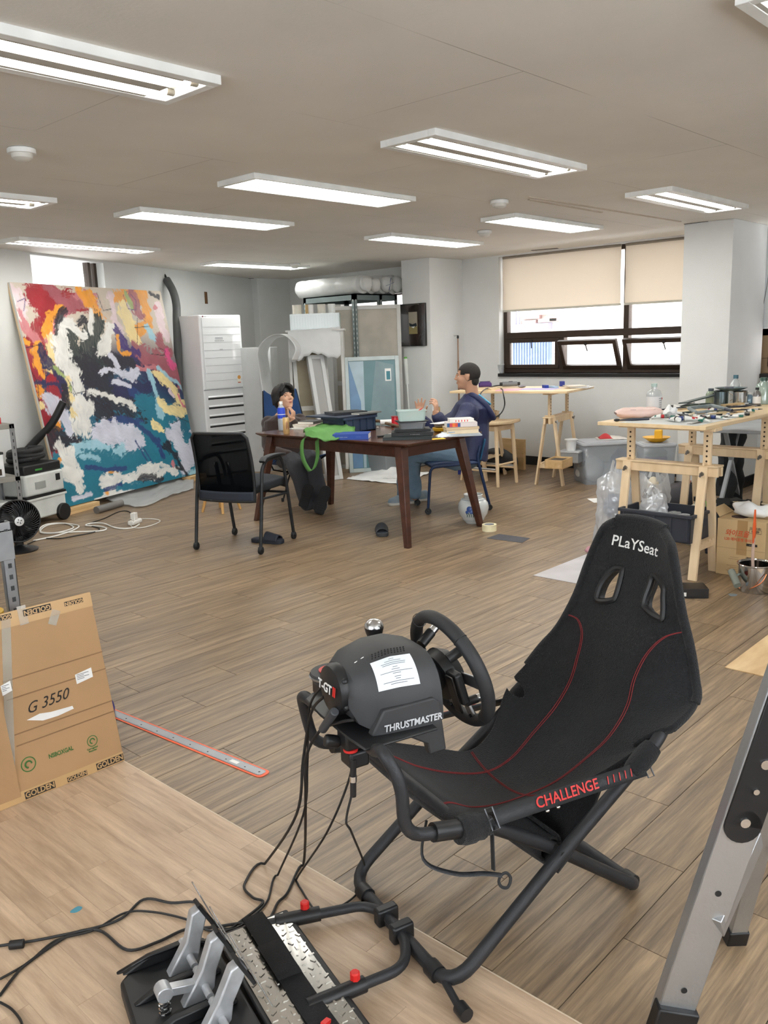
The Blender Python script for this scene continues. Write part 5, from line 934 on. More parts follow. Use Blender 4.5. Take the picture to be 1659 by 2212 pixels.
u, v = cuv(199, 1608); text('Corrugated\nRecycles', .0085, GRN, body, mframe(cp(u, v-.004, .0008), cx, cn), 'stamp_lettering', bold=.0003)
for px, py, w_, h_ in ((184, 1450, .062, .034), (18, 1480, .033, .034)):
    u, v = cuv(px, py); e = MB().prism([cp(u-w_*.5, v-h_*.5-.004, .001), cp(u+w_*.5, v-h_*.5+.004, .001), cp(u+w_*.5, v+h_*.5+.004, .001), cp(u-w_*.5, v+h_*.5-.004, .001)], cn*.0005).build('paper_label', WHT, body, world=True)
    for k in range(4): MB().bar(cp(u-w_*.42, v+h_*(.3-.16*k), .0017), cp(u-w_*(.0 if k % 2 else -.3), v+h_*(.3-.16*k), .0017), .0018, .0004, cn).build('label_print', GRT, e, world=True)
P = [cuv(*q) for q in ((60, 1549), (88, 1534), (112, 1530), (158, 1516), (161, 1522), (128, 1538), (95, 1549))]; MB().prism([cp(a, b, .0006) for a, b in P], cn*.0005).build('paint_smear', WHT, body, world=True)
CLR = MT('clear_tape', (230, 225, 210), .7, .12, .12)
for a, b in (((20, 1330), (24, 1700)), ((60, 1340), (52, 1300)), ((118, 1340), (128, 1308))): p, q = cuv(*a), cuv(*b); MB().bar(cp(*p, .0012), cp(*q, .0012), .03, .0004, cn).build('clear_tape_strip', CLR, body, world=True)
# blue bag behind it
BLUEP = M('blue_polythene', (28, 30, 128), .4, var=.3, vs=7); bb0 = V((1.455, 2.94, 0))
bgm = MB().grid(lambda u, v: (-.12+.28*u*(1-.25*v)+.02*noise.noise(V((u*4, v*5, 2))), -.10+.26*u+.02*v+.03*noise.noise(V((u*5, v*4, 7))), .46*v*(1-.18*u+.08*noise.noise(V((u*6, 1, 1))))), 16, 16); bg_ = bgm.build('blue_bag', BLUEP, None, loc=bb0, solid=.03); tag(bg_, 'crumpled deep blue plastic bag tucked behind the leaning cardboard', 'bag')
# ruler
ra, rb_ = (G(246, 1538)+G(252, 1548))/2, (G(582, 1668)+G(566, 1682))/2; ra = ra+(ra-rb_)*.12; ru = thing('steel_ruler', 'long steel ruler in an orange sleeve lying on the dark planks', 'ruler', V((rb_.x, rb_.y, 0)), math.atan2((ra-rb_).y, (ra-rb_).x)); L_ = (ra-rb_).length
MB().prism(roundrect(0, L_, -.027, .027, .018, .0005), (0, 0, .0022)).build('sleeve', M('orange_sleeve', (240, 96, 50), .4), ru); mt = MB().prism(roundrect(.012, L_, -.0195, .0195, .014, .0028), (0, 0, .0012)).build('blade', M('ruler_steel', (150, 152, 156), .38, .95), ru); MB().lathe([(.004, 0), (.004, .0003)], 10, (.032, 0, .004)).build('hang_hole', ACD, mt); tk = MB()
for k in range(int(L_/.005)): x = .02+k*.005; h_ = .007 if k % 10 == 0 else (.005 if k % 2 == 0 else .003); tk.b2((x, .0195-h_, .004), (x+.0006, .0192, .0043)).b2((x, -.0192, .004), (x+.0006, -.0195+h_, .0043))
tk.build('tick_marks', INK, mt, kind='stuff')
for k in range(1, int(L_*10)): text(str(k*10), .007, INK, mt, Matrix.Translation((k*.1, .004, .0042)), 'tick_number', world=False)
MB().b2((.14, -.008, .004), (.18, .008, .0043)).build('price_label', WHT, mt)
# ================================================================ extension cord, charger
WC = M('white_cord', (232, 231, 226), .45)
def floorline(z, *L_): return [G(x, y, z) for x, y in L_]
pts = floorline(.008, (72, 1168), (110, 1160), (140, 1152), (168, 1140), (165, 1134), (130, 1130), (100, 1133), (86, 1142), (92, 1150), (120, 1151), (150, 1144), (158, 1138), (140, 1131), (105, 1134), (88, 1145), (96, 1152), (160, 1149), (215, 1147), (230, 1142), (215, 1137), (185, 1135), (200, 1130), (225, 1131), (245, 1139), (268, 1142), (290, 1139), (301, 1132))
tag(MB().tube(crv(pts, 5), .006, 7).build('extension_cord', WC, None, loc=G(215, 1147), world=True), 'white extension cord looped on the floor between fan and painting', 'cord')
sk = thing('power_socket', 'white power socket with a plugged-in charger on the floor', 'socket', G(292, 1132), .5); MB().b2((-.075, -.03, 0), (.075, .03, .04)).build('socket_body', WC, sk, bevel=.012); MB().b2((-.035, -.02, .04), (.02, .02, .10)).build('charger', WC, sk, bevel=.004)
tag(MB().tube(crv([G(291, 1132)+V((0, 0, .1)), G(290, 1125, .13), G(282, 1120, .06)]+floorline(.006, (278, 1128), (290, 1140), (320, 1137), (346, 1126), (330, 1121), (302, 1121)), 6), .004, 6).build('charger_cable', WC, None, loc=G(320, 1137), world=True), 'thin white charger cable looping beside the floor socket', 'cord')
tag(MB().tube(crv(floorline(.005, (60, 1175), (90, 1164), (130, 1163), (165, 1157), (198, 1151), (215, 1142), (190, 1134), (200, 1128), (225, 1120), (255, 1106), (275, 1104), (285, 1112), (286, 1124)), 6), .0045, 6).build('fan_cord', CAB, None, loc=G(165, 1157), world=True), 'black mains cord running from the fan to the white floor socket', 'cord')
# ================================================================ ladder at right
ALM = M('ladder_aluminium', (182, 184, 186), .38, .8, var=.06, bump=.1, bs=120); ld = thing('folding_ladder', 'aluminium folding ladder with black hinge, cut by the picture edge', 'ladder', (1.53, .62, 0))
f0, f1 = V((1.515, .655, 0)), V((1.60, .505, .70)); e = RI*.042; e.z = 0
dv = (f1-f0).normalized(); wv = (RI-dv*RI.dot(dv)).normalized(); nv_ = dv.cross(wv)
def lad(a, b, w_, t, nm, mat, par, bev=.002): return MB().bar(a, b, w_, t, nv_).build(nm, mat, par, world=True, bevel=bev)
r1 = lad(f0+dv*.04, f1+dv*.6, .078, .006, 'side_rail', ALM, ld); 
for s in (-1, 1): MB().bar(f0+dv*.04+wv*(s*.037)-nv_*-.014, f1+dv*.6+wv*(s*.037)-nv_*-.014, .005, .028, nv_).build('rail_flange', ALM, r1, world=True)
MB().bar(f0-dv*.01, f0+dv*.075, .088, .036, nv_).build('rubber_foot', PLAST, ld, world=True, bevel=.004)
cN = nv_ if nv_.dot(CAMP-f0) > 0 else -nv_
for k, (a, m_) in enumerate(((.12, ACD), (.36, ACD))): MB().cyl(f0+dv*a+cN*.002, f0+dv*a+cN*.005, .0065, 12).build('rivet_hole', m_, r1, world=True)
hg = MB().bar(f0+dv*.52+cN*.006, f0+dv*.82+cN*.006, .074, .006, nv_).cyl(f0+dv*.52+cN*.003, f0+dv*.52+cN*.009, .037, 20).build('hinge_plate', PLAST, ld, world=True, bevel=.001)
for a, b in ((.53, 0), (.60, .0), (.66, .0), (.72, .01)): MB().cyl(f0+dv*a+wv*b+cN*.009, f0+dv*a+wv*b+cN*.013, .010 if a != .60 else .006, 14).build('rivet', CHROME, hg, world=True)
g0, g1 = V((1.905, .672, 0)), V((1.72, .52, .66)); dv2 = (g1-g0).normalized(); MB().bar(g0+dv2*.04, g1+dv2*.3, .04, .062, nv_).build('rear_rail', ALM, ld, world=True, bevel=.002); MB().bar(g0-dv2*.0, g0+dv2*.06, .048, .07, nv_).build('rubber_foot', PLAST, ld, world=True, bevel=.003)
MB().bar(f0+dv*.28+wv*.02, g0+dv2*.40, .03, .05).build('brace_step', ALM, ld, world=True, bevel=.002)
for a in (.30, .38): MB().cyl(g0+dv2*a-RI*.021-nv_*.0, g0+dv2*a-RI*.027, .007, 10).build('rail_hole', ACD, ld, world=True)
# ================================================================ storage rack in the far corner
RK = M('rack_grey_green', (112, 124, 124), .5, .4, var=.1); rk = thing('storage_rack', 'tall grey slotted steel rack in the far corner holding wrapped rolls', 'rack', (7.5, 7.42, 0)); X1, X2, Y1, Y2, RZ = -.40, .33, -.40, .46, 2.0
for x, y, sx, sy in ((X1, Y1, 1, 1), (X1, Y2, 1, -1), (X2, Y1, -1, 1), (X2, Y2, -1, -1), (X1+.42, Y1, 1, 1)):
    po = MB().b2((x, y, 0), (x+sx*.045, y+sy*.004, RZ)).b2((x, y, 0), (x+sx*.004, y+sy*.045, RZ)).build('post', RK, rk); hs_ = MB()
    for k in range(36): hs_.b2((x+sx*.02, y-sy*.001, .06+.053*k), (x+sx*.028, y+sy*.002, .085+.053*k)).b2((x-sx*.001, y+sy*.02, .06+.053*k), (x+sx*.002, y+sy*.028, .085+.053*k))
    hs_.build('post_slots', M('slot_light', (196, 200, 198), .6), po, kind='stuff')
for a, b in (((X1, Y1, RZ-.07), (X1+.004, Y2, RZ)), ((X1, Y1, RZ-.07), (X2, Y1+.004, RZ)), ((X2-.004, Y1, RZ-.07), (X2, Y2, RZ)), ((X1, Y2-.004, RZ-.07), (X2, Y2, RZ))): MB().b2(a, b).build('beam', RK, rk)
MB().b2((X1, Y1, RZ-.012), (X2, Y2, RZ)).build('top_board', RK, rk)
BUB = MT('bubble_wrap', (226, 228, 226), .12, .35, .04, .3, vs=20)
for i, (x, r_, yf, lab) in enumerate(((-.34, .10, -.52, 'thick roll in bubble wrap on the rack top, its folded end nearest the lamp'), (-.16, .09, -.48, 'bubble-wrapped roll with a pinched flap on the rack top'), (.06, .105, -.46, 'bubble-wrapped roll with crossed blue tape on the rack top'), (.26, .11, -.44, 'bubble-wrapped roll on the rack top next to the white pier'))):
    t = thing('wrapped_roll', lab, 'roll', (7.5+x, 7.42, RZ+.0), group='wrapped rolls on the rack'); mb = MB(); P = []
    for k in range(26): y = yf+(.62-yf)*k/25; P.append((x*0+.012*math.sin(k*.9+i), y, r_*(1+.10*noise.noise(V((k*.5, i, 0))))))
    pr_ = MB().tube([(p[0], p[1], r_) for p in P], [p[2]*(.55 if j in (0, 25) else 1) for j, p in enumerate(P)], 20); pr_.xf(lambda q: q+V((noise.noise(q*11)*.012, 0, abs(noise.noise(q*9+V((5, i, 0))))*.012))); pr_.build('wrapping', BUB, t); MB().ell((0, yf-.02, r_), (r_*.85, .06, r_*.9)).xf(lambda q: q+V((noise.noise(q*13)*.014, 0, max(0, noise.noise(q*14))*.02))).build('folded_end', BUB, t)
    if i == 2:
        for a in (.3, 1.3): MB().bar((r_*.7*math.cos(a), yf-.078, r_+r_*.7*math.sin(a)), (-r_*.7*math.cos(a), yf-.078, r_-r_*.7*math.sin(a)), .008, .002).build('blue_tape', M('tape_blue', (70, 90, 140), .5), t)
# canvases standing in and beside the rack
BOARD = M('stretcher_beige', (178, 172, 160), .7); EDGE = M('canvas_edge_white', (200, 200, 196), .7)
def leaner(name, lab, cat, p0, p1, h, back, mface, medge, th=.035, grp=None, bars=False):
    """a flat canvas standing on the floor from p0 to p1 (as seen left to right), top leaning back by `back` metres"""
    p0, p1 = V(p0), V(p1); x = (p1-p0).normalized(); n = V((x.y, -x.x, 0)); n = n if n.dot(CAMP-p0) > 0 else -n; u = (V((0, 0, 1))*math.sqrt(max(.01, h*h-back*back))-n*back).normalized(); w_ = (p1-p0).length; nn_ = x.cross(u); nn_ = nn_ if nn_.dot(n) > 0 else -nn_
    t = thing(name, lab, cat, (p0+p1)/2*1.0, 0, grp); f = .045
    def q(a, b, o=0): return p0+x*a+u*b+nn_*o
    MB().prism([q(0, 0), q(w_, 0), q(w_, h), q(0, h)], -nn_*th).build('canvas', mface, t, world=True); fr = MB()
    for a0, a1, b0, b1 in ((0, f, 0, h), (w_-f, w_, 0, h), (f, w_-f, 0, f), (f, w_-f, h-f, h)): fr.prism([q(a0, b0), q(a1, b0), q(a1, b1), q(a0, b1)], nn_*.012)
    fr.build('stretcher_frame', medge, t, world=True, bevel=.003)
    if bars: MB().prism([q(f, h*.52), q(w_-f, h*.52), q(w_-f, h*.52+.05), q(f, h*.52+.05)], nn_*.008).build('stretcher_bar', medge, t, world=True)
    return t, q
def gz(px, dep): p = D(px, 900, dep); p.z = 0; return p
leaner('blank_canvas', 'tall blank canvas seen from the back, standing inside the rack', 'canvas', gz(724, 10.0), gz(872, 10.0), 1.87, .06, BOARD, EDGE, grp='canvases in the corner', bars=True)
t, q = leaner('wrapped_blue_painting', 'pale blue and teal painting wrapped in film in front of the rack posts', 'painting', gz(750, 9.62), gz(868, 9.72), 1.30, .10, M('teal_wash', (82, 122, 128), .3, rgb2=(104, 140, 146), vs=2.2), M('film_edge', (186, 198, 198), .25), grp='canvases in the corner')
for P, c_ in (([(.05, .05), (.16, .05), (.17, .80), (.05, 1.25)], (104, 140, 176)), ([(.17, .05), (.2, .05), (.22, 1.25), (.05, 1.25), (.17, .80)], (168, 190, 200)), ([(.26, .55), (.36, .40), (.56, .45), (.56, 1.2), (.36, 1.25)], (122, 146, 152)), ([(.3, .05), (.4, .05), (.42, .42), (.3, .5)], (70, 110, 116))): MB().prism([q(a, b, .001) for a, b in P], (q(0, 0, 1)-q(0, 0))*.001).build('colour_field', M('field_%d_%d' % (c_[0], c_[2]), c_, .35), t, world=True)
ph = MB().prism([q(a, b, .004) for a, b in ((.46, 1.02), (.53, 1.02), (.53, 1.16), (.46, 1.16))], (q(0, 0, 1)-q(0, 0))*.001).build('photo_card', WHT, t, world=True); MB().prism([q(a, b, .0052) for a, b in ((.475, 1.035), (.52, 1.035), (.52, 1.13), (.475, 1.13))], (q(0, 0, 1)-q(0, 0))*.001).build('photo_print', M('photo_teal', (50, 120, 134), .4), ph, world=True)
leaner('beige_canvas', 'beige canvas back leaning behind the blue camping chair', 'canvas', gz(646, 9.25), gz(722, 9.35), 1.45, .30, M('beige_linen', (150, 140, 120), .8), EDGE, grp='canvases in the corner', bars=True)
leaner('grey_wrapped_canvas', 'slim canvas wrapped in grey foam leaning beside the beige one', 'canvas', gz(700, 9.1), gz(735, 9.2), 1.38, .34, MT('foam_grey', (190, 190, 188), .05, .5, 0, .2), FOAM, grp='canvases in the corner')
# foam drape over the canvases, crates above
dp_ = [D(622, 716, 9.15), D(672, 712, 9.2), D(735, 706, 9.3)]
def drape(u, v):
    p = crv(dp_, 10)[int(u*20)]; b = .28; 
    return p+V((.0, 0, -.30*max(0, v-.45)/.55*(1+.12*math.sin(u*9))))+FW*(-.06*math.sin(max(0, v-.4)*2.6)+.35*max(0, .45-v))+V((0, 0, .012*math.sin(u*40)*v))
tag(MB().grid(drape, 20, 16).build('foam_drape', FOAM, None, loc=(6.7, 7.3, 0), world=True, solid=.003), 'pleated foam sheet draped over the tops of the leaning canvases', 'foam sheet')
CLP = MT('clear_crate', (206, 218, 214), .45, .15, .08)
bx_ = D(683, 712, 9.45); tc_ = thing('clear_crate', 'clear ribbed plastic crate above the draped foam sheet', 'crate', (bx_.x, bx_.y, bx_.z), -.82); MB().b2((-.27, -.15, 0), (.27, .15, .01)).b2((-.27, -.15, 0), (-.26, .15, .17)).b2((.26, -.15, 0), (.27, .15, .17)).b2((-.27, -.15, 0), (.27, -.14, .17)).b2((-.27, .14, 0), (.27, .15, .17)).build('tub', CLP, tc_)
for k in range(18): MB().b2((-.26+.03*k, -.156, .01), (-.252+.03*k, -.15, .155)).build('rib', CLP, tc_)
for k, (x, c_, r_) in enumerate(((-.2, (232, 228, 214), .05), (-.09, (200, 170, 120), .02), (-.05, (236, 236, 234), .03), (.07, (220, 216, 204), .045), (.18, (230, 232, 230), .04))):
    t = thing('paper_roll', ('fat cream paper roll', 'thin brown cardboard tube', 'slim white paper roll', 'ivory paper roll in the middle', 'white paper roll at the rack side')[k]+' upright in the clear crate', 'paper roll', LM[tc_.name] @ V((x, 0, .011)), 0, 'rolls in the clear crate'); MB().lathe([(r_*.7, 0), (r_, 0), (r_, .26), (r_*.7, .26)], 18, cap=False).build('sheet', M('roll_%d' % k, c_, .7), t); MB().lathe([(.001, .01), (r_*.7, .01), (r_*.7, .25), (.001, .25)], 14).build('core', M('roll_core', (150, 132, 108), .8), t)
sp_ = D(683, 720, 9.45); tag(MB().b2((-.32, -.2, 0), (.32, .2, .02)).b2((-.3, -.18, -1.52), (-.27, .18, 0)).b2((.27, -.18, -1.52), (.3, .18, 0)).build('crate_stand', M('stand_white', (200, 200, 196), .6), None, loc=(bx_.x, bx_.y, bx_.z-.021), rz=-.82), 'narrow white stand behind the canvases carrying the clear crate', 'stand')
# bin, rolls and bag on the floor there
GB = MT('grey_bin_plastic', (150, 156, 160), .12, .25, .05, .2); t = thing('grey_storage_bin', 'translucent grey storage bin on the floor seen under the brown table', 'bin', (7.30, 6.62, 0), .0)
a, b, c_ = G(785, 1019), G(832, 1020), G(925, 1005); MB().b2((-.36, -.15, 0), (.36, .15, .33)).xf(lambda p: V((p.x*(.94+.06*p.z/.33), p.y*(.94+.06*p.z/.33), p.z))).build('tub', GB, t, bevel=.012); MB().b2((-.375, -.165, .33), (.375, .165, .35)).build('lid', GB, t, bevel=.006)
for i, (p, q_, r_, m_, lab) in enumerate((((752, 1002), (790, 994), .032, 'silver', 'silver film roll on the floor beside the grey bin'), ((741, 1003), (775, 998), .024, 'kraft', 'brown cardboard tube on the floor beside the silver roll'))):
    A_, B_ = G(*p, r_), G(*q_, r_); B_ = A_+(V((.85, -.2, 0))).normalized()*.5; t = thing('film_roll', lab, 'roll', V((A_.x, A_.y, 0)), 0, 'rolls on the floor by the bin'); MB().cyl(A_, B_, r_, 18).build('roll', M('roll_'+m_, (190, 192, 190) if m_ == 'silver' else (150, 112, 80), .3, .7 if m_ == 'silver' else 0), t, world=True); MB().cyl(A_-(B_-A_).normalized()*.002, A_, r_*.75, 18).build('core_end', M('core_pale', (200, 196, 160), .7), t, world=True)
wbp = [G(748, 1036), G(800, 1018), G(850, 1015), G(932, 1022), G(928, 1030), G(862, 1047)]
wc_ = sum(wbp, V((0, 0, 0)))/6; tag(MB().grid(lambda u, v: (lambda p: V((p.x, p.y, .006+.02*abs(noise.noise(V((u*6, v*6, 2))))+.05*math.exp(-((u-.35)**2+(v-.95)**2)*30))))((wbp[0]*(1-u)+wbp[5]*u)*(1-v)+(wbp[1]*(1-u)+wbp[3]*u)*v), 16, 12).build('white_bag', M('white_nonwoven', (232, 233, 232), .7, bump=.3, bs=80), None, loc=wc_, world=True, solid=.003), 'white flat cloth bag with black script lying under the brown table', 'bag')
wbag = bpy.data.objects[-1] if False else [o for o in bpy.data.objects if o.name == 'white_bag'][0]; x_ = (G(880, 1034)-G(830, 1034)).normalized(); text('~~~~', .13, INK, wbag, mframe(G(855, 1033, .028), x_, (0, 0, 1)), 'bag_lettering', shear=.4)
# ================================================================ dark framed picture, mop poles, hooked stick
fp_ = thing('framed_picture', 'dark glossy framed picture with a small pale landscape on the white pier', 'picture', (7.72, 6.667, 1.39)); GL = M('gloss_black_frame', (20, 16, 15), .08, coat=.5); FX = -.03
MB().b2((-.03, -.19, 0), (0, .19, .485)).build('frame', GL, fp_, bevel=.003); MB().b2((-.032, -.165, .02), (-.03, .165, .465)).build('picture_ground', M('umber_ground', (44, 26, 18), .12, rgb2=(24, 28, 30), vs=5, coat=.4), fp_)
vg = MB().b2((-.034, -.075, .14), (-.032, .055, .39)).build('landscape', M('pale_sky', (150, 146, 132), .35, rgb2=(168, 158, 140), vs=8), fp_); MB().b2((-.0348, -.075, .14), (-.034, .055, .225)).build('field', M('ochre_field', (140, 128, 84), .4), vg); MB().prism([(-.0352, .04, .23), (-.0352, .05, .27), (-.0352, 0, .25), (-.0352, -.06, .265), (-.0352, -.07, .23), (-.0352, -.02, .215)], (-.0005, 0, 0)).build('dark_boat', M('boat_dark', (30, 38, 44), .4), vg); MB().prism([(-.0356, .02, .222), (-.0356, -.04, .226), (-.0356, -.02, .205)], (-.0005, 0, 0)).build('white_foam', WHT, vg)
for k in range(9): a = random.uniform(-1.1, 1.1); y0, z0 = -.09-.05*random.random(), .06+.16*random.random(); MB().bar((-.0335, y0, z0), (-.0335, y0+.05*math.sin(a), z0+.055*math.cos(a)), .003, .0006, (1, 0, 0)).build('bamboo_leaf', M('leaf_grey', (74, 80, 82), .4), fp_)
mp_ = thing('mop_poles', 'white mop with a green cap leaning on the pier below the dark picture', 'mop', (7.66, 6.80, 0)); a, b = V((7.66, 6.93, .0)), WX(876, 775, 7.70); lo = WX(886, 930, 7.66); lo.z = max(lo.z, .3); d_ = (b-lo).normalized(); base_ = lo-d_*((lo.z-.01)/d_.z)
MB().cyl(base_, base_+d_*((b-base_).length), .012, 10).build('pole', M('mop_white', (226, 230, 226), .4), mp_, world=True); MB().cyl(b-d_*.30, b+d_*.0, .022, 12, .028).build('mop_sleeve', MC['mop_white'], mp_, world=True); MB().cyl(b-d_*.01, b+d_*.02, .018, 12).build('green_cap', M('cap_green', (120, 210, 90), .4), mp_, world=True)
tb_ = thing('paper_tube', 'long beige cardboard tube leaning next to the mop', 'tube', (7.55, 6.98, 0)); MB().cyl((7.52, 7.02, 0), (7.70, 6.93, .86), .03, 14).build('tube', M('tube_beige', (168, 156, 138), .7), tb_, world=True); MB().cyl((7.70, 6.93, .86), (7.701, 6.9295, .863), .024, 14).build('tube_mouth', ACD, tb_, world=True)
hk = thing('hooked_stick', 'thin telescopic stick with black tip and wire hook in the wall corner', 'stick', (8.2, 6.33, 0)); t_ = WY(989, 728, 6.36); MB().cyl((t_.x-.02, 6.34, 0), (t_.x, 6.36, 1.2), .011, 10).build('lower_tube', M('copper_rod', (150, 118, 96), .4, .4), hk, world=True); MB().cyl((t_.x, 6.36, 1.2), (t_.x, 6.36, t_.z), .008, 10).build('upper_tube', MC['copper_rod'], hk, world=True); MB().ell((t_.x, 6.36, t_.z), (.014, .014, .022)).build('tip', PLAST, hk, world=True); MB().tube(crv([(t_.x, 6.36, t_.z+.015), (t_.x-.03, 6.36, t_.z+.02), (t_.x-.06, 6.36, t_.z+.012), (t_.x-.075, 6.36, t_.z+.025)], 5), .003, 6).build('wire_hook', CHROME, hk, world=True)
# ================================================================ things on the brown table
def T(px, py, z=TZ): return G(px, py, z)
def paper(c=(238, 234, 224)): return M('pages_%d' % c[0], c, .8, bump=.4, bs=300)
def book(lab, pos, size, rz, cov, cat='book', grp=None, name='book', pages=(238, 234, 224), spine=None):
    """a book lying flat: covers and page block; local x = along the spine"""
    t = thing(name, lab, cat, pos, rz, grp); l, w_, h = size; c = M('cover_%d_%d_%d' % cov, cov, .4)
    MB().b2((-l/2, -w_/2, 0), (l/2, w_/2, .0022)).b2((-l/2, -w_/2, h-.0022), (l/2, w_/2, h)).b2((-l/2, -w_/2, 0), (l/2, -w_/2+.003, h)).build('cover', c, t, bevel=.0006)
    MB().b2((-l/2+.003, -w_/2+.003, .0022), (l/2-.003, w_/2-.004, h-.0022)).build('pages', paper(pages), t); return t
bt = thing('water_bottle', 'plastic drink bottle with blue label and white cap on the brown table', 'bottle', T(610, 930)); CLB = MT('clear_bottle', (214, 224, 232), .62, .05, .1)
MB().lathe([(.028, 0), (.033, .006), (.033, .10), (.031, .11), (.033, .12), (.033, .175), (.026, .2), (.0135, .215), (.0135, .225)], 22).build('bottle_body', CLB, bt); MB().lathe([(.0337, .105), (.0337, .172), (.029, .195)], 22, cap=False).build('label', M('label_blue', (34, 70, 200), .4), bt); MB().lathe([(.0345, .135), (.0345, .141)], 22, cap=False).build('label_band', WHT, bt); MB().lathe([(.0155, .222), (.0155, .246), (.001, .247)], 18).build('cap', WHT, bt); MB().lathe([(.026, .004), (.031, .008), (.031, .07), (.001, .07)], 18).build('drink', MT('cloudy_drink', (220, 226, 230), .3), bt)
def can(lab, pos):
    t = thing('drink_can', lab, 'can', pos, 0, 'tan drink cans'); MB().lathe([(.022, 0), (.026, .006), (.0265, .125), (.023, .134)], 22).build('can_body', M('can_tan', (214, 178, 122), .35, .3), t); MB().lathe([(.024, .1335), (.0235, .136), (.021, .134), (.001, .134)], 22).build('can_lid', CHROME, t)
    for a in (-2.3, -1.8): MB().grid(lambda u, v: (.0268*math.cos(a+.25*u), .0268*math.sin(a+.25*u), .03+.06*v+.02*u), 4, 2).build('can_print', M('print_brown', (120, 52, 36), .4), t)
can('tan drink can standing beside the blue-labelled bottle', T(619, 937)); can('tan drink can in front of the gesturing man', T(945, 912))
mg = T(668, 926); bz = 0
for lab, sz, cov, dx, rz in (('thin white magazine at the bottom of the pile by the bottle', (.30, .22, .008), (236, 234, 230), 0, .1), ('white paperback in the pile by the bottle', (.27, .20, .014), (228, 222, 212), .01, .25), ('cream catalogue in the pile by the bottle', (.26, .19, .016), (222, 206, 190), .0, .12), ('black-spined book with a printed cover topping the pile by the bottle', (.22, .16, .022), (44, 42, 42), .02, .3)):
    book(lab, mg+V((dx+.06, .05, bz)), sz, rz, cov, grp='pile of books by the bottle'); bz += sz[2]+.0004
CRT = M('crate_slate', (42, 58, 82), .45, var=.08); CRD = M('crate_slate_dark', (30, 42, 62), .5)
def crate(name, lab, pos, rz, l, w_, h, m, md, cat='crate', grp=None, ribs=5):
    t = thing(name, lab, cat, pos, rz, grp); k = .012; mb = MB()
    mb.b2((-l/2, -w_/2, 0), (l/2, w_/2, .008)).b2((-l/2, -w_/2, 0), (-l/2+.006, w_/2, h)).b2((l/2-.006, -w_/2, 0), (l/2, w_/2, h)).b2((-l/2, -w_/2, 0), (l/2, -w_/2+.006, h)).b2((-l/2, w_/2-.006, 0), (l/2, w_/2, h)); mb.build('tub', m, t)
    for s in (-1, 1): MB().b2((-l/2-k, s*(w_/2)-.0+(0 if s > 0 else -k), h-.02), (l/2+k, s*(w_/2)+(k if s > 0 else 0), h)).build('rim', m, t, bevel=.003); MB().b2((s*l/2-(k if s < 0 else 0), -w_/2, h-.02), (s*l/2+(k if s > 0 else 0), w_/2, h)).build('rim', m, t, bevel=.003)
    for i in range(ribs):
        x = -l/2+.02+(l-.04)*i/(ribs-1)
        for s in (-1, 1): MB().b2((x-.006, s*w_/2-.006*(s < 0)-.002, .01), (x+.006, s*w_/2+.006*(s > 0)+.002, h-.02)).build('rib', m, t)
    for s in (-1, 1): MB().b2((s*l/2-.005*(s < 0), -w_*.22, h*.45), (s*l/2+.005*(s > 0), w_*.22, h*.72)).build('handle_recess', md, t, bevel=.002)
    return t
cc = T(745, 938)+V((.19, .135, 0)); crate('slate_crate', 'dark slate-blue plastic crate under a lid in the middle of the brown table', cc, 0, .36, .25, .125, CRT, CRD)
tag(MB().prism(roundrect(-.25, .20, -.155, .24, .01, 0), (0, 0, .012)).build('crate_board', CRD, None, loc=cc+V((-.0, .02, .1265)), rz=.0, bevel=.002), 'wide navy board lying as a lid across the slate crate', 'board')
book('grey flat sketchbook at the edge of the navy board', cc+V((.10, -.10, .139)), (.26, .10, .012), .0, (120, 122, 120)); book('slim black laptop-like folder on top of the navy board', cc+V((.02, .06, .1395)), (.30, .21, .02), -.35, (34, 36, 42), 'folder', name='folder', pages=(70, 74, 80))
# green tote bag
GRB = M('green_cotton', (84, 136, 66), .8, var=.12, bump=.25, bs=150); gb = thing('green_tote_bag', 'crumpled green cotton bag with strap hanging off the brown table', 'bag', T(715, 948))
gp = [(656, 938, .012), (680, 931, .03), (712, 922, .06), (745, 926, .045), (768, 934, .015)]; gq = [(660, 944, .01), (690, 952, .012), (716, 956, .01), (745, 946, .012), (766, 938, .01)]
def gcl(u, v):
    a = crv([T(x, y)+V((0, 0, z)) for x, y, z in gp], 6)[int(round(u*24))]; b = crv([T(x, y)+V((0, 0, z)) for x, y, z in gq], 6)[int(round(u*24))]; a.z = max(a.z, TZ+.01); p = a*(1-v)+b*v+V((.05, .05, 0))*(v < .01)*0
    z = noise.noise(V((u*7, v*6, 3)))*.022+noise.noise(V((u*16, v*14, 8)))*.010; return V((p.x, p.y, max(TZ+.004, p.z+.035*math.sin(math.pi*v)+z)))
MB().grid(gcl, 24, 16).build('bag_cloth', GRB, gb, world=True, solid=.006)
ed = WX(662, 945, 4.463); s0 = [T(690, 938)+V((0, 0, .01)), T(668, 944)+V((0, 0, .012)), WX(655, 950, 4.462), WX(652, 970, 4.458), WX(655, 992, 4.455), WX(665, 1012, 4.453), WX(672, 1017, 4.452), WX(680, 1008, 4.453), WX(686, 985, 4.455), WX(685, 962, 4.46), WX(686, 950, 4.462), T(700, 944)+V((0, 0, .014))]
c_ = crv(s0, 6); sd_ = V((.25, .97, 0)); MB().grid(lambda u, v: c_[int(round(u*(len(c_)-1)))]+(V((.15, -.5, .55)).normalized() if False else V((0, -.6, .25)).normalized())*(.045*(v-.5)), len(c_)-1, 2).build('strap', GRB, gb, world=True, solid=.003)
bk_ = book('thick blue hardcover lying by the green bag', T(770, 949)+V((.03, .075, 0)), (.27, .19, .042), -.92+.0, (26, 66, 150)); bm = LM[bk_.name]
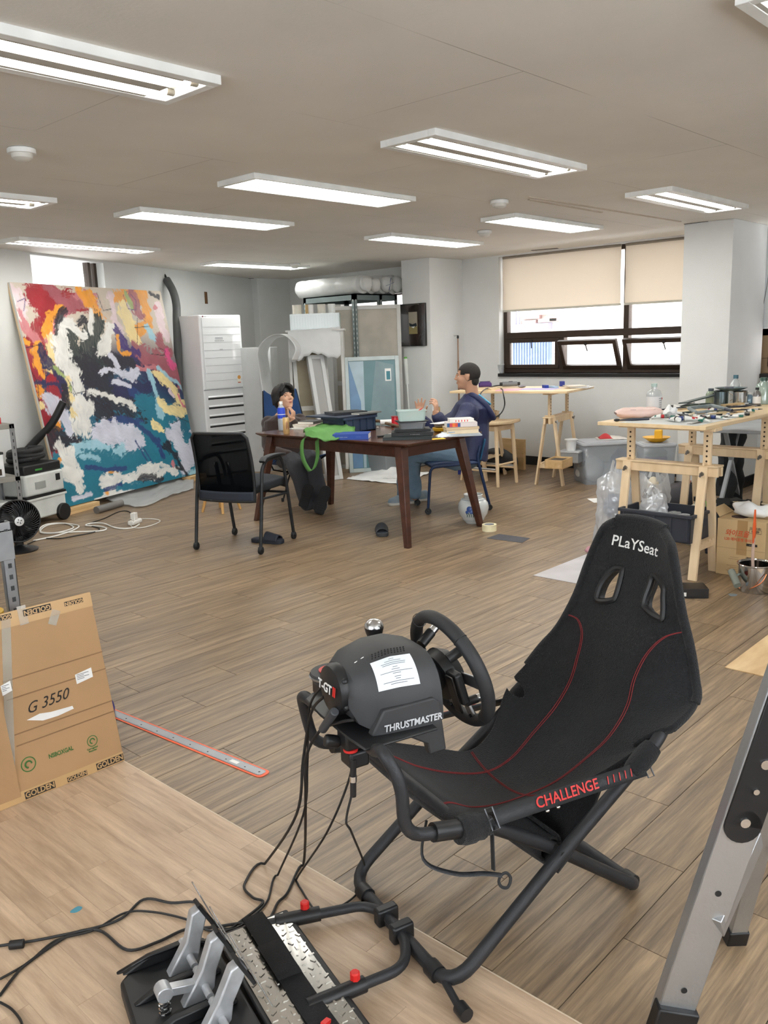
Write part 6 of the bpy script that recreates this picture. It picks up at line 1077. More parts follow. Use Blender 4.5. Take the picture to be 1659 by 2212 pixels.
text('--- ------ ------', .014, WHT, bk_, bm @ mframe(V((-.06, -.0956, .021)), (1, 0, 0), (0, -1, 0)), 'spine_lettering'); text('------ -----', .009, M('print_sky', (130, 170, 220), .6), bk_, bm @ mframe(V((.06, -.0956, .021)), (1, 0, 0), (0, -1, 0)), 'spine_lettering')
pn_ = thing('marker_pen', 'dark marker pen beside the blue hardcover', 'pen', T(828, 944), -.3); MB().cyl((-.05, 0, .008), (.04, 0, .008), .0075, 12).build('barrel', PLAST, pn_); MB().cyl((.04, 0, .008), (.065, 0, .008), .006, 12, .003).build('cap', M('pen_navy', (24, 30, 70), .4), pn_)
br_ = crv([T(794, 918)+V((.0, .0, .014)), T(815, 914)+V((0, 0, .02)), T(838, 920)+V((0, 0, .018)), T(870, 927)+V((0, 0, .014)), T(882, 930)+V((0, 0, .012))], 6); tag(MB().tube(br_, [.014+.004*noise.noise(V((i*.6, 0, 0)))-.003*(i/len(br_)) for i in range(len(br_))], 10).build('branch', M('bark', (92, 68, 48), .9, rgb2=(120, 94, 68), vs=20, bump=.8, bs=60), None, loc=T(838, 922), world=True), 'bare brown branch lying across the back of the table', 'branch')
rs = thing('ribbon_spool', 'spool of shiny red ribbon on the brown table', 'spool', T(854, 921)); MB().lathe([(.03, .006), (.032, .012), (.0305, .02), (.032, .03), (.0305, .042), (.032, .055), (.0305, .068), (.03, .082)], 24).build('ribbon', M('ribbon_red', (206, 40, 52), .25), rs)
for z in (.0, .082): MB().lathe([(.036, z), (.036, z+.005)], 24).build('flange', M('spool_red', (150, 24, 34), .4), rs)
wr = thing('paper_roll', 'white paper roll lying behind the red ribbon spool', 'paper roll', T(842, 920)+V((.06, .06, 0))); MB().cyl((-.06, .05, .024), (.16, -.14, .024), .024, 16).build('sheet', WHT, wr); MB().cyl((-.0615, .0515, .024), (-.06, .05, .024), .016, 14).build('core', M('core_pink', (196, 170, 168), .7), wr)
# books and boxes at the right corner
bs = T(888, 950)+V((.09, .07, 0)); bz = 0
for lab, sz, cov, rz, dx, dy in (('large dark green-black book at the bottom of the black stack', (.36, .25, .022), (22, 34, 34), -.10, -.02, .02), ('black hardcover with white spine title in the black stack', (.31, .22, .026), (18, 19, 21), -.06, .03, .02), ('thin black book on top of the black stack', (.27, .19, .016), (14, 14, 15), .0, .06, .05)):
    b_ = book(lab, bs+V((dx, dy, bz)), sz, rz-.80, cov, grp='stack of black books'); bz += sz[2]+.0004
    if sz[2] > .025: text('--- ------- -------', .012, WHT, b_, LM[b_.name] @ mframe(V((.02, -.1107, .013)), (1, 0, 0), (0, -1, 0)), 'spine_lettering')
def tray(name, lab, pos, rz, l, w_, h, m, cat='container', t_=.005, flare=1.12):
    o = roundrect(-l/2, l/2, -w_/2, w_/2, .02, 0); t2 = [V((p.x*flare, p.y*flare, h)) for p in o]; i2 = [V((p.x*(flare-.04), p.y*(flare-.04), h)) for p in o]; i1 = [V((p.x*.95, p.y*.95, t_)) for p in o]; n = len(o)
    t = thing(name, lab, cat, pos, rz); MB().raw(o+t2+i2+i1, [tuple(reversed(range(n)))]+[(k*n+i, k*n+(i+1) % n, (k+1)*n+(i+1) % n, (k+1)*n+i) for k in range(3) for i in range(n)]+[tuple(range(3*n, 4*n))]).build('shell', m, t); r_ = [V((p.x*(flare+.03), p.y*(flare+.03), h)) for p in o]; MB().tube(r_, .004, 6, closed=True).build('rim', m, t); return t
tray('steel_tray', 'grey metal tray standing on the black books', bs+V((.07, .06, bz)), -.75, .18, .13, .045, M('tray_grey', (150, 154, 158), .35, .5)); lid_ = MB().prism(roundrect(-.115, .115, -.085, .085, .02, 0), (0, 0, .005)); tag(lid_.build('plastic_mat', PLAST, None, loc=bs+V((.07, .06, bz+.052)), rz=-.6), 'thin black plastic sheet between the metal tray and the clear tub', 'mat')
tr = tray('clear_tub', 'milky clear plastic tub with a red pen inside, above the metal tray', bs+V((.07, .06, bz+.058)), -.75, .19, .13, .075, MT('milky_plastic', (206, 226, 222), .38, .2, .06, .3)); MB().cyl((-.06, -.03, .008), (.085, .02, .085), .004, 8).build('pen', RED, tr)
wt_ = thing('yellow_brushes', 'bunch of yellow-handled white brushes left of the black books', 'brush', T(855, 941), .0)
for k in range(4): MB().cyl((0, .012*k, .008), (.10, .012*k-.03, .012), .006, 8).build('handle', M('handle_yellow', (230, 205, 90), .5), wt_); MB().cyl((-.035, .012*k+.008, .008), (0, .012*k, .008), .008, 8, .006).build('bristles', WHT, wt_)
yt = thing('yellow_tub', 'mustard yellow plastic tub beside the clear tub', 'tub', T(952, 934)+V((.04, .03, 0))); MB().lathe([(.045, 0), (.062, .012), (.066, .03), (.06, .035)], 26).build('tub_body', M('mustard', (214, 166, 30), .4), yt); MB().tube([(.064*math.cos(a), .064*math.sin(a), .031) for a in [k*.2618 for k in range(24)]], .004, 6, closed=True).build('rim', MC['mustard'], yt)
dh = thing('metal_dish', 'small metal dish stacked on the mustard tub', 'dish', T(952, 934)+V((.04, .03, .0365))); MB().lathe([(.04, 0), (.05, .005), (.058, .03), (.055, .03), (.047, .007), (.001, .006)], 26).build('bowl', M('dish_steel', (176, 176, 176), .3, .8), dh); MB().prism(roundrect(-.08, .10, -.05, .05, .01, .031), (0, 0, .003)).build('white_lid', WHT, dh)
ps = T(1000, 942)+V((.05, .06, 0)); bz = 0
for lab, sz, cov, rz, pg in (('grey stapled magazine under the paperbacks', (.29, .21, .010), (188, 196, 202), -.75, (214, 216, 216)), ('pale blue folder under the paperbacks', (.28, .20, .008), (196, 206, 214), -.80, (230, 230, 226)), ('cream paperback in the right-hand pile', (.24, .17, .03), (224, 208, 178), -.72, (226, 206, 172)), ('tan paperback in the right-hand pile', (.25, .17, .018), (216, 192, 156), -.70, (220, 200, 166)), ('box set with a rainbow edge in the right-hand pile', (.23, .16, .034), (222, 212, 210), -.76, (230, 224, 220)), ('white notebooks with red numerals topping the right-hand pile', (.18, .13, .026), (238, 236, 230), -.72, (238, 236, 230))):
    b_ = book(lab, ps+V((0, 0, bz)), sz, rz, cov, grp='right-hand pile of books', pages=pg)
    if 'rainbow' in lab:
        for k, c3 in enumerate(((40, 90, 140), (200, 60, 80), (230, 120, 40), (220, 80, 60), (60, 80, 150))): MB().b2((-.113+.02*k, -.082, .003), (-.093+.02*k, -.0803, .031)).build('colour_block', M('block_%d' % k, c3, .5), b_)
    if 'numerals' in lab:
        for k in range(5): MB().b2((-.05+.022*k, -.067, .004), (-.044+.022*k, -.0653, .018)).build('numeral', RED, b_)
    bz += sz[2]+.0004
tp_ = thing('wipes_pack', 'blue and white wrapped pack in front of the paperbacks', 'pack', T(970, 944)+V((.02, .03, 0)), -.6); MB().grid(lambda u, v: (-.09+.18*u, -.045+.09*v, .002+.028*math.sin(math.pi*v)*(1-abs(2*u-1)**4)+.006*noise.noise(V((u*8, v*8, 0)))), 14, 10).build('wrapper', M('wrap_white', (220, 228, 234), .35), tp_, solid=.003); MB().b2((.0, -.03, .031), (.07, .03, .034)).build('blue_panel', M('wrap_blue', (60, 150, 215), .4), tp_)
tag(MB().prism(roundrect(-.05, .05, -.035, .035, .002, 0), (0, 0, .002)).build('yellow_note', M('note_yellow', (236, 190, 50), .7), None, loc=T(946, 948), rz=-.6), 'yellow sticky note at the table edge by the black books', 'note')
tag(MB().ell((0, 0, .004), (.012, .009, .004)).xf(lambda q: q+V((noise.noise(q*90)*.004, noise.noise(q*70)*.004, 0))).build('paper_scrap', WHT, None, loc=T(816, 924)), 'tiny white paper scrap by the branch', 'scrap')
# ================================================================ floor around the table
jr = thing('porcelain_jar', 'round white porcelain jar with blue flower painting by the table leg', 'jar', G(1019, 1132)+V((.05, .02, 0))); POR = M('porcelain', (216, 221, 220), .18, var=.05, coat=.5)
MB().lathe([(.062, 0), (.066, .006), (.085, .03), (.115, .08), (.125, .125), (.118, .165), (.095, .195), (.074, .205), (.072, .225), (.079, .232), (.074, .236), (.066, .226), (.066, .20), (.10, .16), (.11, .12), (.06, .02), (.001, .015)], 40).build('jar_body', POR, jr)
COB = M('cobalt', (34, 62, 130), .25, rgb2=(60, 96, 160), vs=40)
def jp(a, z): r_ = .125*math.sqrt(max(.05, 1-((z-.122)/.125)**2*.75)); return V((r_*math.cos(a), r_*math.sin(a), z))
for a, z, s in ((-2.75, .135, .022), (-2.5, .145, .020), (-2.62, .115, .018), (-2.35, .128, .012), (-2.9, .11, .014)): p = jp(a, z); MB().ell(p*1.0, (s, s, .003), frame_z((p.x, p.y, .02))).build('flower_petal', COB, jr)
for k in range(6): a = -2.95+.14*k; MB().tube([jp(a, .10)*1.004, jp(a+.06, .082)*1.004, jp(a+.02, .068)*1.004], .003, 5).build('leaf_stroke', M('leaf_teal', (40, 90, 90), .3), jr)
for z in (.03, .196): MB().tube([V((p.x, p.y, z)) for p in [(lambda r_: V((r_*math.cos(q), r_*math.sin(q), 0)))(.0855 if z < .1 else .0955) for q in [k*.2094 for k in range(30)]]], .0016, 5, closed=True).build('band_line', M('band_blue', (140, 160, 176), .3), jr)
mt_ = thing('masking_tape', 'roll of cream masking tape next to the porcelain jar', 'tape', G(1057, 1146)); MB().lathe([(.039, 0), (.056, 0), (.056, .05), (.039, .05), (.039, 0)], 30, cap=False).build('tape', M('tape_cream', (236, 228, 190), .6), mt_); MB().lathe([(.0375, .001), (.039, .001), (.039, .049), (.0375, .049), (.0375, .001)], 26, cap=False).build('core', M('core_grey', (170, 172, 178), .6), mt_)
P = [G(*p) for p in ((1052, 1163), (1078, 1154), (1145, 1163), (1128, 1173))]; o_ = sum(P, V((0, 0, 0)))/4; tag(MB().prism([p-o_+V((0, 0, .001)) for p in P], (0, 0, .0015)).build('sandpaper_strip', M('sandpaper', (92, 92, 98), .95, bump=.5, bs=400), None, loc=o_), 'grey sandpaper strip on the floor near the masking tape', 'sandpaper')
SLP = M('slipper_navy', (38, 44, 56), .6, bump=.2, bs=200)
def slipper(lab, pos, rz, m):
    t = thing('slipper', lab, 'slipper', pos, rz, 'rubber slippers'); P = [(-.13, 0), (-.115, .035), (-.05, .042), (.03, .046), (.09, .05), (.13, .035), (.14, 0), (.13, -.03), (.09, -.045), (.03, -.045), (-.05, -.04), (-.115, -.034)]; c = crv([(x, y, 0) for x, y in P], 3, True)
    MB().prism(c, (0, 0, .03)).build('sole', m, t, bevel=.006); MB().prism([V((p.x*.86, p.y*.8, .03)) for p in c], (0, 0, .003)).build('footbed', M('footbed', (58, 64, 76), .8), t)
    MB().grid(lambda u, v: ((-.0+.11*u), .05*math.cos(math.pi*v)*(1-.1*u), .022+(.062-.025*u)*math.sin(math.pi*v)), 8, 14).build('strap', m, t, solid=.006)
slipper('dark navy rubber slipper under the black mesh chair', (G(540, 1168)+G(615, 1176))/2, math.atan2(*(G(615, 1176)-G(540, 1166)).yx[:]) if False else -1.25, SLP); slipper('dark grey rubber slipper on the floor before the brown table leg', (G(806, 1162)+G(842, 1142))/2, -2.35, M('slipper_grey', (58, 61, 66), .6))
WB = M('white_board', (188, 186, 190), .35); tag(MB().b2((0, 0, 0), (.95, .335, .003)).build('whiteboard_sheet', WB, None, loc=(4.357, 2.508, .0005)), 'thin white panel lying on the floor behind the racing seat', 'panel'); tag(MB().b2((0, 0, 0), (.3, .2, .001)).build('paper_sheet', WHT, None, loc=G(1283, 1086), rz=-.75), 'white paper sheet on the floor by the plastic bags', 'paper')
PLY = wood('grained_ply', (196, 156, 108), (232, 204, 158), .5, (2.5, 9, 5), 0, .03); tag(MB().b2((0, -.45, 0), (1.0, 0, .004)).build('plywood_offcut', PLY, None, loc=(3.589, 1.351, .0005)), 'grained plywood offcut lying on the floor beside the racing seat', 'plywood')
for i, (px, py, s, c_, lab) in enumerate(((165, 1967, .016, (70, 140, 160), 'dried teal paint spot on the pale laminate'), (1583, 1285, .03, (120, 136, 144), 'pale grey-blue paint stain by the metal pot'))): q = G(px, py); tag(MB().lathe([(s, 0), (s*.98, .0006), (.001, .0008)], 18).xf(lambda p: V((p.x*(1+.3*noise.noise(p*60)), p.y*(.7+.3*noise.noise(p*50)), p.z))).build('paint_spot', M('spot_%d' % i, c_, .5), None, loc=q+V((0, 0, .0023 if i == 0 else .0004))), lab, 'paint spot')
# ================================================================ far table by the window
def F2(px, py, z=FZ): return G(px, py, z)
def soft(name, lab, cat, pos, r_, mat, rz=0, amp=.2, fr=14, seed=0, squash=True, grp=None):
    mb = MB().ell((0, 0, r_[2]), r_, None, 22, 16).xf(lambda q: V((q.x*(1+amp*noise.noise(q*fr+V((seed, 0, 0)))), q.y*(1+amp*noise.noise(q*fr+V((0, seed, 5)))), max(.001, q.z*(1+amp*.8*noise.noise(q*fr+V((3, seed, 0)))))))); return tag(mb.build(name, mat, None, loc=pos, rz=rz), lab, cat, grp)
pp = thing('purple_pouch', 'purple zip pouch at the end of the window table behind the shaved head', 'pouch', F2(1050, 836)+V((.02, .03, 0)), -.7); MB().grid(lambda u, v: (-.07+.14*u, -.03+.06*v, .002+.055*math.sin(math.pi*v)**.5*(1-.3*abs(2*u-1)**4)), 12, 10).build('pouch_body', M('purple_cloth', (76, 48, 112), .6), pp, solid=.003); MB().b2((-.06, -.003, .055), (.06, .003, .06)).build('zip', PLAST, pp)
wb3 = thing('white_bottle', 'small white pump bottle beside the purple pouch', 'bottle', F2(1029, 838)); MB().lathe([(.022, 0), (.024, .005), (.024, .06), (.01, .075), (.008, .09)], 18).build('bottle_body', WHT, wb3); MB().box((0, .01, .093), (.012, .03, .008)).build('pump', WHT, wb3)
tag(MB().b2((-.11, -.05, 0), (.11, .05, .016)).build('wood_offcut', PINE, None, loc=F2(1062, 842)+V((.05, .02, 0)), rz=.9, bevel=.001), 'thin pale wood offcut on the window table before the pouch', 'wood'); tag(MB().prism(roundrect(-.17, .17, -.12, .12, .02, 0), (0, 0, .003)).build('pink_mat', M('mat_pink', (222, 170, 186), .6), None, loc=F2(1095, 843)+V((.06, .02, 0)), rz=.5), 'pink cutting mat under the grey rotary tool', 'mat'); tag(MB().prism(roundrect(-.2, .2, -.14, .14, .004, 0), (0, 0, .0012)).build('lilac_sheet', M('sheet_lilac', (190, 180, 220), .7), None, loc=F2(1160, 842)+V((.1, .05, 0)), rz=1.75), 'lilac paper sheet on the window table', 'paper')
rt = thing('rotary_tool', 'grey handheld rotary tool lying on the pink mat', 'tool', F2(1103, 836)+V((0, .0, .005)), -.75); MB().cyl((-.09, 0, .028), (.07, 0, .028), .026, 16).build('motor_body', M('tool_grey', (120, 122, 126), .4), rt, bevel=.004); MB().cyl((.07, 0, .028), (.10, 0, .028), .018, 14).build('nose', PLAST, rt); MB().cyl((-.115, 0, .028), (-.09, 0, .028), .02, 14).build('collar', PLAST, rt); MB().b2((-.02, -.014, .05), (.02, .014, .056)).build('switch', PLAST, rt)
tag(MB().tube(crv([F2(1085, 838)+V((0, 0, .03)), F2(1062, 838)+V((0, 0, .012)), F2(1042, 848)+V((0, 0, .012)), D(1036, 862, 7.95), D(1042, 885, 7.9), D(1060, 902, 7.9), D(1080, 895, 7.9), D(1090, 875, 7.92), D(1087, 850, 7.95), F2(1083, 842)+V((0, 0, .01)), F2(1060, 840)+V((0, 0, .01))], 7), .006, 7).build('tool_cable', CAB, None, loc=F2(1062, 838), world=True), 'black tool cable dangling in a loop off the window table', 'cable')
soft('crumpled_rag', 'small crumpled grey rag right of the rotary tool', 'rag', F2(1128, 837), (.05, .035, .014), M('rag_grey', (150, 148, 156), .8), .3, .5, 30)
for i, (px, py, sz, c_, lab, rz) in enumerate(((1178, 838, (.09, .04, .03), (34, 62, 160), 'blue carton nearest the stool on the window table', .9), (1196, 838, (.13, .05, .02), (170, 196, 214), 'pale blue tube box between the two blue cartons', 1.0), (1214, 834, (.11, .05, .05), (30, 46, 140), 'tall dark blue carton on the window table', .6))):
    t = thing('small_carton', lab, 'carton', F2(px, py), rz, 'small cartons on the window table'); MB().box((0, 0, sz[2]/2), sz).build('carton', M('carton_%d' % i, c_, .45), t, bevel=.001); MB().box((0, -sz[1]/2-.0004, sz[2]/2), (sz[0]*.5, .0008, sz[2]*.4)).build('print', WHT, t)
bz = 0
for k in range(4): book('%s flat booklet in the paper pile on the window table' % ('white', 'pale grey', 'off-white', 'cream')[k], F2(1252, 838)+V((.06-.02*k, .02*k, bz)), (.26-.02*k, .18, .006), .25+.2*k, ((232, 232, 230), (206, 206, 208), (226, 222, 214), (214, 200, 180))[k], 'booklet', 'paper pile on the window table', 'booklet'); bz += .0064
cp_ = WX(1082, 812, 8.36); pc_ = thing('plastic_cup', 'clear plastic cup standing on the window sill', 'cup', (8.36, cp_.y, 1.0455)); MB().lathe([(.028, 0), (.040, .10), (.042, .102), (.039, .10), (.027, .003), (.001, .003)], 20).build('cup_wall', MT('cup_clear', (225, 230, 234), .6, .08, .15), pc_); MB().tube([(.041*math.cos(a), .041*math.sin(a), .101) for a in [k*.3142 for k in range(20)]], .002, 5, closed=True).build('cup_rim', WHT, pc_)
# on the trestle shelf below
wbx = thing('wooden_box', 'open pale wooden box on the shelf of the window trestle', 'box', G(1200, 1012, .2215)+V((.09, .02, 0)), .18); MB().b2((-.13, -.09, 0), (.13, .09, .008)).b2((-.13, -.09, 0), (-.122, .09, .085)).b2((.122, -.09, 0), (.13, .09, .085)).b2((-.13, -.09, 0), (.13, -.082, .085)).b2((-.13, .082, 0), (.13, .09, .085)).build('box_walls', BLK, wbx); MB().b2((-.12, -.08, .01), (.12, .08, .07)).build('dark_contents', PLAST, wbx)
cbx = thing('clear_box', 'clear lidded plastic box on the shelf of the window trestle', 'box', G(1228, 1006, .2215)+V((.30, .12, 0)), .18); MB().b2((-.15, -.10, 0), (.15, .10, .10)).build('tub', MT('box_clear', (205, 210, 214), .5, .15, .08), cbx, bevel=.008); MB().b2((-.16, -.11, .10), (.16, .11, .115)).build('lid', MT('lid_clear', (222, 226, 230), .35, .15, .08), cbx, bevel=.004); MB().b2((-.12, -.07, .005), (.1, .07, .06)).build('contents', M('contents_dark', (88, 84, 82), .8), cbx)
wtu = thing('white_tub', 'round white plastic tub standing on the clear lidded box', 'tub', LM[cbx.name] @ V((-.08, .0, .1155))); MB().lathe([(.045, 0), (.055, .10), (.062, .102), (.062, .115), (.05, .117), (.001, .112)], 26).build('tub_body', M('tub_white', (228, 230, 230), .4), wtu); MB().tube([(.061*math.cos(a), .061*math.sin(a), .11) for a in [k*.2618 for k in range(24)]], .004, 6, closed=True).build('tub_rim', MC['tub_white'], wtu)
# dark bags beyond the stool
soft('black_bag', 'black duffel bag on the floor behind the stool legs', 'bag', (7.62, 5.45, 0), (.17, .24, .13), M('bag_black', (22, 24, 30), .6), .3, .18, 8, 3); tag(MB().b2((-.1, -.06, 0), (.1, .06, .26)).build('blue_carton', M('carton_navy', (30, 44, 120), .5), None, loc=(7.42, 5.72, 0), rz=.4, bevel=.002), 'navy blue carton standing by the black duffel bag', 'carton'); tag(MB().b2((-.16, -.02, 0), (.16, .02, .34)).build('wood_offcut', BLK, None, loc=(7.95, 5.45, 0), rz=1.5, bevel=.002), 'brown wooden panel standing against the wall behind the stool', 'panel')
# ================================================================ bins by the pillar
BINC = MT('bin_clear', (206, 216, 228), .7, .2, .06, .15); BINL = MT('bin_lid', (226, 230, 236), .2, .25, .06, .2)
def bin_(name, lab, pos, rz, l, w_, h, m=BINC, grp=None):
    t = thing(name, lab, 'bin', pos, rz, grp); o = roundrect(-l/2, l/2, -w_/2, w_/2, .03, 0); k = .9; b = [V((p.x*k, p.y*k, 0)) for p in o]; u = [V((p.x, p.y, h-.03)) for p in o]; n = len(o)
    MB().raw(b+u, [tuple(reversed(range(n)))]+[(i, (i+1) % n, n+(i+1) % n, n+i) for i in range(n)]).build('tub', m, t, solid=.003); MB().prism([V((p.x*1.04, p.y*1.04, h-.032)) for p in o], (0, 0, .022)).build('lid', BINL, t, bevel=.004); MB().prism([V((p.x*.9, p.y*.9, h-.01)) for p in o], (0, 0, .008)).build('lid_panel', BINL, t, bevel=.003); return t
bb_ = G(1314, 1046)+FW*.20; bb_.z = 0; hd_ = math.atan2(RI.y, RI.x); big = bin_('storage_bin', 'big clear storage bin full of white bags near the square pillar', (bb_.x, bb_.y, 0), hd_+.12, .54, .40, .42)
for k, (x, y, r_, c_) in enumerate(((-.12, -.05, (.10, .09, .13), (226, 226, 222)), (.05, .0, (.11, .1, .09), (222, 222, 218)), (.17, -.02, (.1, .1, .16), (110, 128, 168)), (-.2, .05, (.06, .08, .07), (230, 230, 228)))): MB().ell((x, y, r_[2]+.006), r_, None, 18, 12).xf(lambda q: q+V((noise.noise(q*14)*.02, 0, abs(noise.noise(q*12))*.02))).build('packed_bag', M('packed_%d' % k, c_, .6), big)
ctop = LM[big.name] @ V((.1, .05, .419)); rwb = thing('flat_pouch', 'flat white bag with a red half lying on the big bin lid', 'bag', ctop, hd_-.1)
MB().grid(lambda u, v: (-.15+.30*u, -.10+.2*v, .003+.028*math.sin(math.pi*u)*math.sin(math.pi*v)+.006*noise.noise(V((u*7, v*7, 1)))), 16, 12).build('white_part', M('bag_offwhite', (226, 220, 212), .6), rwb, solid=.003); MB().grid(lambda u, v: (-.13+.13*u, -.09+.15*v, .012+.045*math.sin(math.pi*u)*math.sin(math.pi*v)), 10, 10).build('red_part', M('bag_red', (206, 56, 60), .6), rwb, solid=.003)
pb_ = G(1437, 1046); s2_ = D(1432, 1045, 8.35); s2_.z = 0
sb1 = bin_('small_bin', 'small clear bin at the bottom of the pair beside the pillar', (7.46, 3.53, 0), hd_, .30, .26, .24, grp='small clear bins'); sb2 = bin_('small_bin', 'small clear bin with green and purple cloth, upper of the pair', (7.46, 3.53, .242), hd_, .30, .26, .22, grp='small clear bins')
for par, c_, z in ((sb1, (60, 70, 100), .01), (sb2, (110, 128, 96), .05), (sb2, (92, 52, 92), .008)): MB().ell((.0, 0, z+.06), (.11, .09, .055), None, 16, 10).xf(lambda q: q+V((noise.noise(q*16)*.02, noise.noise(q*13)*.015, 0))).build('cloth', M('cloth_%d' % c_[0], c_, .8), par)
yd = thing('yellow_dish', 'yellow bowl on top of the small clear bins', 'bowl', (7.46, 3.53, .4625)); YL = M('yellow_plastic', (240, 184, 36), .4); MB().lathe([(.05, 0), (.07, .008), (.125, .045), (.12, .045), (.06, .012), (.001, .01)], 28).build('bowl', YL, yd); ys = MB().box((0, 0, .055), (.10, .07, .08), rot(0, 0, .4)); tag(ys.build('yellow_sponge', M('sponge_yellow', (236, 186, 60), .9, bump=.6, bs=120), None, loc=(7.48, 3.52, .475), bevel=.006), 'yellow sponge block sitting in the yellow bowl', 'sponge')
# ================================================================ brush table: bottles, pots, tubes, brushes
def N(px, py, z=NZ):
    q = G(px, py, z)-NB; c, s = math.cos(NR), math.sin(NR); return nl(max(.04, min(1.55, q.x*c+q.y*s)), max(.04, min(.655, -q.x*s+q.y*c)), z)
GLB = MT('thick_clear', (214, 222, 224), .55, .04, .14)
wbo = thing('solvent_bottle', 'large clear bottle with white label behind the pink wipes pack', 'bottle', N(1380, 892), .4); MB().lathe([(.045, 0), (.05, .006), (.05, .13), (.04, .152), (.018, .163), (.016, .18)], 26).build('bottle_body', GLB, wbo); MB().lathe([(.0505, .02), (.0505, .115)], 26, cap=False).build('label', MT('label_white', (230, 230, 232), .15, .4, 0), wbo); MB().lathe([(.0195, .178), (.0195, .2), (.001, .201)], 20).build('cap', M('cap_mint', (168, 190, 186), .45), wbo)
for k in range(5): a = -2.4; MB().grid(lambda u, v: (.051*math.cos(a+.5*u), .051*math.sin(a+.5*u), .10-.014*k+.003*v), 5, 1).build('label_line', GRT, wbo)
MB().ell((.051*math.cos(-1.6), .051*math.sin(-1.6), .1), (.008, .003, .008)).build('label_seal', RED, wbo)
PNK = M('wipes_pink', (226, 196, 186), .4, var=.05); wp = thing('wet_wipes_pack', 'pink soft pack of wipes at the corner of the brush table', 'wipes', N(1388, 905)+V((.05, .05, 0)), -.85)
def wpk(u, v): a = 2*u-1; return V((a*.15, .055*math.cos(math.pi*2*v)*(1-.25*abs(a)**6), .035+.035*math.sin(math.pi*2*v)*(1-.8*abs(a)**6)+.004*noise.noise(V((u*9, v*9, 0)))))
MB().grid(wpk, 24, 20).build('pack', PNK, wp); MB().grid(lambda u, v: V((.08+.09*u, -.05+.09*v, .055-.03*u+.02*noise.noise(V((u*6, v*6, 3))))), 10, 8).build('torn_flap', M('flap_cream', (236, 220, 212), .4), wp, solid=.002); text('-----', .022, M('print_plum', (110, 70, 90), .6), wp, LM[wp.name] @ mframe(V((-.05, -.045, .058)), (1, 0, 0), (0, -.8, .6)), 'pack_lettering', shear=.2)
soft('crumpled_tissue', 'crumpled white tissue among the paint tubes', 'tissue', N(1448, 902), (.045, .04, .035), M('tissue', (236, 238, 238), .9), .2, .9, 30, 2)
HND = [M('handle_%d' % i, c_, .4, var=.1) for i, c_ in enumerate(((214, 196, 160), (176, 140, 96), (38, 44, 60), (96, 92, 80), (60, 78, 74), (190, 168, 130)))]; FER = M('ferrule', (150, 150, 148), .3, .9); BRI = [M('bristle_%d' % i, c_, .9) for i, c_ in enumerate(((60, 44, 34), (196, 178, 140), (36, 44, 48)))]
tone = ('pale wooden', 'brown wooden', 'navy lacquered', 'grey painted', 'green-grey stained', 'tan wooden')
rg = random.Random(11)
def brush(i, pos, rz, L_, lay):
    k = i % 6; r_ = .004+.003*((i*7) % 5)/4; wide = (i % 4 == 1); t = thing('paint_brush', '%s-handled %s paint brush in the heap, %s' % (tone[k], 'flat' if wide else 'round', ('half under the tubes', 'near the board edge', 'by the grey clamp', 'toward the metal pots', 'next to the tissue')[i % 5]), 'brush', pos, rz, 'brushes heaped on the brush table')
    z = .006+lay; MB().tube([(-L_*.5, 0, z), (-L_*.2, 0, z+.002), (L_*.12, 0, z+.003), (L_*.26, 0, z+.003)], [r_*.5, r_, r_*1.2, r_*.8], 8).build('handle', HND[k], t); w_ = .014 if wide else .006
    MB().raw([V((x, y*(w_ if x > L_*.3 else r_), z+.003+q*.004)) for x in (L_*.25, L_*.37) for y in (-1, 1) for q in (-1, 1)], [(0, 1, 3, 2), (4, 6, 7, 5), (0, 4, 5, 1), (2, 3, 7, 6), (0, 2, 6, 4), (1, 5, 7, 3)]).build('ferrule', FER, t); MB().raw([V((x, y*w_*(1 if x < L_*.45 else .7), z+.003+q*(.004 if x < L_*.45 else .001))) for x in (L_*.37, L_*.5) for y in (-1, 1) for q in (-1, 1)], [(0, 1, 3, 2), (4, 6, 7, 5), (0, 4, 5, 1), (2, 3, 7, 6), (0, 2, 6, 4), (1, 5, 7, 3)]).build('bristles', BRI[i % 3], t)
spots = [(1425, 885), (1440, 893), (1462, 890), (1480, 884), (1478, 897), (1500, 890), (1500, 903), (1520, 897), (1455, 880), (1540, 905), (1550, 893), (1560, 900), (1575, 888), (1585, 896), (1600, 886), (1530, 884), (1515, 878), (1590, 880), (1565, 880), (1470, 905), (1608, 893), (1545, 880), (1495, 880), (1620, 887)]
for i, (px, py) in enumerate(spots): brush(i, N(px, py), rg.uniform(-1.3, .1)+(3.14 if i % 3 == 0 else 0), rg.uniform(.20, .32), .008*(i % 3))
TW = M('tube_white', (226, 226, 222), .35); CAPS = [M('tubecap_%d' % i, c_, .45) for i, c_ in enumerate(((190, 30, 38), (40, 110, 96), (28, 30, 34), (226, 226, 222), (40, 60, 120)))]; ccol = ('red', 'green', 'black', 'white', 'blue')
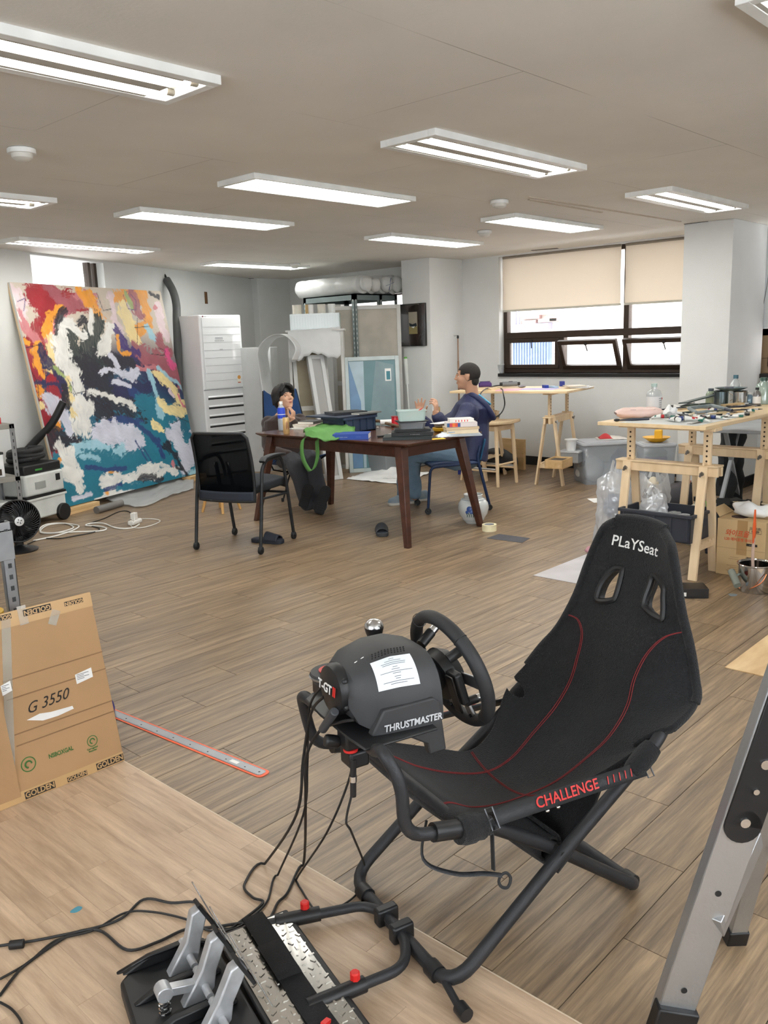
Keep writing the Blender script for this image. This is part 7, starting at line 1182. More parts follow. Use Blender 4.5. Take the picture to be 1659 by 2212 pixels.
def tube_(i, pos, rz, L_, lay):
    k = (i*3) % 5; t = thing('paint_tube', '%s white paint tube with %s cap and %s band, among the brushes' % (('fat', 'medium-sized', 'slim', 'short stubby')[i//5], ccol[k], ccol[(k+1) % 5]), 'paint tube', pos, rz, 'paint tubes on the brush table'); r_ = (.017, .0135, .010, .015)[i//5]; L_ = (.13, .12, .11, .08)[i//5]; z = lay+.001
    MB().grid(lambda u, v: (-L_*.5+L_*.75*u, r_*(1.25-.25*u)*math.cos(2*math.pi*v), z+.0015+(r_*u**.6+.001)*(1+math.sin(2*math.pi*v))*.92), 8, 14).build('tube', TW, t); MB().cyl((L_*.25, 0, z+r_*.95), (L_*.30, 0, z+r_*.95), r_*.55, 10).build('neck', FER, t); MB().cyl((L_*.30, 0, z+r_*.95), (L_*.5, 0, z+r_*.95), r_*.8, 12).build('cap', CAPS[k], t)
    MB().grid(lambda u, v: (-L_*.2+L_*.12*u, r_*(1.28-.25*(.4+.16*u))*math.cos(math.pi*v), z+.002+(r_*(.4+.16*u)**.6+.0012)*(1+math.sin(math.pi*v))*.92+.0004), 3, 8).build('colour_band', CAPS[(k+1) % 5], t)
ts = [(1432, 902), (1455, 912), (1472, 908), (1490, 911), (1505, 908), (1518, 912), (1488, 902), (1470, 899), (1525, 905), (1540, 899), (1556, 906), (1572, 900), (1585, 902), (1510, 896), (1600, 898), (1420, 906), (1550, 886), (1615, 895), (1535, 890), (1462, 885)]
for i, (px, py) in enumerate(ts): tube_(i, N(px, py), rg.uniform(-2.2, 2.2), rg.uniform(.09, .13), .004*(i % 2))
nb_ = thing('navy_brush', 'flat navy foam-tipped brush at the board corner', 'brush', N(1375, 909), -.75); MB().tube([(-.11, 0, .008), (-.02, 0, .01), (.08, 0, .008)], [.004, .009, .006], 10).build('handle', HND[2], nb_); MB().ell((-.125, 0, .01), (.02, .014, .009)).build('sponge_tip', PLAST, nb_)
kn_ = thing('palette_scraper', 'long green-stained spatula lying over the heap toward the pots', 'spatula', N(1510, 880)+V((.06, .06, .03)), -.35); MB().prism([(-.17, -.012, .0), (-.1, -.03, .0), (.16, -.03, .035), (.2, -.01, .04), (.2, .015, .04), (-.1, .025, .0)], (0, 0, .008)).build('blade', M('stained_green', (36, 60, 60), .35, rgb2=(70, 84, 84), vs=18), kn_); MB().cyl((.19, 0, .045), (.27, 0, .05), .012, 10).build('handle', PLAST, kn_)
cl_ = thing('grey_clamp', 'light grey paint-smeared clamp frame on top of the brush heap', 'clamp', N(1530, 899)+V((.03, .03, .03)), -.5); GC = M('clamp_grey', (150, 158, 158), .5, rgb2=(100, 112, 116), vs=12)
MB().tube(bendp([(-.11, -.05, 0), (-.09, .06, .02), (.10, .07, .025), (.11, -.05, .01)], .02), .012, 8).build('frame', GC, cl_); MB().tube([(.11, -.05, .01), (.12, -.10, .0)], .013, 8).build('jaw', HND[2], cl_); MB().tube([(-.11, -.05, 0), (-.02, -.06, .005)], .009, 8).build('bar', GC, cl_)
cb1 = thing('crumpled_foil_tube', 'flattened silver paint tube with green cap at the very front edge', 'paint tube', N(1502, 915), -.2); MB().grid(lambda u, v: (-.06+.1*u, -.016+.032*v, .003+.01*u*math.sin(math.pi*v)), 6, 6).build('tube', FER, cb1, solid=.002); MB().cyl((.04, 0, .012), (.06, 0, .012), .011, 12).build('cap', CAPS[1], cb1)
sc_ = thing('foam_scraper', 'black wedge foam brush lying among the tubes', 'foam brush', N(1483, 909)+V((0, 0, .02)), -.1); MB().prism([(-.05, -.02, 0), (.03, -.02, 0), (.045, .0, .012), (-.05, .02, .022)], (0, .02, .004)).build('wedge', PLAST, sc_); MB().cyl((.03, 0, .012), (.12, .02, .016), .006, 8).build('handle', HND[0], sc_)
gj = thing('green_jar', 'small squared jar of green pigment with grey cap left of the pots', 'jar', N(1530, 872)); MB().lathe([(.032, 0), (.036, .006), (.036, .07), (.026, .09), (.018, .095)], 20).build('jar_body', MT('green_glass', (130, 146, 120), .25, .08, .1), gj); MB().lathe([(.02, .093), (.02, .113), (.001, .114)], 18).build('cap', M('cap_slate', (80, 90, 100), .5), gj)
PSM = M('pot_steel_stained', (120, 128, 130), .25, .9, rgb2=(60, 84, 92), vs=10)
for i, (px, py, lab) in enumerate(((1558, 877, 'stained metal pot left of the pair on the brush table'), (1600, 878, 'shiny metal pot with wire handle, right of the pair on the brush table'))):
    t = thing('metal_pot', lab, 'pot', N(px, py)+V((.04, .02, 0)), 0, 'metal pots on the brush table'); MB().lathe([(.045, 0), (.05, .005), (.05, .10), (.054, .104), (.05, .107), (.046, .10), (.046, .006), (.001, .005)], 28).build('pot_wall', PSM if i == 0 else M('pot_steel', (190, 190, 188), .16, 1), t); MB().tube(crv([(.05, -.03, .09), (.085, -.05, .07), (.09, -.055, .045), (.06, -.04, .03)], 5), .0025, 6).build('wire_handle', CHROME, t)
pl2 = thing('paint_plate', 'dark blue-green plate lying across the two metal pots', 'plate', (N(1558, 877)+N(1600, 878))/2+V((.04, .02, .108))); MB().lathe([(.05, 0), (.07, .004), (.105, .018), (.11, .022), (.10, .02), (.06, .007), (.001, .006)], 34).build('plate', M('plate_stain', (44, 72, 82), .3, rgb2=(88, 104, 108), vs=22), pl2); jl = MB().lathe([(.03, 0), (.03, .022), (.001, .023)], 22); tag(jl.build('jar_lid', M('lid_mauve', (110, 112, 122), .4), None, loc=(N(1558, 877)+N(1600, 878))/2+V((.03, .03, .1155)), bevel=.002), 'grey jar lid sitting on the dark plate', 'lid')
def bottle(name, lab, pos, r_, h, m, cap, label=None, cat='bottle'):
    t = thing(name, lab, cat, pos); MB().lathe([(r_*.9, 0), (r_, .006), (r_, h*.62), (r_*.8, h*.75), (r_*.38, h*.84), (r_*.36, h*.9)], 22).build('bottle_body', m, t); MB().lathe([(r_*.45, h*.88), (r_*.45, h), (.001, h+.001)], 16).build('cap', cap, t)
    if label: MB().lathe([(r_*1.012, h*.15), (r_*1.012, h*.52)], 22, cap=False).build('label', label, t)
    return t
bottle('tall_clear_bottle', 'tall clear bottle with blue cap behind the metal pots', N(1606, 869), .04, .21, GLB, M('cap_teal', (70, 110, 124), .4)); bottle('dropper_bottle', 'amber-labelled dropper bottle with black collar at the table side', N(1634, 877), .027, .13, MT('smoky', (120, 116, 116), .3, .1, .1), PLAST, WHT); bottle('green_bottle', 'big pale green glass jar at the right end of the brush table', N(1652, 872)+V((.05, 0, 0)), .055, .19, MT('pale_green_glass', (176, 200, 186), .45, .05, .12), M('cap_green_dark', (60, 90, 80), .4)); bottle('turpentine_bottle', 'short clear bottle with blue liquid before the green jar', N(1618, 876), .03, .09, MT('blue_liquid', (90, 140, 170), .4, .06, .1), WHT)
tag(MB().prism(roundrect(0, .7, 0, .5, .002, 0), (0, 0, .0008)).build('work_paper', M('paper_smudged', (196, 200, 198), .7, rgb2=(222, 224, 222), vs=6), None, loc=nl(.01, .06, NZ+.0003), rz=NR), 'smudged paper sheet spread on the brush table under the brushes', 'paper')
# ================================================================ below the brush table
DCR = M('crate_charcoal', (48, 52, 62), .5); tc2 = crate('charcoal_crate', 'charcoal plastic crate of clear cups on the front trestle shelf', nl(.15, .30, .2215), NR+1.571, .46, .30, .17, DCR, CRD); CUP = MC['cup_clear']
for i in range(14): c_ = LM[tc2.name] @ V((-.17+.075*(i % 5)+.01*(i//5), -.08+.075*(i//5), .012)); t = thing('plastic_cup', 'clear plastic cup stacked in the charcoal crate on the trestle shelf', 'cup', c_, i*.5, 'clear cups in the charcoal crate'); MB().lathe([(.026, 0), (.036, .11), (.037, .112), (.035, .11), (.025, .004), (.001, .004)], 14).xf(lambda q: q+V(((i % 3-1)*.25*q.z, (i % 2-.5)*.3*q.z, 0))).build('cup_wall', CUP, t); MB().lathe([(.0365, .108), (.038, .112), (.0365, .114)], 14, cap=False).xf(lambda q: q+V(((i % 3-1)*.25*q.z, (i % 2-.5)*.3*q.z, 0))).build('cup_rim', CUP, t)
PBG = MT('clear_polythene', (240, 243, 247), .45, .1, .12, .4)
def bag(lab, pos, r_, h, seed, mats, rz=0):
    t = thing('plastic_bag', lab, 'plastic bag', pos, rz, 'clear plastic bags under the brush table')
    def f(u, v):
        a = 2*math.pi*u; rr = r_*(1-.25*v*v+.10*math.sin(3*a+seed)*v)*(1+.22*noise.noise(V((math.cos(a)*2.2, math.sin(a)*2.2, v*4+seed)))+.10*noise.noise(V((math.cos(a)*6, math.sin(a)*6, v*11+seed)))); return V((rr*math.cos(a), rr*.72*math.sin(a), h*v*(1+.08*math.sin(2*a+seed)*v)))
    MB().grid(f, 56, 34, cu=True).build('film', PBG, t)
    for s in (-1, 1): MB().tube(crv([(s*r_*.5, -.03, h*.96), (s*r_*.55, -.02, h*1.12), (s*r_*.25, .0, h*1.2), (s*r_*.2, .03, h*1.0)], 5), .012, 6, sx=.35).build('handle', PBG, t)
    for k, (x, z, rr, c_) in enumerate(mats): MB().ell((x, .01*(k % 2), z), (rr, rr*.7, rr*1.1), None, 14, 10).xf(lambda q: q+V((noise.noise(q*15+V((seed, 0, 0)))*.02, 0, noise.noise(q*13)*.015))).build('contents', M('in_bag_%d_%d' % (c_[0], c_[2]), c_, .6), t)
b1 = G(1338, 1190); bag('tall clear plastic bag with blue and white waste left of the front trestle', (5.36, 2.82, 0), .17, .50, 1, ((-.03, .28, .09, (120, 140, 168)), (.05, .14, .09, (214, 218, 220)), (-.06, .12, .08, (206, 196, 184)), (.02, .40, .08, (232, 232, 230)))); bag('squat clear plastic bag with beige waste behind the front trestle', (5.85, 2.78, 0), .17, .42, 4, ((0, .12, .10, (176, 168, 156)), (.03, .25, .09, (200, 194, 184)), (-.05, .36, .06, (226, 214, 190))), .4)
bag('crumpled clear sleeve of cups standing up in the charcoal crate', LM[tc2.name] @ V((.08, .02, .012)), .12, .24, 7, (), .6)
bp_ = thing('dark_backpack', 'dark backpack with a lime green strap on the floor behind the bags', 'backpack', (6.45, 2.83, 0), .3); MB().ell((0, 0, .14), (.26, .16, .14), None, 22, 14).xf(lambda q: q+V((noise.noise(q*6)*.02, 0, abs(noise.noise(q*7))*.02))).build('pack_body', M('pack_charcoal', (40, 38, 44), .7, bump=.3, bs=120), bp_); MB().grid(lambda u, v: V((-.02+.16*math.cos(math.pi*u)*(.4+.6*v), -.165+.02*v, .05+.15*v*math.sin(math.pi*u))), 12, 6).build('front_pocket', M('pack_brown', (46, 40, 38), .8), bp_, solid=.01); MB().tube(crv([(.02, -.18, .10), (.1, -.19, .085), (.2, -.16, .10), (.24, -.1, .16)], 6), .016, 8, sx=.3).build('green_strap', M('lime_webbing', (120, 208, 50), .6), bp_); MB().box((0, -.05, .29), (.12, .03, .012)).build('orange_label', M('label_copper', (180, 96, 70), .5), bp_)
text('GREEN BAG', .03, M('print_ochre', (170, 140, 90), .7), bp_, LM[bp_.name] @ mframe(V((.02, -.152, .215)), (1, 0, 0), (0, -.8, .5)), 'bag_lettering')
jg = thing('white_jug', 'milky white plastic jug with black cap between trestle legs', 'jug', (5.70, 2.38, 0)); JM = MT('jug_milky', (226, 224, 208), .08, .3, .05, .4); MB().lathe([(.075, 0), (.085, .01), (.085, .2), (.06, .26), (.028, .285), (.026, .31)], 24).build('jug_body', JM, jg); MB().lathe([(.032, .305), (.032, .335), (.001, .337)], 18).build('cap', PLAST, jg); MB().tube(crv([(.03, 0, .28), (.09, 0, .285), (.105, 0, .22), (.082, 0, .15)], 5), .013, 8).build('handle', JM, jg)
kb = thing('carton', 'brown carton of paper wipers with orange Korean print by the trestle leg', 'box', (5.05, 1.70, 0)); KB = M('carton_tan', (196, 168, 124), .75, var=.04); KO = M('print_orange', (206, 86, 44), .7); KX, KW, KH = .28, .285, .345
MB().b2((0, 0, .0), (KX, KW, KH)).build('carton_body', KB, kb, bevel=.003); MB().b2((-.0008, .105, .135), (0, .165, KH)).build('tape_strip', M('tape_tan', (170, 136, 92), .3), kb); MB().b2((-.001, .0, .168), (0, KW, .1695)).build('fold_line', M('fold_brown', (150, 122, 84), .8), kb)
MB().lathe([(.05, .0), (.05, .0012)], 8, (.10, .19, KH)).build('opening', M('hole_dark', (60, 34, 26), .9), kb); fla = MB().prism([(.03, KW, KH), (.25, KW, KH), (.22, KW+.05, KH+.045), (.06, KW+.05, KH+.045)], (0, 0, .003)).build('open_flap', KB, kb)
KM = LM[kb.name]
def ktext(s, size, m, y, z, **k): return text(s, size, m, kb, KM @ mframe(V((-.0014, y, z)), (0, -1, 0), (-1, 0, 0)), 'carton_lettering', **k)
ktext('와이프올', .042, KO, .165, .262, shear=.2, bold=.0007, sx=.9); ktext('L20 에어포켓 와이퍼', .022, KO, .15, .225, bold=.0004, sx=.95); ktext('11003181', .017, INK, .06, .305, bold=.0003); ktext('41709', .018, INK, .06, .285, bold=.0003)
for a, b in (((.025, .274), (.095, .2755)), ((.025, .2955), (.095, .297)), ((.025, .274), (.026, .297)), ((.094, .274), (.095, .297))): MB().b2((-.0014, a[0], a[1]), (0, b[0], b[1])).build('number_frame', INK, kb)
sbk = MB().b2((-.0012, .045, .195), (0, .108, .21)).build('black_strip', INK, kb); text('--- ------', .0085, WHT, sbk, KM @ mframe(V((-.0018, .076, .2025)), (0, -1, 0), (-1, 0, 0)), 'strip_lettering')
for k in range(14): MB().b2((-.0012, .045+.0045*k, .10), (0, .045+.0045*k+.0012*(1+k % 3), .128)).build('barcode_bar', INK, kb)
for k in range(7): MB().b2((-.0012, .05 if k > 1 else .15, .085-.011*k+(.03 if k < 2 else 0)), (0, .2+.01*(k % 3), .0864-.011*k+(.03 if k < 2 else 0))).build('print_line', M('print_umber', (120, 96, 66), .8), kb)
soft('paper_wiper', 'white paper wiper pulled out of the tan carton', 'tissue', KM @ V((.12, .12, KH+.001)), (.05, .13, .045), M('wiper_white', (238, 240, 240), .85), 0, .55, 15, 6)
cr2 = crate('brush_crate', 'charcoal crate heaped with black foam brushes behind the tan carton', (5.70, 2.06, .0), NR+.05, .44, .34, .30, DCR, CRD)
for i, (x, y, z, rx, rz) in enumerate(((-.12, .10, .30, .9, .4), (.0, .06, .28, .2, 1.2), (.08, .02, .285, .1, -.7), (.14, -.04, .29, .3, 2.2), (-.05, -.06, .28, .15, .2), (.02, .12, .30, .2, 2.7), (.13, .10, .285, .1, .9))):
    c_ = LM[cr2.name] @ V((x, y, z)); t = thing('foam_brush', 'black foam brush with round wooden handle, %s' % ('standing up in the crate', 'lying across the heap', 'handle toward the carton', 'at the crate corner', 'under the others', 'at the back of the crate', 'beside the crate rim')[i], 'foam brush', c_, rz, 'foam brushes in the crate'); R_ = rot(0, -rx*.6, 0)
    MB().prism([R_ @ V(p) for p in ((.0, -.04, 0), (.07, -.04, .0), (.085, -.04, .012), (.07, -.04, .024), (0, -.04, .024))], R_ @ V((0, .08, 0))).build('foam_head', M('foam_black', (36, 38, 38), .95, bump=.5, bs=200), t); MB().tube([R_ @ V((0, 0, .012)), R_ @ V((-.12, 0, .012))], .0085, 10).build('handle', HND[0], t)
pt_ = thing('steel_pot', 'shiny steel pot with grey handle and a stick in it, on the floor', 'pot', G(1630, 1275)+V((.0, 0, 0)), 0); ST_ = M('pot_mirror', (200, 200, 200), .12, 1)
MB().lathe([(.088, 0), (.092, .006), (.092, .15), (.100, .156), (.097, .160), (.089, .152), (.088, .008), (.001, .007)], 36).build('pot_wall', ST_, pt_); MB().tube([(.097*math.cos(a), .097*math.sin(a), .157) for a in [k*.1745 for k in range(36)]], .005, 6, closed=True).build('rim', ST_, pt_)
hd2 = (RI*-1).normalized(); hx = V((hd2.x, hd2.y, 0)).normalized(); MB().cyl(hx*.09+V((0, 0, .10)), hx*.135+V((0, 0, .075)), .008, 8).cyl(hx*.125+V((.02, .02, .075))+V((0, 0, .035)), hx*.12+V((-.05, -.04, .05)), .020, 14).build('handle', M('handle_khaki', (120, 126, 116), .5), pt_); MB().tube(crv([V((-.06, -.08, .12)), V((-.09, -.06, .07)), V((-.085, .02, .02)), V((-.05, .085, .03)), V((0, .1, .06))], 6), .003, 6).build('copper_wire', M('copper', (196, 120, 80), .3, .9), pt_)
sk_ = thing('paint_squeegee', 'orange-ended clear stick standing in the steel pot', 'stick', G(1630, 1275)+V((-.02, .0, .009)), 0); MB().tube([(0, 0, 0), (-.01, .01, .20), (-.005, .01, .30)], .009, 8).build('clear_rod', MT('rod_clear', (216, 190, 176), .35), sk_); MB().tube([(-.006, .01, .27), (-.004, .01, .34), (.0, .012, .46)], [.011, .018, .008], 10, sx=.5).build('orange_grip', M('grip_orange', (226, 100, 50), .4), sk_)
bbx = thing('black_box', 'flat black printed box on the floor behind the racing seat', 'box', (G(1455, 1283)+G(1528, 1299))/2+V((.03, .04, 0)), -.95); MB().b2((-.11, -.065, 0), (.11, .065, .055)).build('carton', M('box_black', (22, 20, 20), .4), bbx, bevel=.002); BM = LM[bbx.name]
text('-----', .03, WHT, bbx, BM @ mframe(V((-.04, -.0, .0556)), (1, 0, 0), (0, 0, 1)), 'box_lettering', shear=.3); MB().b2((-.09, -.0658, .012), (-.01, -.065, .034)).build('white_print', WHT, bbx); MB().b2((.1095, -.06, .005), (.1108, .06, .05)).build('red_end', M('end_red', (120, 30, 26), .5), bbx)
soft('pink_sponge', 'pinkish bundle on the white panel behind the headrest', 'sponge', G(1278, 1197)+V((.02, .02, .0036)), (.05, .04, .02), M('bundle_pink', (190, 140, 150), .8), .3, .4, 20, 4)
# tall bin and dark garment in the far right
tb2 = bin_('tall_bin', 'tall clear bin with blue contents standing behind the brush crate', (6.62, 2.02, 0), hd_+.1, .34, .32, .52); MB().b2((-.13, -.12, .006), (.13, .12, .38)).build('blue_contents', M('contents_blue', (44, 62, 108), .6), tb2)
gm = thing('dark_garment', 'dark work trousers hanging by the pillar under the folding table', 'clothing', (6.9, 2.62, 0)); DG = M('garment_black', (46, 49, 50), .9, bump=.3, bs=90); MB().grid(lambda u, v: V((-.14+.28*u, .03*math.sin(u*11+v*2)+.04*noise.noise(V((u*3, v*5, 2))), .06+.60*v)), 22, 20).build('cloth', DG, gm, solid=.05); MB().ell((0, .0, .06), (.17, .09, .06)).build('bunched_hem', DG, gm)
# ================================================================ people
SKIN = [M('skin_%d' % i, c_, .5, var=.06, vs=12) for i, c_ in enumerate(((206, 160, 132), (196, 150, 122)))]
HAIRM = M('hair_black', (20, 18, 18), .45, var=.3, vs=60, bump=.5, bs=200); EYEW = M('eye_white', (225, 222, 216), .3); EYED = M('eye_dark', (26, 18, 15), .2); LIPM = M('lip', (168, 104, 92), .45)
def remesh(ob, vox, sm=3):
    md = ob.modifiers.new('remesh', 'REMESH'); md.mode = 'VOXEL'; md.voxel_size = vox; md.use_smooth_shade = True
    if sm: s = ob.modifiers.new('smooth', 'SMOOTH'); s.iterations = sm; s.factor = .5
    return ob
def limb(mb, pts, rs, n=14):
    P = crv(pts, 6); R_ = [rs[min(len(rs)-1, int(i/6))]*(1-(i % 6)/6)+rs[min(len(rs)-1, int(i/6)+1)]*((i % 6)/6) for i in range(len(P))]; mb.tube(P, R_, n)
    mb.ell(P[0], R_[0]*1.0, None, 12, 8); mb.ell(P[-1], R_[-1]*1.0, None, 12, 8); return mb
def torso(mb, secs, n=20):
    """secs: (centre, across vector, depth vector)"""
    o = len(mb.v)
    for c, a, d in secs:
        for k in range(n): t = 2*math.pi*k/n; mb.v.append(c+a*(math.copysign(abs(math.cos(t))**.85, math.cos(t)))+d*math.sin(t))
    for i in range(len(secs)-1):
        for k in range(n): mb.f.append((o+i*n+k, o+i*n+(k+1) % n, o+(i+1)*n+(k+1) % n, o+(i+1)*n+k))
    mb.f.append(tuple(o+k for k in reversed(range(n)))); mb.f.append(tuple(o+(len(secs)-1)*n+k for k in range(n))); return mb
def hand(mb, w_, d, nrm, curls, side, spread=.16, sc_=1.0):
    """w_: wrist, d: towards the knuckles, nrm: back of the hand, curls: bend per finger (index..little), side: +1 thumb on the d x nrm side"""
    d = V(d).normalized(); nrm = V(nrm); nrm = (nrm-d*nrm.dot(d)).normalized(); s = d.cross(nrm)*side
    R_ = Matrix((s, d, nrm)).transposed(); mb.ell(w_+d*.045*sc_, (.037*sc_, .052*sc_, .0145*sc_), R_, 14, 10); mb.tube([w_-d*.015, w_+d*.03], [.025*sc_, .03*sc_], 10)
    for i, (ln, cu) in enumerate(zip((.072, .08, .074, .058), curls)):
        off = (.028-.0185*i)*sc_; p = w_+d*(.083-.004*abs(i-1))*sc_+s*off; dd = (d+s*spread*(1.2-.85*i)).normalized(); P = [p-dd*.015]; a = 0
        for q, f_ in enumerate((.45, .30, .25)):
            a += cu*(.8 if q == 0 else 1.1); v = dd*math.cos(a)-nrm*math.sin(a); P.append(P[-1]+v*(ln*f_*sc_+(.012 if q == 0 else 0)))
        mb.tube(crv(P, 3), [.0088*sc_]*4+[.0082*sc_]*3+[.0070*sc_]*3, 8); mb.ell(P[-1], .0072*sc_, None, 8, 6)
    p = w_+d*.02*sc_+s*.028*sc_; v = (d*.65+s*.75-nrm*.35).normalized(); v2 = (d*.95+s*.25-nrm*.3).normalized(); P = [p, p+v*.035*sc_, p+v*.035*sc_+v2*.03*sc_, p+v*.035*sc_+v2*.055*sc_]; mb.tube(crv(P, 3), [.013*sc_]*3+[.011*sc_]*3+[.009*sc_]*4, 8); mb.ell(P[-1], .009*sc_, None, 8, 6)
def head(mb, c, f, u):
    f = V(f).normalized(); u = V(u); u = (u-f*u.dot(f)).normalized(); r_ = f.cross(u); R_ = Matrix((r_, f, u)).transposed()
    def e(p, q): mb.ell(c+R_ @ V(p), q, R_, 18, 12)
    e((0, -.012, .032), (.075, .094, .088)); e((0, .025, -.02), (.064, .070, .075)); e((0, .034, -.058), (.050, .055, .052)); e((0, .068, -.088), (.024, .020, .018)); e((0, -.03, -.03), (.062, .06, .07))
    e((0, .082, .024), (.046, .014, .012)); e((0, .092, .0), (.010, .016, .026)); e((0, .100, -.016), (.0135, .017, .012))
    for s in (-1, 1): e((s*.011, .096, -.02), (.009, .011, .008)); e((s*.036, .062, -.018), (.024, .024, .024)); e((s*.076, -.008, -.004), (.008, .017, .030)); e((s*.082, -.014, .008), (.006, .014, .018))
    e((0, .085, -.050), (.024, .010, .010)); return R_
def face_parts(par, c, R_, m):
    for s in (-1, 1):
        ey = MB().ell(c+R_ @ V((s*.031, .0725, .006)), (.0115, .008, .0048), R_, 12, 8).build('eye', EYEW, par, world=True); MB().ell(c+R_ @ V((s*.031, .0795, .006)), (.005, .002, .0046), R_, 10, 6).build('iris', EYED, ey, world=True); MB().bar(c+R_ @ V((s*.019, .0815, .0122)), c+R_ @ V((s*.043, .0735, .0112)), .0025, .003, R_.col[2]).build('eyelid', HAIRM, ey, world=True)
        MB().tube([c+R_ @ V(p) for p in ((s*.014, .0915, .028), (s*.03, .088, .032), (s*.048, .073, .028))], [.003, .0038, .002], 6).build('eyebrow', HAIRM, par, world=True)
    MB().ell(c+R_ @ V((0, .0915, -.0475)), (.021, .005, .0042), R_, 12, 6).build('upper_lip', LIPM, par, world=True); MB().ell(c+R_ @ V((0, .091, -.055)), (.018, .006, .0045), R_, 12, 6).build('lower_lip', LIPM, par, world=True)
def shoe(par, heel, toe, soledir, m, ms, name='shoe', w_=.047, tread=False):
    """heel, toe: ends of the sole; soledir: the way the sole faces"""
    heel, toe = V(heel), V(toe); d = (toe-heel).normalized(); n = V(soledir); n = (n-d*n.dot(d)).normalized(); s = d.cross(n); L_ = (toe-heel).length
    P = [(0, .6), (.06, .85), (.25, .82), (.45, .80), (.7, 1.0), (.88, .9), (.97, .55), (1, 0), (.97, -.5), (.88, -.8), (.7, -.92), (.45, -.78), (.25, -.82), (.06, -.8), (0, -.5)]
    o = crv([heel+d*(a*L_)+s*(b*w_) for a, b in P], 3, True); so = MB().prism(o, -n*.026).build('sole', ms, par, world=True, bevel=.004)
    up = MB(); N_ = len(o)
    for t in (0, .25, .5, .75, 1.0):
        for p in o:
            a = (p-heel).dot(d)/L_; hgt = (.075 if a < .45 else .075-.035*(a-.45)/.55); c = heel+d*((p-heel).dot(d)); k = math.cos(t*1.35); up.v.append(c+(p-c)*k+d*((.48-a)*L_*.12*t)-n*(.02+hgt*math.sin(t*1.5)))
    for i in range(4):
        for k in range(N_): up.f.append((i*N_+k, i*N_+(k+1) % N_, (i+1)*N_+(k+1) % N_, (i+1)*N_+k))
    up.f.append(tuple(4*N_+k for k in range(N_))); u_ = up.build(name, m, par, world=True)
    if tread:
        for k in range(11):
            for j in (-1, 0, 1): a = .08+.083*k; wv = w_*.62*(1 if .55 < a < .9 else .72); MB().box(heel+d*(a*L_)+s*(j*wv+.004*math.sin(k*2.1))+n*.002, (.017, .011, .007), Matrix((s, d, n)).transposed() @ rot(0, 0, .5*math.sin(k*1.7+j))).build('tread_lug', ms, so, world=True)
    return u_
# ---------------------------------------------------------------- the listener in brown
H0 = D(613, 861, 8.0); f0 = (RI*.62-FW*.72+V((0, 0, .12))).normalized(); Pv = D(633, 990, 8.2); Ch = D(612, 928, 8.18); Nk = D(610, 897, 8.14); SL, SR = D(581, 915, 8.16), D(648, 910, 8.24)
p1 = thing('person', 'person in dark brown sweater sitting back with one hand at the chin', 'person', (Pv.x, Pv.y, 0)); ac_ = (SR-SL).normalized(); dpv = ac_.cross((Nk-Pv).normalized()).normalized()
EL, WL, HL = D(583, 968, 8.08), D(628, 984, 7.86), D(640, 990, 7.82); ER, WR = D(657, 938, 7.98), D(630, 908, 7.93)
KL, KR_ = D(640, 1008, 7.74), D(676, 1003, 7.78); HPL, HPR = D(616, 990, 8.16), D(655, 990, 8.2); AL_, AR_ = D(664, 1088, 7.52), D(690, 1092, 7.50)
def secs(sc_): return [(Pv, ac_*(.165+sc_), dpv*(.115+sc_)), (Pv*.7+Ch*.3, ac_*(.15+sc_), dpv*(.11+sc_)), (Ch, ac_*(.165+sc_), dpv*(.118+sc_)), (Ch*.35+Nk*.65, ac_*(.155+sc_), dpv*(.10+sc_)), (Nk*.95+Ch*.05, ac_*(.085+sc_*.6), dpv*(.07+sc_*.6)), (Nk+V((0, 0, .025)), ac_*(.056+sc_*.5), dpv*(.056+sc_*.5))]
mb = torso(MB(), secs(0)); mb.tube([Nk-V((0, 0, .02)), H0-f0*.02-V((0, 0, .05))], .052, 14); R0 = head(mb, H0, f0, V((0, 0, 1))-RI*.10)
limb(mb, [SL, EL, WL], [.046, .04, .026]); limb(mb, [SR, ER, WR], [.046, .04, .026]); limb(mb, [HPL, KL, AL_], [.075, .055, .035]); limb(mb, [HPR, KR_, AR_], [.075, .055, .035])
hand(mb, WL, D(650, 1000, 7.78)-WL, V((0, 0, 1))-FW*.5+RI*.3, (.25, .3, .35, .4), 1 if True else -1); hand(mb, WR, D(637, 880, 7.90)-WR, RI*.75-FW*.35, (.75, .85, .95, 1.0), -1)
body1 = remesh(mb.build('body', SKIN[0], p1, world=True), .0055, 2); face_parts(body1, H0, R0, 0)
hr = MB()      # centre-parted black hair
def hp1(p): return H0+R0 @ V(p)
hr.ell(hp1((0, -.022, .050)), (.088, .104, .088), R0, 20, 14); hr.ell(hp1((0, -.06, -.01)), (.078, .062, .085), R0, 18, 12)
for s in (-1, 1):
    for k in range(7): a = k/6; hr.tube(crv([hp1((s*.012, .055-.05*a, .128)), hp1((s*.05, .078-.09*a, .105)), hp1((s*.083, .055-.10*a, .05)), hp1((s*.086, .03-.09*a, -.02-.02*a))], 4), [.014]*5+[.018]*4+[.012]*4, 8)
    hr.tube(crv([hp1((s*.008, .07, .122)), hp1((s*.035, .096, .095)), hp1((s*.062, .082, .052))], 4), [.012, .013, .014, .014, .014, .013, .011, .009, .006], 8)
hr.xf(lambda q: q+V((noise.noise(q*55), noise.noise(q*55+V((9, 0, 0))), noise.noise(q*40+V((0, 9, 0)))))*.004); remesh(hr.build('hair', HAIRM, p1, world=True), .005, 1)
SWT = M('brown_knit', (52, 36, 32), .9, var=.12, bump=.5, bs=220, sheen=.3); sw = torso(MB(), [(c, a*1.10, d*1.14) for c, a, d in secs(.012)[:-1]]+[(Nk+V((0, 0, .005)), ac_*.072, dpv*.072)])
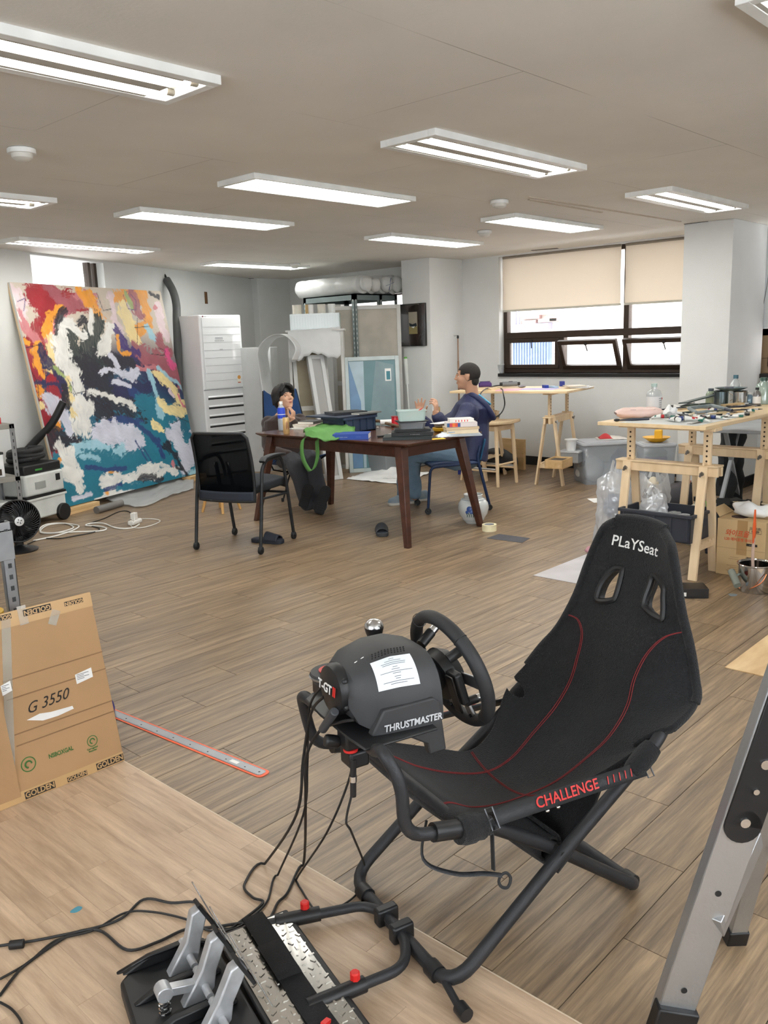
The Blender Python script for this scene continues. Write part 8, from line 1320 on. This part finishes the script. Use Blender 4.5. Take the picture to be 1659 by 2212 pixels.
limb(sw, [SL, EL, EL*.12+WL*.88], [.068, .062, .044]); limb(sw, [SR, ER, ER*.2+WR*.8], [.068, .062, .044]); sw.ell(SL, .075).ell(SR, .075)
sw.xf(lambda q: q+V((noise.noise(q*14), noise.noise(q*14+V((5, 0, 0))), noise.noise(q*14+V((0, 5, 0)))))*.008); remesh(sw.build('sweater', SWT, p1, world=True), .008, 2)
TRS = M('charcoal_trousers', (58, 60, 66), .85, var=.1, bump=.3, bs=180); tr1 = MB(); limb(tr1, [HPL, KL, AL_], [.10, .082, .068]); limb(tr1, [HPR, KR_, AR_], [.10, .082, .068]); tr1.ell(Pv, (.18, .15, .11))
tr1.xf(lambda q: q+V((noise.noise(q*11), noise.noise(q*11+V((5, 0, 0))), noise.noise(q*16+V((0, 5, 0)))))*.014); remesh(tr1.build('trousers', TRS, p1, world=True), .008, 2)
SHB_ = M('shoe_black', (24, 25, 27), .7, bump=.3, bs=120)
sd1 = (CAMP-D(665, 1075, 7.4)).normalized(); shoe(p1, D(654, 1096, 7.44), D(668, 1046, 7.40), sd1+V((0, 0, -.1)), SHB_, SHB_, w_=.052, tread=True); shoe(p1, D(688, 1110, 7.40), D(706, 1050, 7.36), sd1+V((0, 0, -.1)), SHB_, SHB_, w_=.052, tread=True)
# ---------------------------------------------------------------- the speaker in navy
H2_ = D(1010, 814, 7.38); f2_ = (-RI*.97+FW*.22+V((0, 0, .02))).normalized(); Pv2 = D(1000, 988, 7.50); Ch2 = D(1016, 908, 7.52); Nk2 = D(1022, 862, 7.44); SN2, SF2 = D(1012, 892, 7.26), D(1002, 886, 7.66)
p2 = thing('person', 'person in navy hooded jacket gesturing with both raised hands at the table', 'person', (Pv2.x, Pv2.y, 0)); a2 = (SF2-SN2).normalized(); d2 = a2.cross((Nk2-Pv2).normalized()).normalized()
EN, WN = D(972, 938, 7.12), D(941, 896, 7.02); EF, WF = D(940, 935, 7.58), D(905, 899, 7.46)
HN, HF = D(985, 992, 7.36), D(988, 988, 7.64); KN_, KF = D(895, 984, 7.50), D(892, 982, 7.78); AN, AF = D(896, 1072, 7.64), D(872, 1076, 7.80)
def secs2(sc_): return [(Pv2, a2*(.165+sc_), d2*(.12+sc_)), (Pv2*.7+Ch2*.3, a2*(.155+sc_), d2*(.115+sc_)), (Ch2, a2*(.175+sc_), d2*(.122+sc_)), (Ch2*.35+Nk2*.65, a2*(.165+sc_), d2*(.105+sc_)), (Nk2*.95+Ch2*.05, a2*(.09+sc_*.6), d2*(.075+sc_*.6)), (Nk2+V((0, 0, .03)), a2*(.058+sc_*.5), d2*(.058+sc_*.5))]
mb = torso(MB(), secs2(0)); mb.tube([Nk2-V((0, 0, .02)), H2_-f2_*.025-V((0, 0, .05))], .056, 14); R2 = head(mb, H2_, f2_, V((0, 0, 1))-f2_*.05)
limb(mb, [SN2, EN, WN], [.048, .042, .028]); limb(mb, [SF2, EF, WF], [.048, .042, .028]); limb(mb, [HN, KN_, AN], [.078, .058, .036]); limb(mb, [HF, KF, AF], [.078, .058, .036])
hand(mb, WN, V((0, 0, 1))+RI*.12, RI*.85-FW*.45, (.45, .55, .65, .75), 1, .10); hand(mb, WF, V((0, 0, 1))+RI*.10, FW*.9+RI*.1, (.06, .1, .12, .14), -1, .20)
body2 = remesh(mb.build('body', SKIN[1], p2, world=True), .0055, 2); face_parts(body2, H2_, R2, 0)
hc = MB(); th, ph_ = 22, 36
def cap(u, v):
    a = 2*math.pi*u; t = math.pi*.5*v; p = V((.0785*math.sin(t)*math.cos(a), -.012+.0975*math.sin(t)*math.sin(a), .034+.0905*math.cos(t))); return H2_+R2 @ p
hc.grid(cap, 36, 20); hc.f = [q for q in hc.f if True]
hc2 = MB().ell(H2_+R2 @ V((0, -.014, .030)), (.0775, .0965, .0905), R2, 40, 30); LR = R2.transposed()
hc2.f = [q for q in hc2.f if (lambda p: (p.z > .062 or p.y < -.005 or (p.y < .05 and p.z > .02)) and p.z > -.075 and not (abs(p.x) > .06 and abs(p.y+.008) < .022 and p.z < .03))(LR @ (sum((hc2.v[i] for i in q), V((0, 0, 0)))/len(q)-H2_))]
hc2.ell(H2_+R2 @ V((0, -.045, -.03)), (.058, .052, .06), R2, 20, 14); hc2.build('hair', M('buzz_cut', (38, 33, 30), .8, var=.25, vs=160, bump=.6, bs=400), p2, world=True, solid=.004)
JKT = M('navy_jacket', (32, 40, 78), .55, var=.12, bump=.3, bs=120); jk = torso(MB(), [(c+f2_*(-.03 if i < 2 else 0), a*(1.22 if i < 2 else 1.14), d*(1.35 if i < 2 else 1.2)) for i, (c, a, d) in enumerate(secs2(.016)[:-1])]+[(Nk2+V((0, 0, .025)), a2*.078, d2*.082)])
limb(jk, [SN2, EN, EN*.14+WN*.86], [.082, .070, .05]); limb(jk, [SF2, EF, EF*.14+WF*.86], [.082, .070, .05]); jk.ell(SN2, .09).ell(SF2, .09)
jk.xf(lambda q: q+V((noise.noise(q*10), noise.noise(q*10+V((5, 0, 0))), noise.noise(q*12+V((0, 5, 0)))))*.016); remesh(jk.build('jacket', JKT, p2, world=True), .008, 2)
bk2 = -f2_; hd3 = MB(); Q = [Nk2+f2_*.06+V((0, 0, .02)), Nk2-a2*.075+f2_*.01+V((0, 0, .035)), Nk2+bk2*.09-a2*.085+V((0, 0, -.04)), Nk2+bk2*.165-a2*.04+V((0, 0, -.15)), Nk2+bk2*.165+a2*.04+V((0, 0, -.15)), Nk2+bk2*.09+a2*.085+V((0, 0, -.04)), Nk2+a2*.075+f2_*.01+V((0, 0, .035))]
hd3.tube(crv(Q, 6, True), .026, 10, closed=True); hd3.ell(Nk2+bk2*.10+V((0, 0, -.135)), (.075, .075, .085)); remesh(hd3.build('hood', JKT, p2, world=True), .008, 3)
hl2 = MB().grid(lambda u, v: Nk2+bk2*(.045+.105*v)+a2*(-.062+.124*u)*(1-.35*v)+V((0, 0, .042-.085*v-.01*math.sin(math.pi*u))), 8, 8); hl2.build('hood_lining', M('lining_sky', (96, 172, 206), .7), p2, world=True, solid=.012)
JN = M('faded_jeans', (92, 116, 136), .85, rgb2=(116, 142, 164), vs=8, bump=.3, bs=160); tr2 = MB(); limb(tr2, [HN, KN_, AN+V((0, 0, .03))], [.10, .085, .062]); limb(tr2, [HF, KF, AF+V((0, 0, .03))], [.10, .085, .062]); tr2.ell(Pv2, (.18, .17, .11)); tr2.xf(lambda q: q+V((noise.noise(q*11), noise.noise(q*11+V((5, 0, 0))), noise.noise(q*16+V((0, 5, 0)))))*.012); remesh(tr2.build('jeans', JN, p2, world=True), .008, 2)
SNK = M('sneaker_bluegrey', (112, 134, 150), .7, rgb2=(146, 154, 156), vs=18); SOL = M('sneaker_sole', (206, 204, 196), .6); shoe(p2, G(893, 1086), G(838, 1092), (0, 0, -1), SNK, SOL); e2 = G(925, 1080); shoe(p2, e2, e2+(G(838, 1092)-G(893, 1086)).normalized()*.28, (0, 0, -1), SNK, SOL)
